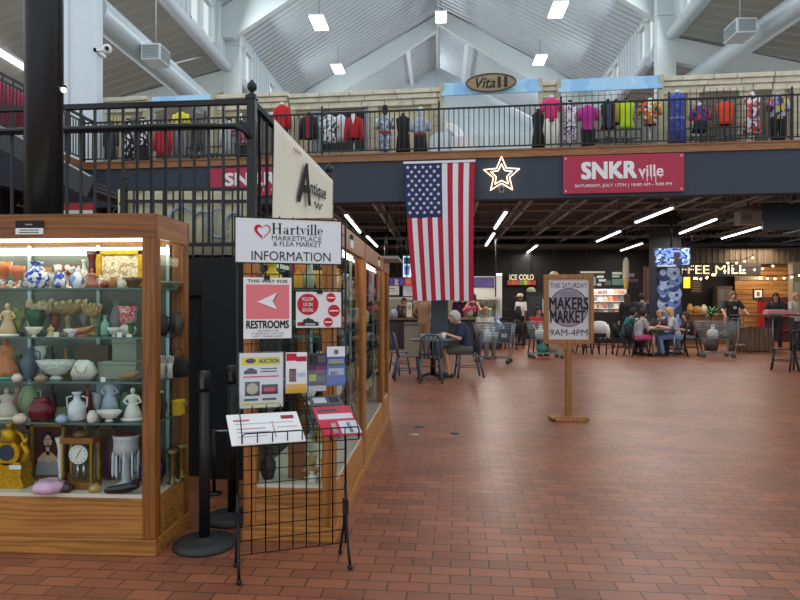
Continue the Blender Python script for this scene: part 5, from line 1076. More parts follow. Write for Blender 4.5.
for k in range(2): mbx(w * .48, w * .86, -.001, 0, h * (.7 - .05 * k), h * (.72 - .05 * k)).build('printed_line', M((60, 60, 66), .8), t)
mbx(w * .08, w * .9, -.001, 0, h * .555, h * .58).build('red_line', M((210, 70, 80), .8), t)
mb = MB(); mb.box(w * .12, w * .46, -.001, 0, h * .22, h * .48); mb.build('photo', M((90, 80, 72), .8), t); mb = MB(); mb.disc(w * .29, h * .35, w * .13, -.0015, -.001, 24); mb.build('round_detail', M((190, 180, 160), .8), t); mbx(w * .5, w * .88, -.001, 0, h * .24, h * .42).build('photo', M((60, 34, 48), .8), t); mbx(w * .56, w * .82, -.0015, -.001, h * .28, h * .36).build('photo_detail', M((196, 60, 80), .8), t)
for k in range(2): mbx(w * (.1 + .42 * k), w * (.42 + .42 * k), -.001, 0, h * .13, h * .17).build('printed_line', M((90, 92, 110), .8), t)
mbx(w * .06, w * .92, -.001, 0, h * .05, h * .085).build('yellow_line', M((220, 214, 80), .8), t); mbx(-.008, w + .008, -.004, -.0025, -.01, h + .008).build('clear_holder', ACR, t)
def leaflet(label, a, b, yt, yb_, mat, bits):
    t, w, h = psign('leaflet_holder', label, 'leaflets', a, b, yt, yb_, mat, o=.035, th=.014)
    for x0, x1, z0, z1, c in bits: mbx(w * x0, w * x1, -.001, 0, h * z0, h * z1).build('printed_block', M(c, .8), t)
    mbx(-.004, w + .004, -.005, -.0035, -.006, h * .55).build('clear_holder', ACR, t)
leaflet('white leaflets with red top and yellow foot', 286, 307, 352.5, 393, PAPER, [(.02, .5, .8, .98, (196, 30, 60)), (.5, .98, .78, .9, (170, 40, 56)), (.02, .98, .0, .22, (226, 176, 40)), (.15, .48, .28, .6, (120, 60, 66)), (.2, .44, .36, .54, (220, 170, 160)), (.55, .9, .4, .5, (190, 196, 210))])
leaflet('dark leaflets with coloured photographs', 308, 326.5, 353, 391, M((66, 60, 76), .8), [(.05, .5, .7, .95, (40, 40, 50)), (.55, .95, .75, .92, (90, 84, 100)), (.4, .95, .5, .64, (120, 60, 110)), (.05, .45, .26, .44, (170, 170, 90)), (.5, .95, .22, .4, (90, 90, 120)), (.02, .98, .0, .14, (200, 196, 200)), (.1, .3, .72, .9, (190, 170, 60))])
leaflet('blue leaflets with a white top and photographs', 327, 345, 346.5, 385.5, M((70, 100, 176), .8), [(.0, 1, .74, 1, (222, 222, 230)), (.38, .62, .8, .92, (120, 40, 70)), (.08, .92, .5, .68, (150, 150, 140)), (.08, .92, .5, .56, (90, 80, 60)), (.08, .92, .27, .44, (176, 186, 206)), (.2, .6, .28, .36, (70, 70, 84))])
# papers on the tray
sl = math.atan2(ztb - zl0, dep)
def traypaper(name, label, cat, u0, u1, f0, f1, mat, skew=0, th=.004, lift=.012, bits=()):
    p = PL + pdir * u0 + pn_ * (dep * f0); t = thing(name, label, cat, (p.x, p.y, ztb + (zl0 - ztb) * f0 + lift), PRZ); w = u1 - u0; L = dep * (f1 - f0); dz = (zl0 - ztb) * (f1 - f0)
    def quad(a0, a1, b0, b1, l, m, nm):
        mb = MB(); q = [(w * a + skew * b, -L * b, dz * b + l) for a, b in ((a0, b0), (a1, b0), (a1, b1), (a0, b1))]; n = mb.vs(q + [(x, y, z + .0 + th) for x, y, z in q])
        for f in ((0, 1, 2, 3), (7, 6, 5, 4), (4, 5, 1, 0), (5, 6, 2, 1), (6, 7, 3, 2), (7, 4, 0, 3)): mb.face([n + i for i in f])
        mb.build(nm, m, t)
    quad(0, 1, 0, 1, 0, mat, 'sheet')
    for a0, a1, b0, b1, c in bits: quad(a0, a1, b0, b1, .0012, M(c, .8), 'printed_block')
    return t
ua = pan(226, 430, .1)[0]; ub = pan(297, 430, .12)[0]
traypaper('notice_board', 'white printed notice board lying across the left of the wire tray', 'board', ua, ub, .36, 1.02, PAPER, skew=.015, th=.006, bits=[(.08, .3, .2, .26, (190, 120, 120)), (.75, .93, .12, .24, (150, 50, 60)), (.1, .9, .34, .36, (170, 170, 174)), (.1, .5, .5, .53, (176, 150, 150)), (.1, .55, .62, .64, (160, 160, 166)), (.6, .62, .3, .85, (170, 170, 174)), (.66, .95, .5, .53, (196, 170, 170)), (.1, .5, .76, .78, (170, 170, 176))])
uc = pan(312, 425, .08)[0]; ud = pan(350, 425, .1)[0]
traypaper('brochures', 'pink and white brochures fanned on the right of the wire tray', 'brochures', uc, ud, .3, .97, M((190, 62, 84), .7), skew=.02, th=.01, bits=[(.0, .42, .55, 1, (196, 44, 70)), (.5, 1, .55, .98, (206, 206, 216)), (.05, .95, .28, .46, (214, 206, 212)), (.1, .6, .1, .2, (90, 80, 90)), (.3, .42, .6, .95, (226, 216, 222)), (.7, .8, .6, .95, (90, 100, 150))])
traypaper('brochures', 'dark photo leaflets at the back of the wire tray', 'brochures', pan(309, 410, .03)[0], pan(340, 410, .03)[0], .02, .24, M((90, 90, 100), .7), skew=.01, th=.008, bits=[(.1, .5, .2, .8, (190, 190, 200)), (.6, .9, .2, .8, (50, 50, 56))])
# barrier posts in the gap
def stanchion(label, px, Z, ztop):
    p = AX(px, Z, 0); t = thing('barrier_post', label, 'barrier post', p)
    MB().lathe([(0, 0), (.172, 0), (.175, .012), (.17, .03), (.12, .042), (.045, .05), (.04, .056)], n=40).build('base', M((44, 48, 50), .55, var=.08), t); MB().lathe([(.031, .05), (.031, ztop)], n=20).build('post', BLACK, t); MB().lathe([(.034, ztop - .1), (.036, ztop - .1), (.036, ztop), (.03, ztop + .012), (0, ztop + .014)], n=20).build('belt_head', BLACK, t); mbx(-.012, .012, -.04, -.03, ztop - .085, ztop - .02).build('belt_slot', M((60, 60, 64), .4), t)
stanchion('black belt barrier post in the gap between the cabinets, nearer one', 204.5, 3.61, .99); stanchion('black belt barrier post behind the nearer one, beside the wire stand', 232.5, 4.05, .98)
p = AX(214, 4.6, 0); q = AX(262, 4.6, 0); t = thing('belt_rail', 'short chrome bar low in the dark gap behind the barrier posts', 'rail', p); MB().tube((0, 0, .46), (.28, 0, .46), .012).build('bar', CHROME, t); MB().tube((0, 0, 0), (0, 0, .47), .014).build('upright', BLACK, t); MB().lathe([(0, 0), (.06, 0), (.06, .01), (.015, .02)], n=14).build('foot', BLACK, t); MB().tube((.28, 0, 0), (.28, 0, .47), .014).build('upright', BLACK, t)

# ------------------------------------------------------------ framed market sign on a wooden stand
p = FL(568.5, 420); t = thing('market_sign', 'wooden framed poster sign for a Saturday event standing on a wooden post', 'sign stand', p, .0); Zs = F * H / (420 - VY); q = Zs / F
OK2 = wood((166, 110, 56), (120, 74, 34), 'z'); mbx(-19 * q, 19 * q, -.1, .1, .015, .05).build('foot_board', OK2, t, bevel=.01); mbx(-15 * q, 15 * q, -.14, .14, 0, .03).build('foot_board', OK2, t, bevel=.008); mbx(-3.2 * q, 3.2 * q, -.025, .025, .05, 80 * q).build('post', OK2, t, bevel=.004)
zb_, zt_ = 76 * q, 145.5 * q; xw = 24.5 * q; fw = 4.6 * q
for b in ((-xw, xw, zb_, zb_ + fw), (-xw, xw, zt_ - fw, zt_), (-xw, -xw + fw, zb_ + fw, zt_ - fw), (xw - fw, xw, zb_ + fw, zt_ - fw)): mbx(b[0], b[1], -.03, .03, b[2], b[3]).build('frame_rail', OK2, t, bevel=.005)
mb = MB(); mb.prism([(-8 * q, zb_), (8 * q, zb_), (4 * q, zb_ - 5 * q), (-4 * q, zb_ - 5 * q)], -.029, .029); mb.build('bracket', OK2, t)
mbx(-xw + fw, xw - fw, -.008, .01, zb_ + fw, zt_ - fw).build('poster', M((206, 198, 206), .8), t)
zc = 112.5 * q; mb = MB(); mb.disc(0, zc, 19.2 * q, -.010, -.008, 40); mb.build('grey_disc', M((150, 138, 150), .8), t)
mb = MB(); mb.path([(19 * q * math.cos(i * PI / 24), -.0105, zc + 19 * q * math.sin(i * PI / 24)) for i in range(48)], .004, 5, closed=True); mb.build('disc_edge', M((60, 54, 64), .8), t)
for k in range(3): mbx(-(9 - k) * q, (9 - k) * q, -.0108, -.01, zc + (10 + k * 2.2) * q, zc + (10.6 + k * 2.2) * q).build('fine_line', M((96, 84, 96), .8), t)
text('THIS SATURDAY', 36 * q, 5.2 * q, M((50, 46, 56), .8), t, 0, 134.5 * q, y=-.010); text('MAKERS', 38 * q, 12 * q, INK, t, 0, 116.5 * q, y=-.012, bold=.022); text('MARKET', 34 * q, 12 * q, INK, t, -1 * q, 103.5 * q, y=-.012, bold=.022); text('9AM-4PM', 37 * q, 6.4 * q, M((50, 46, 56), .8), t, 0, 87.5 * q, y=-.010)
for px_, py_, r_, c_, lb in ((455, 433.5, .035, (40, 40, 42), 'small dark round floor cover in the brick aisle'), (414, 434.5, .035, (176, 160, 140), 'small pale round floor cover near the cabinet row'), (420, 427, .04, (70, 60, 54), 'small dark floor plate beside the pale floor cover')):
    p = FL(px_, py_); o = MB().lathe([(0, .0), (r_ * 1.6, 0), (r_ * 1.6, .003), (0, .004)], n=20).build('floor_cover', M(c_, .5), None, (p.x, p.y, 0)); tag(o, lb, 'floor cover')
# ------------------------------------------------------------ chairs
ALU = M((84, 92, 104), .42, .35); DCH = M((38, 38, 42), .45, .3)
def cafe_chair(label, loc, rz, mat, group=None, tolix=False):
    t = thing('cafe_chair', label, 'chair', loc, rz, group); w, d = .2, .2
    mb = MB(); mb.rings([[(x * w * (1 - .06 * (y > 0)), y * d, z) for x, y in ((-1, -1), (-.6, -1.06), (.6, -1.06), (1, -1), (1, .9), (-1, .9))] for z in (.435, .455)]); mb.build('seat', mat, t, bevel=.006)
    for sx in (-1, 1):
        MB().path([(sx * .17, -.18, .44), (sx * .185, -.2, .22), (sx * .2, -.23, 0)], .02, 8).build('leg', mat, t); MB().path([(sx * .17, .18, .44), (sx * .185, .22, .22), (sx * .2, .27, 0)], .02, 8).build('leg', mat, t)
    hp = [(-.19, .18, .44), (-.185, .22, .62), (-.17, .25, .78), (-.12, .268, .845), (0, .275, .86), (.12, .268, .845), (.17, .25, .78), (.185, .22, .62), (.19, .18, .44)]
    b = MB().path(hp, .02, 8).build('back_frame', mat, t)
    mb = MB()
    if tolix: mb.rings([[(x, y - .01 + o, z) for x, y, z in ((-.06, .19, .45), (.06, .19, .45), (.05, .268, .84), (-.05, .268, .84))] for o in (0, .012)])
    else:
        for x in (-.11, -.04, .04, .11): mb.path([(x, .19, .45), (x, .235, .64), (x * .95, .268, .845)], .016, 6)
    mb.build('back_slats', mat, t)
    mb = MB(); mb.tube((-.187, -.205, .2), (-.187, .215, .2), .01).tube((.187, -.205, .2), (.187, .215, .2), .01).tube((-.187, -.2, .26), (.187, -.2, .26), .01); mb.build('stretcher', mat, t); return t

# ------------------------------------------------------------ people
SKIN = M((206, 156, 130), .6, var=.04); SKIN2 = M((188, 134, 108), .6, var=.04); SKIND = M((120, 80, 60), .6); EYE = M((30, 24, 22), .3)
def cap(mb, p, q, r0, r1, n=12):
    p, q = Vector(p), Vector(q); d = (q - p); L = d.length; d.normalize(); pts, rr = [], []
    for a in (-80, -45, -15): a = math.radians(a); pts.append(p + d * (math.sin(a) * r0)); rr.append(math.cos(a) * r0)
    for a in (15, 45, 80): a = math.radians(a); pts.append(q + d * (math.sin(a) * r1)); rr.append(math.cos(a) * r1)
    mb.path(pts, rr, n)
def remesh(o, v=.013, it=6):
    m = o.modifiers.new('remesh', 'REMESH'); m.mode = 'VOXEL'; m.voxel_size = v; m.use_smooth_shade = True
    s = o.modifiers.new('smooth', 'SMOOTH'); s.iterations = it; s.factor = .5; return o
def person(label, loc, rz, pose='stand', shirt=None, legs=None, hair=None, skin=SKIN, lean=0, hands=None, sc=1.0, long_hair=False, sleeve=1, shorts=False, cap_=None, head_dx=0, fem=False, shoes=BLACK, apron=None, nod=.0, extra=None, group=None, hat_col=None):
    t = thing('person', label, 'person', loc, rz, group); t.scale = (sc,) * 3
    hz = .53 if pose == 'sit' else .95
    def up(f, y=0, x=0): return Vector((x, -math.sin(lean) * f * .52 - y * 1 if False else -math.sin(lean) * f * .52 + y, hz + math.cos(lean) * f * .52))
    sw = .165 if fem else .185
    chest, neck = up(.72), up(1.02); headc = up(1.02) + Vector((head_dx, -.035 - .1 * math.sin(lean) - nod * .06, .15 - nod * .05))
    sh = [up(.92, 0, s * sw) for s in (-1, 1)]; hip = [Vector((s * .09, 0, hz)) for s in (-1, 1)]
    if pose == 'sit': knee = [Vector((s * .11, -.43, hz - .02)) for s in (-1, 1)]; ank = [Vector((s * .11, -.40 + .04 * s, .08)) for s in (-1, 1)]
    else: knee = [Vector((s * .095, -.03 * s, .50)) for s in (-1, 1)]; ank = [Vector((s * .1, .03 + .02 * s, .08)) for s in (-1, 1)]
    if hands is None: hands = [(-.24, -.06, hz - .1), (.24, -.06, hz - .1)] if pose == 'stand' else [(-.12, -.36, hz + .09), (.12, -.36, hz + .09)]
    hnd = [Vector(h) for h in hands]; elb = []
    for i, s in enumerate((-1, 1)):
        m = (sh[i] + hnd[i]) / 2; L = (hnd[i] - sh[i]).length; k = math.sqrt(max(.0004, .27 ** 2 - (L / 2) ** 2)); o = Vector((s * .55, .35, -.75)).normalized(); dd = (hnd[i] - sh[i]).normalized(); o = (o - dd * o.dot(dd)).normalized(); elb.append(m + o * k)
    def torso(mb, k=1.0, o=0.0, top=True):
        R = []
        prof = [(-.16, .135, .1), (-.04, .158, .115), (.12, .15, .11), (.34, .135 if fem else .145, .1), (.6, .152, .115), (.78, .165, .115), (.92, .14, .09), (1.0, .07, .065)]
        for f, rx, ry in prof:
            c = up(f); R.append([c + Vector(((rx * k + o) * math.cos(2 * PI * j / 18), (ry * k + o) * math.sin(2 * PI * j / 18), 0)) for j in range(18)])
        mb.rings(R)
    mb = MB(); torso(mb); cap(mb, neck - Vector((0, 0, .04)), headc - Vector((0, -.01, .06)), .058, .052)
    mb.ball(headc, .076, .094, .108, 16, 12); mb.ball(headc + Vector((0, -.03, -.055)), .052, .058, .055, 12, 8)
    cap(mb, headc + Vector((0, -.092, .015)), headc + Vector((0, -.108, -.02)), .010, .015, 8)
    for s in (-1, 1): mb.ball(headc + Vector((s * .078, .008, -.005)), .012, .02, .03, 8, 6)
    mb.ball(headc + Vector((0, -.082, -.052)), .024, .012, .008, 8, 5)
    for i, s in enumerate((-1, 1)):
        cap(mb, sh[i], elb[i], .052, .042); cap(mb, elb[i], hnd[i], .04, .029)
        d = (hnd[i] - elb[i]).normalized(); sd = d.cross(Vector((0, 0, 1))); sd = sd.normalized() if sd.length > .1 else Vector((0, 1, 0)); u_ = sd.cross(d)
        pm = hnd[i] + d * .05; cap(mb, hnd[i], pm + d * .01, .03, .034, 10)
        for k in range(4):
            a = pm + d * .03 + sd * (-.027 + .018 * k); b = a + d * (.038 - .006 * abs(k - 1.4)) - u_ * .01; c = b + d * .026 - u_ * .022; cap(mb, a, b, .0115, .0105, 7); cap(mb, b, c, .0105, .009, 7)
        a = hnd[i] + d * .025 - sd * s * .026; b = a + d * .035 - sd * s * .026; c = b + d * .028 - u_ * .006; cap(mb, a, b, .013, .0115, 7); cap(mb, b, c, .0115, .0095, 7)
        cap(mb, hip[i], knee[i], .088, .06); cap(mb, knee[i], ank[i], .057, .038)
        cap(mb, ank[i] - Vector((0, -.02, .035)), ank[i] + Vector((0, -.15, -.05)), .04, .032)
    remesh(mb.build('body', skin, t), .0125, 3)
    mb = MB()
    for s in (-1, 1): mb.ball(headc + Vector((s * .03, -.083, .012)), .011, .008, .009, 8, 5)
    mb.build('eyes', EYE, t)
    mb = MB()
    for s in (-1, 1): mb.path([headc + Vector((s * .016, -.092, .034)), headc + Vector((s * .032, -.09, .038)), headc + Vector((s * .046, -.078, .032))], .004, 5)
    mb.build('eyebrows', hair or EYE, t)
    if shirt:
        mb = MB(); torso(mb, 1.0, .017)
        for i in range(2):
            if sleeve == 1: m = sh[i].lerp(elb[i], .72); cap(mb, sh[i], m, .072, .064)
            elif sleeve == 2: cap(mb, sh[i], elb[i], .07, .056); cap(mb, elb[i], hnd[i] - (hnd[i] - elb[i]).normalized() * .03, .055, .044)
        remesh(mb.build('shirt', shirt, t), .015, 4)
    if legs:
        mb = MB(); R = []
        for f, rx in ((-.2, .15), (0, .172), (.14, .166)): c = up(f) if f > 0 else Vector((0, 0, hz + f * .52)); R.append([c + Vector((rx * math.cos(2 * PI * j / 16), rx * .76 * math.sin(2 * PI * j / 16), 0)) for j in range(16)])
        mb.rings(R)
        for i in range(2):
            if shorts: cap(mb, hip[i], hip[i].lerp(knee[i], .86), .106, .088)
            else: cap(mb, hip[i], knee[i], .104, .076); cap(mb, knee[i], ank[i] + Vector((0, 0, .04)), .074, .06)
        remesh(mb.build('trousers' if not shorts else 'shorts', legs, t), .016, 4)
    mb = MB()
    for i in range(2): cap(mb, ank[i] + Vector((0, .04, -.035)), ank[i] + Vector((0, -.16, -.045)), .046, .036); mb.box(ank[i].x - .04, ank[i].x + .04, ank[i].y - .19, ank[i].y + .08, 0, .02)
    mb.build('shoes', shoes, t)
    if hair:
        mb = MB(); rr = random.Random(len(label)); n, m = 24, 14; g_ = []
        for i in range(m + 1):
            for j in range(n):
                a = PI * (i + .01) / (m + .02) * .72; b = 2 * PI * j / n; fw = -math.sin(b); wv = 1 + .02 * math.cos(7 * b + 3 * i)
                lim = .72 if fw < .25 else .36 + .22 * (1 - fw)
                a = min(a, PI * lim); g_.append(headc + Vector((.09 * wv * math.sin(a) * math.cos(b), .006 + .106 * wv * math.sin(a) * math.sin(b), .005 + .122 * wv * math.cos(a))))
        nb = mb.vs(g_); mb.smooth = True
        for i in range(m):
            for j in range(n): mb.face([nb + i * n + j, nb + i * n + (j + 1) % n, nb + (i + 1) * n + (j + 1) % n, nb + (i + 1) * n + j])
        if long_hair:
            c = headc; R = []
            for dz, rx, ry, dy in ((.06, .08, .07, .04), (-.04, .095, .07, .05), (-.16, .1, .055, .065), (-.28, .085, .04, .075), (-.34, .03, .02, .075)): R.append([c + Vector((rx * math.cos(2 * PI * j / 16) * (1 + .06 * math.cos(6 * PI * j / 16)), dy + ry * math.sin(2 * PI * j / 16), dz)) for j in range(16)])
            mb.rings(R[::-1])
        o = mb.build('hair', hair, t); sd = o.modifiers.new('thick', 'SOLIDIFY'); sd.thickness = .012
    if hat_col:
        mb = MB(); mb.lathe([(.1, .04), (.102, .08), (.085, .13), (.04, .15), (0, .152)], headc, 20, sy=1.15); mb.rings([[headc + Vector((.085 * math.cos(2 * PI * j / 16), -.13 + .07 * math.sin(2 * PI * j / 16), z)) for j in range(16)] for z in (.045, .055)]); mb.build('cap', hat_col, t)
    if apron: MB().rings([[up(f) + Vector((rx * x, -.135 - .0 + yy, 0)) for x, yy in ((-1, 0), (1, 0), (1, .014), (-1, .014))] for f, rx in ((.75, .1), (.3, .17), (-.6, .19))]).build('apron', apron, t)
    return t
def foot(px, Z): return AX(px, Z, 0)
GREYH = M((190, 182, 172), .8); BROWNH = M((70, 48, 36), .8); BLOND = M((186, 150, 104), .8); DARKH = M((34, 26, 24), .8)
# the man at the column table
rT = -PI / 2 + .12
TC = foot(433, 11.9)
man = foot(467, 12.1)
person('grey haired man in a navy T-shirt eating at the round table by the column', man, rT, 'sit', M((36, 46, 76), .8), M((86, 88, 74), .8), GREYH, SKIN, lean=.24, hands=[(-.04, -.40, .80), (.12, -.40, .82)], shorts=True, nod=1)
cafe_chair('blue grey metal chair under the man in the navy T-shirt', man + Vector((.02, .02, 0)), rT + .02, ALU, 'blue grey slatted metal chairs')
cafe_chair('blue grey metal chair with its back to the viewer in front of the round table', foot(430, 11.3), PI + .08, ALU, 'blue grey slatted metal chairs')
cafe_chair('blue grey metal chair at the left of the round table, facing right', foot(408, 11.6), PI / 2 + .15, ALU, 'blue grey slatted metal chairs')
cafe_chair('blue grey metal chair half hidden by the far end of the cabinet row', foot(395, 12.6), PI / 2 - .5, ALU, 'blue grey slatted metal chairs')
t = thing('round_table', 'dark round cafe table in front of the square column', 'table', TC)
MB().lathe([(0, .71), (.42, .71), (.44, .72), (.44, .735), (.42, .745), (0, .745)], n=36).build('table_top', M((74, 78, 86), .35), t); MB().lathe([(.05, .05), (.05, .71)], n=16).build('pedestal', BLACK, t)
for k in range(4): a = k * PI / 2 + .6; MB().path([(0, 0, .1), (.2 * math.cos(a), .2 * math.sin(a), .06), (.36 * math.cos(a), .36 * math.sin(a), .016)], [.03, .025, .016], 8).build('foot', BLACK, t)
t = thing('napkin_box', 'long grey wooden tray lying on the round table', 'tray', TC + Vector((.0, .16, .745))); mbx(-.24, .24, -.09, .09, 0, .07).build('body', M((150, 146, 136), .7, var=.1), t, bevel=.006); mbx(-.22, .22, -.07, .07, .07, .075).build('contents', M((176, 172, 160), .8), t)
t = thing('paper_cup', 'white paper cup on the round table in front of the man', 'cup', TC + Vector((.2, -.12, .745))); MB().lathe([(0, 0), (.03, 0), (.042, .11), (.038, .11), (.03, .01)], n=16).build('cup', PAPER, t); MB().lathe([(.043, .108), (.044, .118), (.03, .12), (0, .12)], n=16).build('lid', WHITE, t)
# people behind the table
person('person in a tan top and belt standing left of the square column, back turned', foot(424, 17), PI * .9, 'stand', M((186, 146, 110), .8), M((170, 132, 100), .8), BROWNH, SKIN2, hands=[(-.2, -.22, 1.1), (.22, -.2, 1.08)], fem=True, sc=.98)
person('person in a plum purple shirt standing at the left food counter', foot(460, 21.5), PI * .95, 'stand', M((96, 50, 92), .8), M((50, 54, 70), .8), DARKH, SKIN, sc=1.0)
person('person in a black sleeveless top at the left food counter, right of the plum shirt', foot(473, 21.0), PI * .85, 'stand', M((28, 26, 32), .8), M((36, 38, 46), .8), DARKH, SKIN2, sleeve=0, hands=[(-.3, -.1, .95), (.34, -.1, 1.0)], fem=True)
person('seated person with sandy hair behind the loaded cart, near the navy shirt man', foot(484, 16.6), PI * .1, 'sit', M((206, 196, 186), .8), M((120, 110, 100), .8), BLOND, SKIN, lean=.1)
cafe_chair('dark chair under the person with sandy hair behind the loaded cart', foot(484, 16.6) + Vector((0, .02, 0)), PI * .1, DCH); cafe_chair('dark chair under the person in the bright red shirt', foot(538, 17.5) + Vector((0, .02, 0)), PI * .05, DCH)
person('person in a white shirt and pale cap standing beside the cold drinks stall', foot(521, 21.6), -PI * .3, 'stand', M((222, 220, 214), .8), M((26, 26, 30), .8), None, SKIND, hat_col=M((206, 196, 176), .8), apron=M((30, 30, 34), .8))
person('person in a bright red shirt sitting behind the cart at the market sign', foot(538, 17.5), PI * .05, 'sit', M((176, 24, 44), .8), M((40, 40, 48), .8), DARKH, SKIN2)
person('worker in dark clothes behind the left counter by the coffee machines', foot(404, 20.95), 0, 'stand', M((40, 38, 42), .8), M((30, 30, 34), .8), DARKH, SKIN2, sc=.92)
# group at the long table on the right
GZ = 17.2
def gp(px, dz=0): return foot(px, GZ + dz)
T0, T1 = gp(636), gp(690)
t = thing('dining_table', 'long dark dining table with the group of five people around it', 'table', (gp(658).x, gp(658).y + .05, 0), .0)
mbx(-.33, .33, -.58, .58, .70, .74).build('table_top', M((70, 66, 64), .4), t, bevel=.006)
for sx in (-.27, .27): MB().tube((sx, -.5, 0), (sx, -.5, .7), .022).build('leg', M((150, 154, 160), .3, .8), t); MB().tube((sx, .5, 0), (sx, .5, .7), .022).build('leg', M((150, 154, 160), .3, .8), t)
SEATS = [
 ('person in a teal shirt leaning forward at the left end of the long table', gp(624, .38), PI / 2 + .05, dict(shirt=M((22, 96, 100), .8), legs=M((34, 34, 40), .8), hair=DARKH, skin=SKIN2, lean=.35, hands=[(.05, -.45, .78), (.16, -.4, .78)])),
 ('person in a grey T-shirt and pink skirt at the long table', gp(637, -.25), PI / 2 + .28, dict(shirt=M((160, 160, 166), .8), legs=M((190, 70, 110), .8), hair=DARKH, skin=SKIN, lean=.25, hands=[(-.05, -.42, .79), (.2, -.42, .79)], fem=True, shorts=True, sc=.97)),
 ('blond child facing the viewer across the long table', gp(659, .98), -.1, dict(shirt=M((70, 60, 66), .8), legs=M((50, 54, 70), .8), hair=M((176, 130, 86), .8), skin=SKIN, lean=.1, hands=[(-.12, -.3, .80), (.1, -.3, .80)], sc=.93)),
 ('woman with blond hair in a pale grey top and light jeans at the long table', gp(677, -.2), -PI / 2 - .3, dict(shirt=M((176, 176, 190), .8), legs=M((116, 140, 176), .8), hair=BLOND, skin=SKIN, lean=.25, hands=[(-.2, -.42, .79), (.12, -.42, .79)], fem=True, long_hair=True)),
 ('dark haired child in a dark top at the right end of the long table', gp(691, .35), -PI / 2 - .1, dict(shirt=M((50, 36, 44), .8), legs=M((120, 130, 130), .8), hair=BROWNH, skin=SKIN, lean=.2, hands=[(-.1, -.36, .79), (.1, -.36, .79)], fem=True, long_hair=True, sc=.9))]
names = ['dark chair under the person in the teal shirt', 'dark chair under the person in the pink skirt', 'dark chair under the blond child', 'dark chair under the blond woman', 'dark chair under the dark haired child']
for (lb, p, rz, kw), cn in zip(SEATS, names):
    person(lb, p, rz, 'sit', **kw); cafe_chair(cn, p + Vector((0, .02, 0)), rz, DCH, 'dark chairs around the long table')
b = gp(637, -.25); t = thing('shoulder_bag', 'black strapped shoulder bag of the person in the pink skirt', 'bag', b, PI / 2 + .28)
MB().path([(-.15, .02, 1.02), (-.02, .155, .88), (.14, .14, .68), (.2, .06, .6)], .016, 6).build('strap', BLACK, t); mbx(.13, .27, -.02, .08, .44, .6).build('pouch', M((150, 50, 80), .7), t, bevel=.02)
for i, (px_, dz, c, nm, lb) in enumerate(((651, .3, (230, 226, 214), 'food_tray', 'white paper food tray on the long table before the teal shirt'), (651, -.2, (224, 220, 206), 'food_tray', 'white paper food tray on the long table before the grey T-shirt'), (659, .1, (214, 60, 50), 'paper_cup', 'red paper cup in the middle of the long table'), (666, .3, (230, 226, 220), 'food_tray', 'white paper food tray on the long table before the dark haired child'))):
    p = gp(px_, dz); t = thing(nm, lb, 'cup' if 'cup' in nm else 'food tray', (p.x, p.y, .74))
    if 'cup' in nm: MB().lathe([(0, 0), (.03, 0), (.042, .12), (.036, .12), (.03, .01)], n=14).build('cup', M(c, .7), t); MB().tube((0, 0, .1), (.02, 0, .19), .004).build('straw', WHITE, t)
    else: MB().rings([[(sx * x, sy_ * y, z) for x, y in ((-1, -1), (1, -1), (1, 1), (-1, 1))] for sx, sy_, z in ((.07, .05, 0), (.1, .07, .04), (.095, .065, .04), (.065, .045, .006))]).build('tray', M(c, .8), t); MB().ball((0, 0, .025), .05, .035, .022).build('food', M((190, 140, 70), .8, var=.3, scale=40), t)
person('dark haired person in a black coat standing behind the teal shirt, back turned', foot(627, 21), PI, 'stand', M((26, 26, 32), .8), M((30, 30, 36), .8), BROWNH, SKIN, sleeve=2, long_hair=True, fem=True)
person('person in a dark jacket with a grey striped back, queuing by the plank post', foot(642, 20.5), PI * 1.05, 'stand', pmat([(34, 36, 40), (34, 36, 40), (80, 86, 90)], 7), M((30, 30, 36), .8), DARKH, SKIN2, sleeve=2)
# right hand bar table
p = foot(741, 18.4); person('person in a black T-shirt with a white emblem behind the high bar table', p + Vector((0, .55, 0)), -.1, 'stand', M((26, 28, 34), .8), M((130, 116, 96), .8), M((120, 90, 60), .8), SKIN, hands=[(-.32, -.34, 1.1), (.3, -.36, 1.1)], sc=1.02)
t = thing('shirt_emblem', 'small white emblem on the black T-shirt behind the bar table', 'emblem', p + Vector((0, .55, 0)), -.1); MB().disc(.03, 1.30, .045, -.152, -.142, 16).build('print', M((200, 204, 210), .8), t); MB().disc(.03, 1.30, .022, -.155, -.15, 10).build('print_centre', M((60, 64, 74), .8), t)
person('blond person standing close behind the black T-shirt at the bar table', foot(733, 19.8), -.3, 'stand', M((196, 170, 130), .8), M((90, 90, 96), .8), BLOND, SKIN, fem=True, long_hair=True)
person('dark haired person in black seated at the right end of the bar table', foot(776, 19.5), -.6, 'stand', M((30, 28, 32), .8), M((40, 40, 46), .8), DARKH, SKIN2, fem=True, long_hair=True, hands=[(-.25, -.32, 1.12), (.22, -.3, 1.12)])
person('fair person in a pale top at the right edge behind the bar table', foot(795, 19.4), .3, 'stand', M((190, 180, 168), .8), M((70, 74, 84), .8), BLOND, SKIN, fem=True, hands=[(-.2, -.34, 1.12), (.22, -.3, 1.12)])
a = foot(733, 18.5); bq = foot(812, 18.2); L = (bq - a).length; t = thing('bar_table', 'long high bar table with a thin dark top at right', 'table', a, math.atan2(bq.y - a.y, bq.x - a.x))
mbx(0, L, -.3, .3, 1.06, 1.105).build('table_top', wood((96, 70, 52), (60, 42, 32), 'x'), t)
for x in (.08, L * .46, L - .1): MB().tube((x, -.25, 0), (x, -.25, 1.06), .028).build('leg', M((120, 122, 126), .35, .7), t); MB().tube((x, .25, 0), (x, .25, 1.06), .028).build('leg', M((120, 122, 126), .35, .7), t)
p = foot(752, 18.9); t = thing('plank_planter', 'dark plank clad planter box under the high bar table', 'planter', p, 0); mb = MB()
for i in range(7): x = -.46 + i * .132; mb.box(x, x + .12, -.3, -.26, .02, .72 - .02 * (i % 3)); mb.box(x, x + .12, .26, .3, .02, .72)
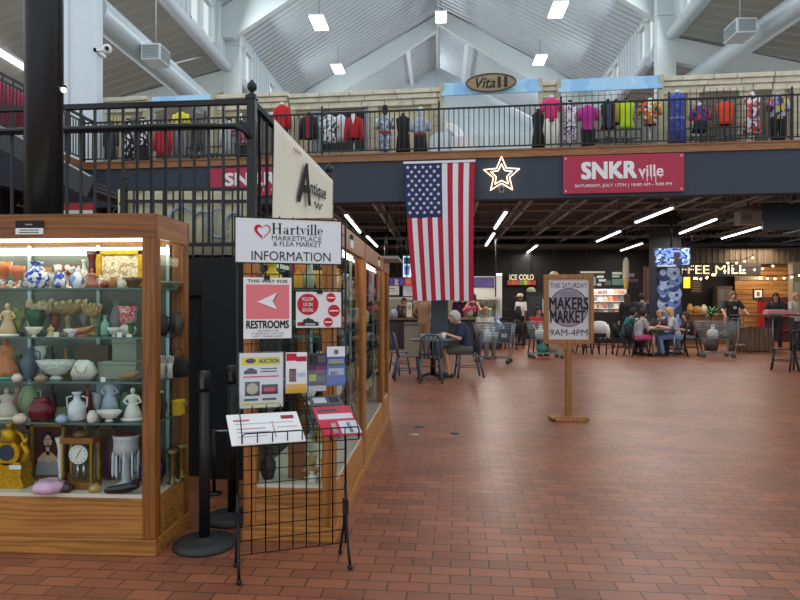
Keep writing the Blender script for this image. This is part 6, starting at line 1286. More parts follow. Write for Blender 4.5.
mb.box(-.46, -.42, -.26, .26, .02, .7); mb.box(.42, .46, -.26, .26, .02, .7); mb.build('plank_sides', wood((122, 82, 52), (70, 46, 32), 'z'), t); mbx(-.42, .42, -.26, .26, .05, .62).build('soil', M((50, 38, 30), .9), t)
t = thing('bar_stool', 'pale wooden bar stool beside the plank planter', 'stool', foot(741, 18.0)); MB().lathe([(0, .72), (.16, .72), (.17, .74), (.15, .76), (0, .76)], n=20).build('seat', M((130, 96, 66), .5), t)
for k in range(4): a_ = k * PI / 2 + .78; MB().tube((.11 * math.cos(a_), .11 * math.sin(a_), .72), (.2 * math.cos(a_), .2 * math.sin(a_), 0), .017).build('leg', M((110, 84, 62), .5), t)
MB().path([(.17 * math.cos(i * PI / 8), .17 * math.sin(i * PI / 8), .25) for i in range(16)], .01, 6, closed=True).build('foot_ring', CHROME, t)
cafe_chair('dark metal chair standing in the aisle before the bar table', foot(784, 13.4), -PI / 2 - .5, DCH, tolix=True); cafe_chair('dark metal chair cut off by the right edge of the picture', foot(803, 13.0), PI * .8, DCH, tolix=True)
for px_, Z_, rz, lb in ((603, 17.6, PI * .8, 'dark chair with a white jacket over its back, right of the market sign'), (588, 17.8, PI * .6, 'dark chair just behind the post of the market sign'), (505, 20.3, .2, 'dark chair beside the person in the pale cap'), (514, 19.8, -.6, 'second dark chair in front of the person in the pale cap'), (578, 18.4, 0, 'dark chair farther back behind the market sign')): cafe_chair(lb, foot(px_, Z_), rz, DCH)
p = foot(603, 17.6); t = thing('white_jacket', 'white jacket draped over the dark chair right of the market sign', 'jacket', p, PI * .8); MB().rings([[(rx * math.cos(j * PI / 8), .26 + ry * math.sin(j * PI / 8), z) for j in range(16)] for z, rx, ry in ((.6, .2, .07), (.78, .23, .085), (.9, .2, .07), (.94, .08, .03))]).build('body', M((220, 220, 216), .8), t)
for s in (-1, 1): MB().path([(s * .2, .27, .84), (s * .25, .25, .66), (s * .24, .24, .5)], [.06, .055, .05], 8).build('sleeve', M((220, 220, 216), .8), t)

# ------------------------------------------------------------ shopping carts
def cart(label, loc, rz, col, sc=1.0, handle=M((70, 74, 80), .5)):
    t = thing('shopping_cart', label, 'shopping cart', loc, rz, 'shopping carts in the food court'); t.scale = (sc,) * 3; m = col
    def ring(f): x0, x1, y = -.45 + .06 * f - .02, .42, .24 + .03 * f; return x0 + .0, x1 + .06 * f, y
    mb = MB(); z0, z1 = .5, .95
    for k in range(8):
        f = k / 7; z = z0 + (z1 - z0) * f; a_, b_, y = -.36 - .1 * f, .40 + .06 * f, .2 + .06 * f; r = .010 if k in (0, 7) else .0055
        for p, q in (((a_, -y, z), (b_, -y, z)), ((a_, y, z), (b_, y, z)), ((a_, -y, z), (a_, y, z)), ((b_, -y, z), (b_, y, z))): mb.tube(p, q, r, 5)
    for i in range(19):
        f = i / 18; xb, xt = -.36 + .76 * f, -.46 + .92 * f
        for s in (-1, 1): mb.tube((xb, s * .2, z0), (xt, s * .26, z1), .0045, 4)
        mb.tube((xb, -.2, z0), (xb, .2, z0), .0045, 4)
    for i in range(10):
        f = -1 + 2 * i / 9
        for xb, xt in ((-.36, -.46), (.40, .46)): mb.tube((xb, f * .2, z0), (xt, f * .26, z1), .0045, 4)
    mb.build('basket', m, t)
    mb = MB()
    for s in (-1, 1): mb.path([(.46, s * .26, .95), (.44, s * .25, .6), (.40, s * .22, .2), (.36, s * .22, .14), (-.42, s * .16, .14)], .014, 7)
    for i in range(7): x = -.38 + i * .12; mb.tube((x, -.17, .15), (x, .17, .15), .006, 5)
    mb.build('frame', m, t)
    MB().path([(.46, -.26, .95), (.53, -.26, 1.02), (.53, .26, 1.02), (.46, .26, .95)], .015, 8).build('handle', handle, t)
    for x, y in ((-.38, -.15), (-.38, .15), (.36, -.21), (.36, .21)):
        w_ = MB().rings([[(x + .055 * math.cos(j * PI / 8), y + o, .055 + .055 * math.sin(j * PI / 8)) for j in range(16)] for o in (-.014, .014)]).build('wheel', M((40, 40, 42), .6), t); MB().box(x - .012, x + .012, y - .022, y + .022, .055, .15).build('fork', m, w_)
    return t
GREY = M((128, 134, 140), .4, .5); TEAL = M((120, 150, 150), .45, .3)
cart('grey shopping cart at the long table, holding white bags before the potted palm', foot(716, 16.6), 0, GREY); cart('shopping cart piled with white and blue goods beside the navy shirt man', foot(494, 15.0), -.25, GREY); cart('pale teal shopping cart half hidden behind the market sign', foot(546, 16.3), .15, TEAL)
def bag(label, loc, r, h, c, name='shopping_bag'):
    t = thing(name, label, 'bag', loc); MB().lathe([(0, 0), (r * .8, 0), (r, h * .3), (r * .9, h * .62), (r * .35, h * .8), (r * .25, h * .85), (r * .4, h)], n=16, wob=.07, k=5, sy=.8).build('bag', c, t)
    for s in (-1, 1): MB().path([(s * r * .3, 0, h * .9), (s * r * .32, 0, h * 1.15), (s * r * .1, 0, h * 1.2), (0, 0, h * .95)], .008, 6).build('handle', c, t)
cp = foot(716, 16.6); bag('white plastic bag in the grey cart by the long table', cp + Vector((-.08, 0, .51)), .15, .3, WHITE); bag('grey patterned bag in the grey cart by the long table', cp + Vector((.24, .03, .51)), .13, .24, pmat([(130, 126, 116), (96, 92, 86), (160, 156, 146)], 20))
cp = foot(494, 15.0); bag('white plastic bag on top of the cart beside the navy shirt man', cp + Vector((-.16, 0, .51)), .15, .34, WHITE); bag('pale blue patterned bag high on the cart beside the navy shirt man', cp + Vector((.08, .02, .51)), .17, .6, pmat([(150, 166, 186), (210, 216, 224), (110, 126, 150)], 9)); 
t = thing('goods_box', 'dark printed box on the front of the cart beside the navy shirt man', 'box', cp + Vector((.22, -.14, .51))); mbx(-.1, .1, -.06, .1, 0, .3).build('body', M((60, 66, 78), .7), t, bevel=.006); mbx(-.07, .07, -.064, -.06, .1, .2).build('printed_panel', M((200, 204, 210), .7), t)
cp = foot(546, 16.3); bag('white plastic bag in the teal cart behind the market sign', cp + Vector((-.14, 0, .51)), .15, .32, WHITE); bag('teal cloth bag in the teal cart behind the market sign', cp + Vector((-.12, -.02, .17)), .14, .26, M((70, 130, 126), .8)); bag('brown paper bag on the lower rack of the teal cart', cp + Vector((.16, 0, .17)), .12, .24, M((150, 126, 96), .8))
# potted palm beyond the grey cart
p = foot(711, 18.3); t = thing('potted_palm', 'leafy green potted palm behind the grey shopping cart', 'plant', p); MB().lathe([(0, 0), (.16, 0), (.22, .4), (.2, .4), (.17, .34), (0, .34)], n=20).build('pot', M((70, 60, 54), .6), t); mb = MB(); rr = random.Random(5)
for i in range(34):
    a = rr.uniform(0, 6.28); l = rr.uniform(.28, .5); e_ = rr.uniform(.25, 1.3); pts = []
    for k in range(6): f = k / 5; pts.append(Vector((l * f * math.cos(e_) * math.cos(a), l * f * math.cos(e_) * math.sin(a), 1.1 + l * math.sin(e_) * f - .16 * f * f)))
    sd = Vector((-math.sin(a), math.cos(a), 0))
    for k in range(5): w0, w1 = .03 * math.sin(PI * (k + .15) / 5.3), .03 * math.sin(PI * (k + 1.15) / 5.3); n = mb.vs([pts[k] - sd * w0, pts[k] + sd * w0, pts[k + 1] + sd * w1, pts[k + 1] - sd * w1]); mb.face([n, n + 1, n + 2, n + 3])
o = mb.build('leaves', M((56, 110, 50), .6, var=.2), t); o.modifiers.new('thick', 'SOLIDIFY').thickness = .003; MB().tube((0, 0, .34), (0, 0, 1.15), .025).build('stem', M((90, 70, 50), .8), t)
# ------------------------------------------------------------ lower hall: lamps, stalls, signs
def strip_lamp(a, b, z=3.72):
    p, q = atz(a[0], a[1], z), atz(b[0], b[1], z); d = q - p; t = thing('strip_light', 'bare white strip light hanging under the dark joists', 'ceiling light', p, math.atan2(d.y, d.x), 'strip lights under the dark joists'); L = d.length
    mbx(0, L, -.03, .03, .0, .03).build('tube', M((250, 252, 255), .5, emit=7), t); mbx(-.02, L + .02, -.07, .07, .035, .1).build('housing', M((120, 120, 122), .5), t)
    mb = MB()
    for x in (L * .2, L * .8): mb.tube((x, 0, .1), (x, 0, 4.79 - z), .008, 6)
    mb.build('hanger_rods', M((120, 120, 122), .5), t)
    c = (p + q) / 2; lamp('strip_lamp', 'AREA', (c.x, c.y, z - .03), STRIP_W, L, (1, .93, .84), (0, 0, math.atan2(d.y, d.x)), .12)
STRIP_W = 62
for a, b in (((346, 216), (360, 233)), ((367, 237), (377, 247)), ((506, 213), (495, 229)), ((494, 234), (486, 246)), ((537, 246), (526, 254)), ((672, 209), (636, 223)), ((716, 220), (680, 234)), ((760, 228), (722, 239)), ((620, 232), (597, 242)), ((642, 244), (621, 251))): strip_lamp(a, b)
for px_, py_ in ((582, 228), (549, 228), (661, 204), (713, 214), (684, 222), (612, 225)):
    p = atz(px_, py_, 4.2); o = MB().lathe([(0, 0), (.09, 0), (.12, .05), (.1, .1), (.03, .12), (.03, .2)], n=16).build('ceiling_speaker', M((90, 86, 82), .6), None, p); tag(o, 'small round grey fitting under the dark joists', 'ceiling fitting', 'round fittings under the joists')
# dark screen, box and television
def screen_at(px0, px1, py0, py1, Z): p, q = W(px0, py1, Z), W(px1, py0, Z); return p, q.x - p.x, q.z - p.z
p, w, h = screen_at(763, 812, 203, 230, 17.0); t = thing('hanging_screen', 'dark hanging screen seen at the right edge below the balcony', 'screen', p, -.06); mbx(0, w, 0, .08, 0, h).build('screen_body', M((20, 22, 26), .3), t, bevel=.01); MB().tube((w * .62, .05, h), (w * .62, .05, 4.79 - p.z), .03).build('pole', BLACK, t)
p, w, h = screen_at(740, 762, 210, 224, 18.5); t = thing('projector', 'pale grey projector box hanging left of the dark screen', 'projector', p); mbx(0, w, 0, .4, 0, h).build('body', M((150, 148, 144), .6), t, bevel=.02); MB().tube((w / 2, .2, h), (w / 2, .2, 4.79 - p.z), .025).build('pole', BLACK, t); mbx(w * .1, w * .5, -.01, 0, h * .3, h * .7).build('vent', M((110, 110, 108), .6), t)
BC0, BC1 = W(657, 300, 21.2), W(681, 300, 21.2)
t = thing('wrapped_column', 'square column wrapped with a blueberry photograph', 'column', (BC0.x, BC0.y, 0)); w = BC1.x - BC0.x
mbx(0, w, 0, w, 0, 4.7).build('core', M((36, 36, 40), .7), t)
zt = H + (VY - 266) * 21.2 / F
mbx(-.01, w + .01, -.012, w, .2, zt).build('wrap', M((22, 27, 56), .7), t); mb = MB(); rr = random.Random(11); mats = [M((96, 124, 184), .6, var=.3, scale=6), M((150, 170, 212), .6, var=.3, scale=6), M((46, 62, 116), .6, var=.3, scale=6)]
LITE = M((176, 194, 226), .6, var=.2, scale=9); k = 0
for i in range(9):
    for j in range(2):
        r = rr.uniform(.20, .25); x = w * (.28 + .44 * j) + rr.uniform(-.04, .04) + (.05 if i % 2 else -.05); x = min(max(x, r), w - r); z = .45 + i * (zt - .75) / 8 + .1 * j; y0 = -.015 - .002 * k; k += 1
        mb.use(mats[(i + j * 2) % 3]); mb.disc(x, z, r, y0, -.012, 22); mb.use(LITE); mb.disc(x - r * .22, z + r * .3, r * .45, y0 - .0006, y0, 14); mb.use(mats[2]); mb.disc(x + r * .25, z - r * .2, r * .28, y0 - .0008, y0, 7)
mb.build('berry_print', None, t)
p, w, h = screen_at(654, 690, 247.5, 267.5, 20.6); t = thing('television', 'lit television mounted in front of the blueberry column', 'television', p); mbx(0, w, 0, .07, 0, h).build('casing', BLACK, t, bevel=.006)
mbx(.03, w - .03, -.004, 0, h * .14, h - .03).build('display', None or pmat([(50, 80, 180), (110, 150, 220), (30, 36, 84), (160, 190, 236), (80, 100, 180)], 3.2, .4, 'noise'), t)
m = t.children[1].data.materials[0].copy(); t.children[1].data.materials[0] = m; nt = m.node_tree; cr = [n for n in nt.nodes if n.type == 'VALTORGB'][0]; nt.links.new(cr.outputs[0], nt.nodes['Principled BSDF'].inputs['Emission Color']); nt.nodes['Principled BSDF'].inputs['Emission Strength'].default_value = .5
mbx(.03, w - .03, -.004, 0, .03, h * .12).build('caption_bar', M((30, 40, 90), .5), t); mbx(w * .08, w * .6, -.006, -.004, h * .055, h * .095).build('caption_line', M((220, 224, 240), .5, emit=.6), t)
mb = MB(); mb.disc(w * .62, h * .6, h * .17, -.006, -.004, 18); mb.prism([(w * .5, h * .16), (w * .8, h * .16), (w * .72, h * .45), (w * .56, h * .45)], -.006, -.004); mb.build('pictured_figure', M((50, 34, 60), .5), t); MB().tube((w / 2, .1, h), (w / 2, .1, 4.79 - p.z), .04).build('pole', BLACK, t)
# coffee stall on the right
def board(name, label, cat, px0, px1, py0, py1, Z, mat, th=.05, part='panel'):
    p, w, h = screen_at(px0, px1, py0, py1, Z)
    if py1 > 320: h += p.z; p.z = 0
    t = thing(name, label, cat, p); mbx(0, w, 0, th, 0, h).build(part, mat, t)
    if py1 < 300 and name in HUNG: MB().tube((w * .15, th * .6, h - .01), (w * .15, th * .6, 4.79 - p.z), .012, 6).tube((w * .85, th * .6, h - .01), (w * .85, th * .6, 4.79 - p.z), .012, 6).build('hanger_rods', BLACK, t)
    return t, w, h
HUNG = ('cold_sign', 'coffee_sign', 'menu_board', 'chalk_menu', 'yellow_screen', 'lit_ledge', 'food_photo', 'price_board', 'purple_sign', 'slatted_soffit')
t = thing('plank_wall', 'warm lit horizontal plank wall of the coffee stall', 'wall panel', (0, 0, 0)); a, b = W(735, 300, 24.5), W(815, 300, 24.5); mb = MB(); i = 0; z = 0
while z < 3.0: mb.box(a.x, b.x, a.y - .02, a.y + .06 - .01 * (i % 2), z, z + .163); z += .18; i += 1
mb.build('planks', wood((176, 128, 74), (124, 82, 44), 'x', .6, .5), t)
t, w, h = board('slatted_soffit', 'dark grooved panel band above the coffee sign', 'panel', 690, 812, 248, 264, 24.2, M((70, 62, 54), .8)); mb = MB()
for i in range(22): mb.box(w * i / 22, w * i / 22 + .05, -.03, 0, 0, h)
mb.build('ribs', M((84, 74, 64), .8), t)
t, w, h = board('coffee_sign', 'dark sign board with cream letters above the coffee stall', 'sign', 676, 758, 263, 276.5, 23.4, M((30, 28, 28), .7), .12)
LET = M((250, 226, 176), .5, emit=.9); text('FFEE MILL', w * .77, h * .62, LET, t, w * .44, h * .5, y=-.012, bold=.008)
t, w, h = board('lit_ledge', 'pale panel at the right end of the coffee sign', 'panel', 739, 762, 276.5, 280, 23.6, M((206, 190, 160), .7), .3)
t, w, h = board('yellow_screen', 'glowing yellow menu screen under the coffee sign', 'screen', 684, 690, 277, 288, 23.2, M((240, 190, 30), .5, emit=1.5), .05); mbx(-.02, w + .02, .05, .07, -.02, h + .02).build('casing', BLACK, t)
t, w, h = board('chalk_menu', 'dark menu board with tan lines under the coffee sign', 'menu board', 691, 702, 277, 293, 23.2, M((52, 46, 40), .7), .05)
for k in range(6): mbx(w * .12, w * .85, -.006, 0, h * (.12 + .14 * k), h * (.16 + .14 * k)).build('menu_line', M((150, 126, 90), .7), t)
t, w, h = board('black_partition', 'black back wall of the coffee stall', 'panel', 676, 748, 276, 330, 25.2, M((22, 20, 20), .8)); t2, w, h = board('cold_cabinet', 'glass fronted cabinet at the back of the coffee stall', 'cabinet', 717, 732, 286, 330, 24.6, M((74, 66, 62), .5), .4)
mbx(w * .08, w * .47, -.01, 0, h * .06, h * .94).build('door', M((110, 104, 100), .3), t2); mbx(w * .53, w * .92, -.01, 0, h * .06, h * .94).build('door', M((96, 92, 90), .3), t2)
for k in range(3): mbx(w * .1, w * .9, -.016, -.01, h * (.2 + .25 * k), h * (.22 + .25 * k)).build('shelf_line', M((60, 56, 54), .5), t2)
a, b = foot(684, 22.2), foot(742, 22.2); t = thing('coffee_counter', 'wooden counter of the coffee stall behind the palm', 'counter', (a.x, a.y, 0)); L = b.x - a.x; mbx(0, L, 0, .7, 0, 1.04).build('front', wood((130, 92, 58), (90, 60, 36), 'z', .6), t); mbx(-.05, L + .05, -.06, .76, 1.04, 1.09).build('worktop', M((150, 120, 80), .5), t)
for px_, hh, r_, c, lb in ((690, .34, .1, (200, 150, 90), 'tan jar at the left end of the coffee counter'), (697, .26, .16, (190, 130, 60), 'basket of pastries on the coffee counter'), (704, .3, .1, (226, 214, 190), 'white cup stack on the coffee counter'), (722, .34, .14, (70, 66, 64), 'dark coffee grinder on the coffee counter'), (731, .3, .15, (196, 160, 120), 'tan sack of beans on the coffee counter')):
    p = foot(px_, 22.4); t = thing('counter_item', lb, 'counter item', (p.x, p.y, 1.09)); MB().lathe([(0, 0), (r_ * .9, 0), (r_, hh * .5), (r_ * .7, hh * .85), (0, hh * .86)], n=16, wob=.04, k=5).build('body', M(c, .7, var=.2, scale=12), t); MB().lathe([(r_ * .5, hh * .85), (r_ * .6, hh * .95), (0, hh)], n=14).build('top', M(tuple(min(255, v + 20) for v in c), .6), t)
t, w, h = board('wall_frame', 'black framed print on the plank wall', 'picture', 753, 763, 289, 299, 24.4, BLACK, .04); mbx(w * .14, w * .86, -.006, 0, h * .12, h * .88).build('mount', PAPER, t); mbx(w * .36, w * .64, -.009, -.006, h * .3, h * .7).build('print', M((90, 90, 96), .8), t)
t, w, h = board('emblem_sign', 'pale square sign with a round dark emblem on the plank wall', 'sign', 770, 782, 283, 294, 24.42, M((196, 192, 180), .7), .05); MB().disc(w / 2, h / 2, w * .38, -.008, 0, 28).build('round_emblem', M((70, 92, 86), .7), t); MB().disc(w / 2, h / 2, w * .24, -.012, -.008, 24).build('emblem_centre', M((176, 178, 170), .7), t); mb = MB(); mb.prism([(w * .42, h * .32), (w * .58, h * .32), (w * .55, h * .5), (w * .6, h * .6), (w * .5, h * .7), (w * .4, h * .6), (w * .45, h * .5)], -.015, -.012); mb.build('emblem_figure', M((60, 84, 78), .7), t)
t, w, h = board('red_rack', 'red and dark shelf unit against the plank wall', 'shelf', 762, 800, 297, 322, 23.6, M((70, 34, 34), .7), .3)
for k in range(3): mbx(0, w, -.05, 0, h * (.25 + .3 * k), h * (.28 + .3 * k)).build('shelf', M((150, 40, 40), .7), t)
t, w, h = board('red_bin', 'small bright red canister behind the bar table', 'canister', 760, 766, 302, 330, 21.0, M((190, 36, 30), .6), .2); mbx(w * .2, w * .8, .04, .16, h, h + .06).build('lid', M((120, 24, 24), .6), t)
t, w, h = board('pink_cloth', 'pink folded cloth lying on the high bar table', 'cloth', 768, 796, 310.5, 313.8, 18.4, M((206, 140, 150), .8), .3); mbx(.06, w * .6, .03, .26, h, h + .03).build('upper_fold', M((216, 160, 166), .8), t)
t, w, h = board('white_post', 'pale post at the right edge of the coffee stall', 'post', 793, 806, 262, 312, 22.0, M((150, 140, 120), .7), .3); mbx(w * .1, w * .9, -.01, 0, h * .3, h * .6).build('notice', M((190, 176, 150), .8), t)
# festoon lights
def festoon(label, pts, Zs, nb):
    P = [W(x, y, z) for (x, y), z in zip(pts, Zs)]; t = thing('string_lights', label, 'string lights', P[0]); mb = MB(); bl = MB(); n = 36; pp = []
    for i in range(n + 1):
        f = i / n * (len(P) - 1); k = min(int(f), len(P) - 2); q = P[k].lerp(P[k + 1], f - k); g = f - k; pp.append(q - P[0] - Vector((0, 0, .12 * 4 * g * (1 - g))))
    MB().path(pp, .01, 5).build('cable', BLACK, t)
    for q in (pp[0], pp[-1]): MB().tube(q, (q.x, q.y, 4.79 - P[0].z), .006, 5).build('suspension_wire', BLACK, t)
    for i in range(nb):
        q = pp[int((i + .5) * n / nb)]; b_ = MB().ball(q - Vector((0, 0, .08)), .036, n=8, m=6).build('bulb', M((255, 224, 170), .5, emit=7), t); MB().tube(q, q - Vector((0, 0, .05)), .022, 6).build('socket', BLACK, b_)
festoon('short string of warm bulbs above the coffee sign', [(724, 260), (757, 253)], [21, 22.5], 4)
festoon('string of warm bulbs crossing in front of the coffee sign', [(684, 276), (730, 266), (778, 262)], [21, 21, 22], 10)
festoon('lower string of warm bulbs before the plank wall', [(692, 275), (716, 270)], [20.5, 20.8], 4)
festoon('right hand string of warm bulbs over the plank wall', [(757, 275), (812, 269)], [21, 20.4], 7)
lamp('coffee_fill', 'AREA', (W(762, 255, 23.2)), 110, 1.6, (1, .78, .5), (.35, 0, 0));  # added warm fill light to brighten the plank wall, no fixture of its own
# ice cream stall in the middle
t, w, h = board('plank_post', 'tall tan post of stacked planks left of the blueberry column', 'post', 646, 655, 266, 330, 22.2, M((70, 50, 36), .7), .3); mb = MB(); k = 0; z = 0
while z < h - .1: mb.box(w * .1, w * (.92 if z < h * .82 else .55), -.03 - .008 * (k % 2), 0, z + .008, z + .14); z += .15; k += 1
mb.build('planks', wood((176, 128, 78), (130, 90, 52), 'x', .6), t)
t, w, h = board('menu_board', 'long dark menu board with white and pale green lettering', 'menu board', 578, 638, 270.5, 287.5, 24.6, M((34, 34, 38), .7), .06)
mbx(w * .04, w * .44, -.008, 0, h * .84, h * .95).build('lettering', M((214, 210, 200), .7), t)
for x0, x1, z0, z1, c in ((.24, .29, .1, .62, (130, 170, 176)), (.31, .42, .56, .7, (220, 220, 220)), (.34, .46, .34, .48, (220, 220, 220)), (.31, .38, .1, .24, (200, 200, 200)), (.44, .54, .14, .4, (90, 110, 110)), (.56, .72, .76, .9, (210, 222, 216)), (.56, .68, .6, .7, (200, 214, 206)), (.56, .74, .14, .5, (96, 140, 132)), (.82, .92, .62, .82, (150, 146, 160)), (.84, .98, .32, .5, (120, 84, 120))): mbx(w * x0, w * x1, -.008, 0, h * z0, h * z1).build('lettering', M(c, .7), t)
p = W(626, 297, 23.8); q_ = 23.8 / F; t = thing('cone_sculpture', 'giant soft ice cream cone sculpture hanging before the menu board', 'sculpture', (p.x, p.y, H + (VY - 289) * q_)); MB().lathe([(0, 0), (2 * q_, 0), (2.4 * q_, 7 * q_), (3 * q_, 9 * q_), (3 * q_, 10 * q_)], n=18).build('wafer_cone', M((190, 150, 76), .7, var=.15, scale=20), t); MB().lathe([(3 * q_, 9 * q_), (3.4 * q_, 13 * q_), (3 * q_, 15 * q_), (3.3 * q_, 20 * q_), (2.9 * q_, 22 * q_), (3 * q_, 26 * q_), (2.2 * q_, 29.5 * q_), (1 * q_, 31.5 * q_), (0, 32 * q_)], n=18, wob=.05, k=6).build('soft_ice', M((176, 170, 150), .6), t); MB().tube((0, .15, 30 * q_), (0, .15, 4.79 - t.location.z), .02).build('hanger', BLACK, t)
t, w, h = board('display_counter', 'white lit display counter full of packages behind the market sign', 'counter', 586, 626, 289, 340, 23.6, M((196, 190, 182), .6), .5); mbx(.02, w - .02, -.02, 0, h * .62, h * .98).build('back_panel', M((226, 222, 220), .6), t)
for k in range(4): mbx(-.02, w + .02, -.16, 0, h * (.5 + .13 * k), h * (.51 + .13 * k)).build('shelf', WHITE, t)
pk = [((206, 150, 110), 'tan'), ((226, 222, 214), 'white'), ((180, 90, 70), 'brick'), ((190, 170, 140), 'beige'), ((120, 120, 124), 'grey')]; rr = random.Random(21); Pc = t.location.copy()
for k in range(4):
    for i in range(7):
        c, nm = pk[(i * 2 + k) % 5]; x = w * (.07 + .13 * i); bh = rr.uniform(.1, .2); o = mbx(-.07, .07, -.05, .05, 0, bh).build('package', M(c, .7), None, (Pc.x + x, Pc.y - .09, h * (.51 + .13 * k) + Pc.z)); tag(o, 'small %s package on the white display counter behind the market sign' % nm, 'package', 'packages on the white display counter')
lamp('counter_lamp', 'AREA', W(605, 284, 22.9), 14, 1.2, (1, .95, .88), (.5, 0, 0), .2)
t, w, h = board('dark_partition', 'dark front of the ice cream stall below the white counter', 'panel', 574, 656, 312, 343, 22.8, M((34, 32, 32), .7))
t, w, h = board('cold_sign', 'black and orange stall sign reading ice cold on the dark wall', 'sign', 507, 536, 273, 285.5, 28.2, M((26, 26, 28), .7), .06); text('ICE COLD', w * .82, h * .42, M((226, 216, 176), .6, emit=.3), t, w * .5, h * .66, y=-.01, bold=.03)
for i, c in enumerate(((206, 70, 50), (216, 110, 60), (200, 80, 90), (120, 150, 60), (220, 190, 50), (206, 110, 70), (190, 60, 60))): mbx(w * (.01 + .14 * i), w * (.14 + .14 * i), -.008, 0, h * .05, h * .4).build('fruit_panel', M(c, .7), t)
for px_, py_, c, lb in ((531, 291, (166, 176, 136), 'pale green half dome cap under the ice cold sign'), (554, 275, (190, 172, 140), 'tan dome lamp peeping above the market sign')):
    p = W(px_, py_ + 1.5, 25.6); o = MB().lathe([(0, 0), (.2, 0), (.21, .04), (.18, .13), (.1, .2), (0, .22)], n=20); t = thing('dome_shade', lb, 'lamp shade', p); o.build('shade', M(c, .6), t); MB().tube((0, 0, .2), (0, 0, 4.79 - p.z), .012).build('cord', BLACK, t)
t, w, h = board('drink_cabinet', 'black drinks cabinet beside the person in the pale cap', 'cabinet', 526, 545, 292, 336, 25.4, M((24, 24, 26), .5), .6); mbx(w * .1, w * .9, -.01, 0, h * .5, h * .92).build('door', M((34, 36, 40), .25), t); mbx(w * .85, w * .9, -.03, -.01, h * .55, h * .85).build('handle', CHROME, t)
t, w, h = board('black_shelving', 'black shelf rack full of dark goods right of the left stall', 'shelf', 497, 509, 304, 338, 22.8, M((26, 26, 28), .7), .4)
for k in range(4): mbx(0, w, -.06, 0, h * (.2 + .22 * k), h * (.22 + .22 * k)).build('shelf', M((70, 70, 74), .6), t)
# left stall behind the flag
t, w, h = board('drawn_partition', 'white back panel of the left food stall with faint plant drawings', 'panel', 474, 501.5, 287.5, 309, 22.0, M((206, 202, 190), .7), .08); mb = MB()
for x, z in ((.2, .2), (.45, .3), (.62, .5), (.8, .65), (.85, .3), (.3, .12)): mb.disc(w * x, h * z, .035, -.006, 0, 8, .06); mb.box(w * x - .006, w * x + .006, -.005, 0, 0, h * z)
mb.build('plant_drawings', M((160, 164, 136), .8), t); mbx(w * .0, w * .97, -.006, 0, 0, h * .18).build('hedge_band', M((150, 166, 120), .8, var=.2), t)
t, w, h = board('purple_sign', 'purple blue food photograph panel right of the flag', 'sign', 474, 501, 276.5, 287, 21.9, M((74, 60, 110), .7, var=.3, scale=3), .08); mbx(w * .76, w * .8, -.02, 0, 0, h).build('white_bar', WHITE, t); mbx(0, w, -.015, 0, h * .93, h).build('edge_strip', M((206, 206, 210), .7), t)
t, w, h = board('white_post', 'slim white lit post at the right end of the left stall', 'post', 496, 502, 273.5, 318, 21.8, M((214, 212, 206), .6), .12); mbx(0, w, -.03, 0, h * .96, h).build('lit_top', M((240, 244, 250), .5, emit=1.2), t)
t, w, h = board('menu_screen', 'bright blue white menu screen at the left edge of the flag', 'screen', 403, 420, 256, 277, 21.0, M((170, 206, 232), .5, emit=.9), .06)
for x0, x1, z0, z1, c in ((.06, .46, .62, .92, (50, 80, 110)), (.5, .95, .8, .9, (226, 236, 244)), (.08, .4, .1, .5, (70, 110, 170)), (.5, .9, .12, .44, (90, 130, 180)), (.05, .95, .52, .56, (120, 150, 170))): mbx(w * x0, w * x1, -.008, 0, h * z0, h * z1).build('menu_picture', M(c, .5, emit=.25), t)
mbx(-.02, w + .02, .06, .08, -.02, h + .02).build('casing', BLACK, t); MB().tube((w / 2, .05, h), (w / 2, .05, 4.79 - t.location.z), .03).build('pole', BLACK, t)
t, w, h = board('food_photo', 'dark purple drinks photograph strip above the left counter', 'sign', 384, 404.5, 277.5, 285.5, 20.6, M((70, 56, 110), .7), .06)
for i in range(4): MB().disc(w * (.15 + .23 * i), h * .4, h * .4, -.008, 0, 14).build('pictured_drink', M(((150, 170, 214), (90, 80, 160), (190, 170, 196), (90, 90, 170))[i], .7), t)
t, w, h = board('food_photo', 'orange red fruit photograph strip at the left edge of the flag', 'sign', 404.5, 422, 277.5, 285.5, 20.6, M((214, 90, 76), .7), .06)
for i in range(3): MB().disc(w * (.2 + .28 * i), h * .45, h * .36, -.008, 0, 14).build('pictured_fruit', M(((236, 140, 110), (240, 120, 110), (230, 160, 90))[i], .7), t)
t, w, h = board('price_board', 'white price board with grey lettering above the left counter', 'sign', 384, 399, 286, 295, 20.6, M((214, 212, 208), .7), .05); text('SALADS', w * .5, h * .14, M((90, 90, 96), .7), t, w * .55, h * .75, y=-.01) if False else mbx(w * .3, w * .75, -.008, 0, h * .68, h * .8).build('lettering', M((110, 110, 116), .7), t)
mbx(w * .25, w * .85, -.008, 0, h * .4, h * .48).build('lettering', M((130, 130, 136), .7), t)
t, w, h = board('price_board', 'plain pale white board left of the flag above the counter', 'sign', 403, 425, 285.5, 296, 20.7, M((220, 220, 224), .7), .05); mbx(w * .2, w * .5, -.008, 0, h * .3, h * .7).build('drawing', M((200, 204, 212), .7), t)
t, w, h = board('counter_canopy', 'white ledge over the left food counter', 'ledge', 380, 500, 297, 299.5, 21.2, M((196, 192, 184), .6), .9); mb = MB(); mb.tube((.1, .8, h), (.1, .8, 2.2), .02).tube((w - .1, .8, h), (w - .1, .8, 2.2), .02); mb.build('hangers', BLACK, t)
t, w, h = board('stall_wall', 'pale wall behind the left food counter', 'panel', 378, 500, 299, 336, 23.4, M((150, 144, 132), .7), .1)
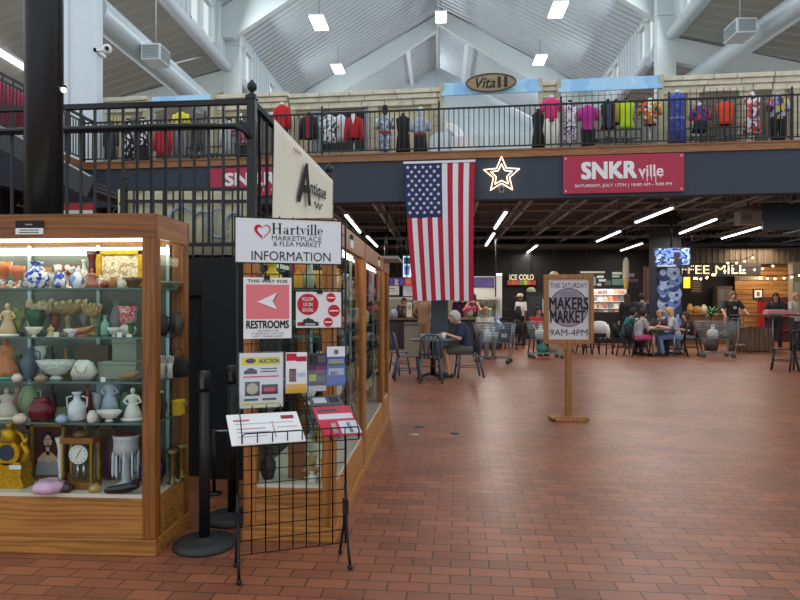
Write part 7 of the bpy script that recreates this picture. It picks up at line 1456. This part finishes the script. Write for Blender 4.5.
a, b = foot(380, 19.8), foot(430, 19.8); t = thing('food_counter', 'long dark food counter under the left stall signs', 'counter', (a.x, a.y, 0)); L = W(500, 300, 19.8).x - a.x; mbx(0, L, .0, .7, 0, .92).build('front', M((40, 38, 38), .7), t); mbx(-.05, L, -.06, .76, .92, .97).build('worktop', M((110, 84, 62), .5), t)
for k in range(6): mbx(L * k / 6 + .05, L * (k + 1) / 6 - .05, -.02, 0, .1, .8).build('front_panel', M((50, 48, 48), .7), t)
for px_, wq, hq, c, lb in ((394, .26, .3, (150, 160, 184), 'pale blue container on the left food counter'), (400, .14, .36, (50, 44, 44), 'dark bottle on the left food counter'), (404.5, .14, .32, (110, 76, 50), 'brown jar on the left food counter'), (417, .2, .46, (60, 54, 52), 'black coffee dispenser on the left food counter')):
    p = foot(px_, 19.95); t = thing('counter_container', lb, 'container', (p.x, p.y, .97)); MB().lathe([(0, 0), (wq * .48, 0), (wq * .5, hq * .7), (wq * .3, hq * .82), (wq * .25, hq), (0, hq)], n=14).build('body', M(c, .5), t); MB().lathe([(wq * .27, hq), (wq * .27, hq * 1.08), (0, hq * 1.09)], n=12).build('lid', INK, t)
t, w, h = board('tall_menu_card', 'tall white menu card in a black frame on the left food counter', 'menu card', 406.5, 412, 302, 317, 19.9, M((216, 208, 186), .7), .04); mbx(-.02, w + .02, .02, .06, -.01, h + .02).build('frame', BLACK, t); mbx(w * .2, w * .8, -.006, 0, h * .5, h * .8).build('printed_block', M((170, 160, 140), .8), t)
t, w, h = board('tall_menu_card', 'pale narrow menu card in a black frame, the right one on the left counter', 'menu card', 413, 418.5, 300, 315, 20.0, M((186, 182, 170), .7), .04); mbx(-.025, w + .025, .02, .06, -.01, h + .03).build('frame', BLACK, t); mbx(w * .2, w * .8, -.006, 0, h * .2, h * .4).build('printed_block', M((150, 150, 140), .8), t)
p = foot(412, 17.2); t = thing('trash_bin', 'tan bin standing behind the left blue grey chair', 'bin', p); mbx(-.2, .2, -.2, .2, .02, .82).build('body', M((150, 144, 124), .6), t, bevel=.02); mbx(-.21, .21, -.21, .21, .82, .9).build('lid', M((110, 106, 94), .6), t, bevel=.01)
for px_, lb in ((486, 'teal ice box on the left stall counter right of the square column'), (470, 'pink flower bunch on the left stall counter')):
    p = foot(px_, 20.0); t = thing('counter_goods', lb, 'goods', (p.x, p.y, .97))
    if 'teal' in lb: mbx(-.16, .16, -.1, .12, 0, .26).build('body', M((110, 160, 150), .6), t, bevel=.015); mbx(-.165, .165, -.105, .125, .26, .31).build('lid', WHITE, t, bevel=.01)
    else:
        mb = MB(); rr = random.Random(2)
        for i in range(26): mb.ball((rr.uniform(-.16, .16), rr.uniform(-.1, .1), .2 + rr.uniform(0, .16)), .045, n=7, m=5)
        mb.build('blossoms', M((206, 80, 120), .8, var=.2), t); MB().lathe([(0, 0), (.08, 0), (.1, .2), (.09, .2), (0, .16)], n=14).build('vase', M((120, 140, 110), .5), t)
lamp('stall_lamp', 'AREA', W(455, 270, 20.6), 30, 3, (1, .95, .88), (.3, 0, 0), .3)
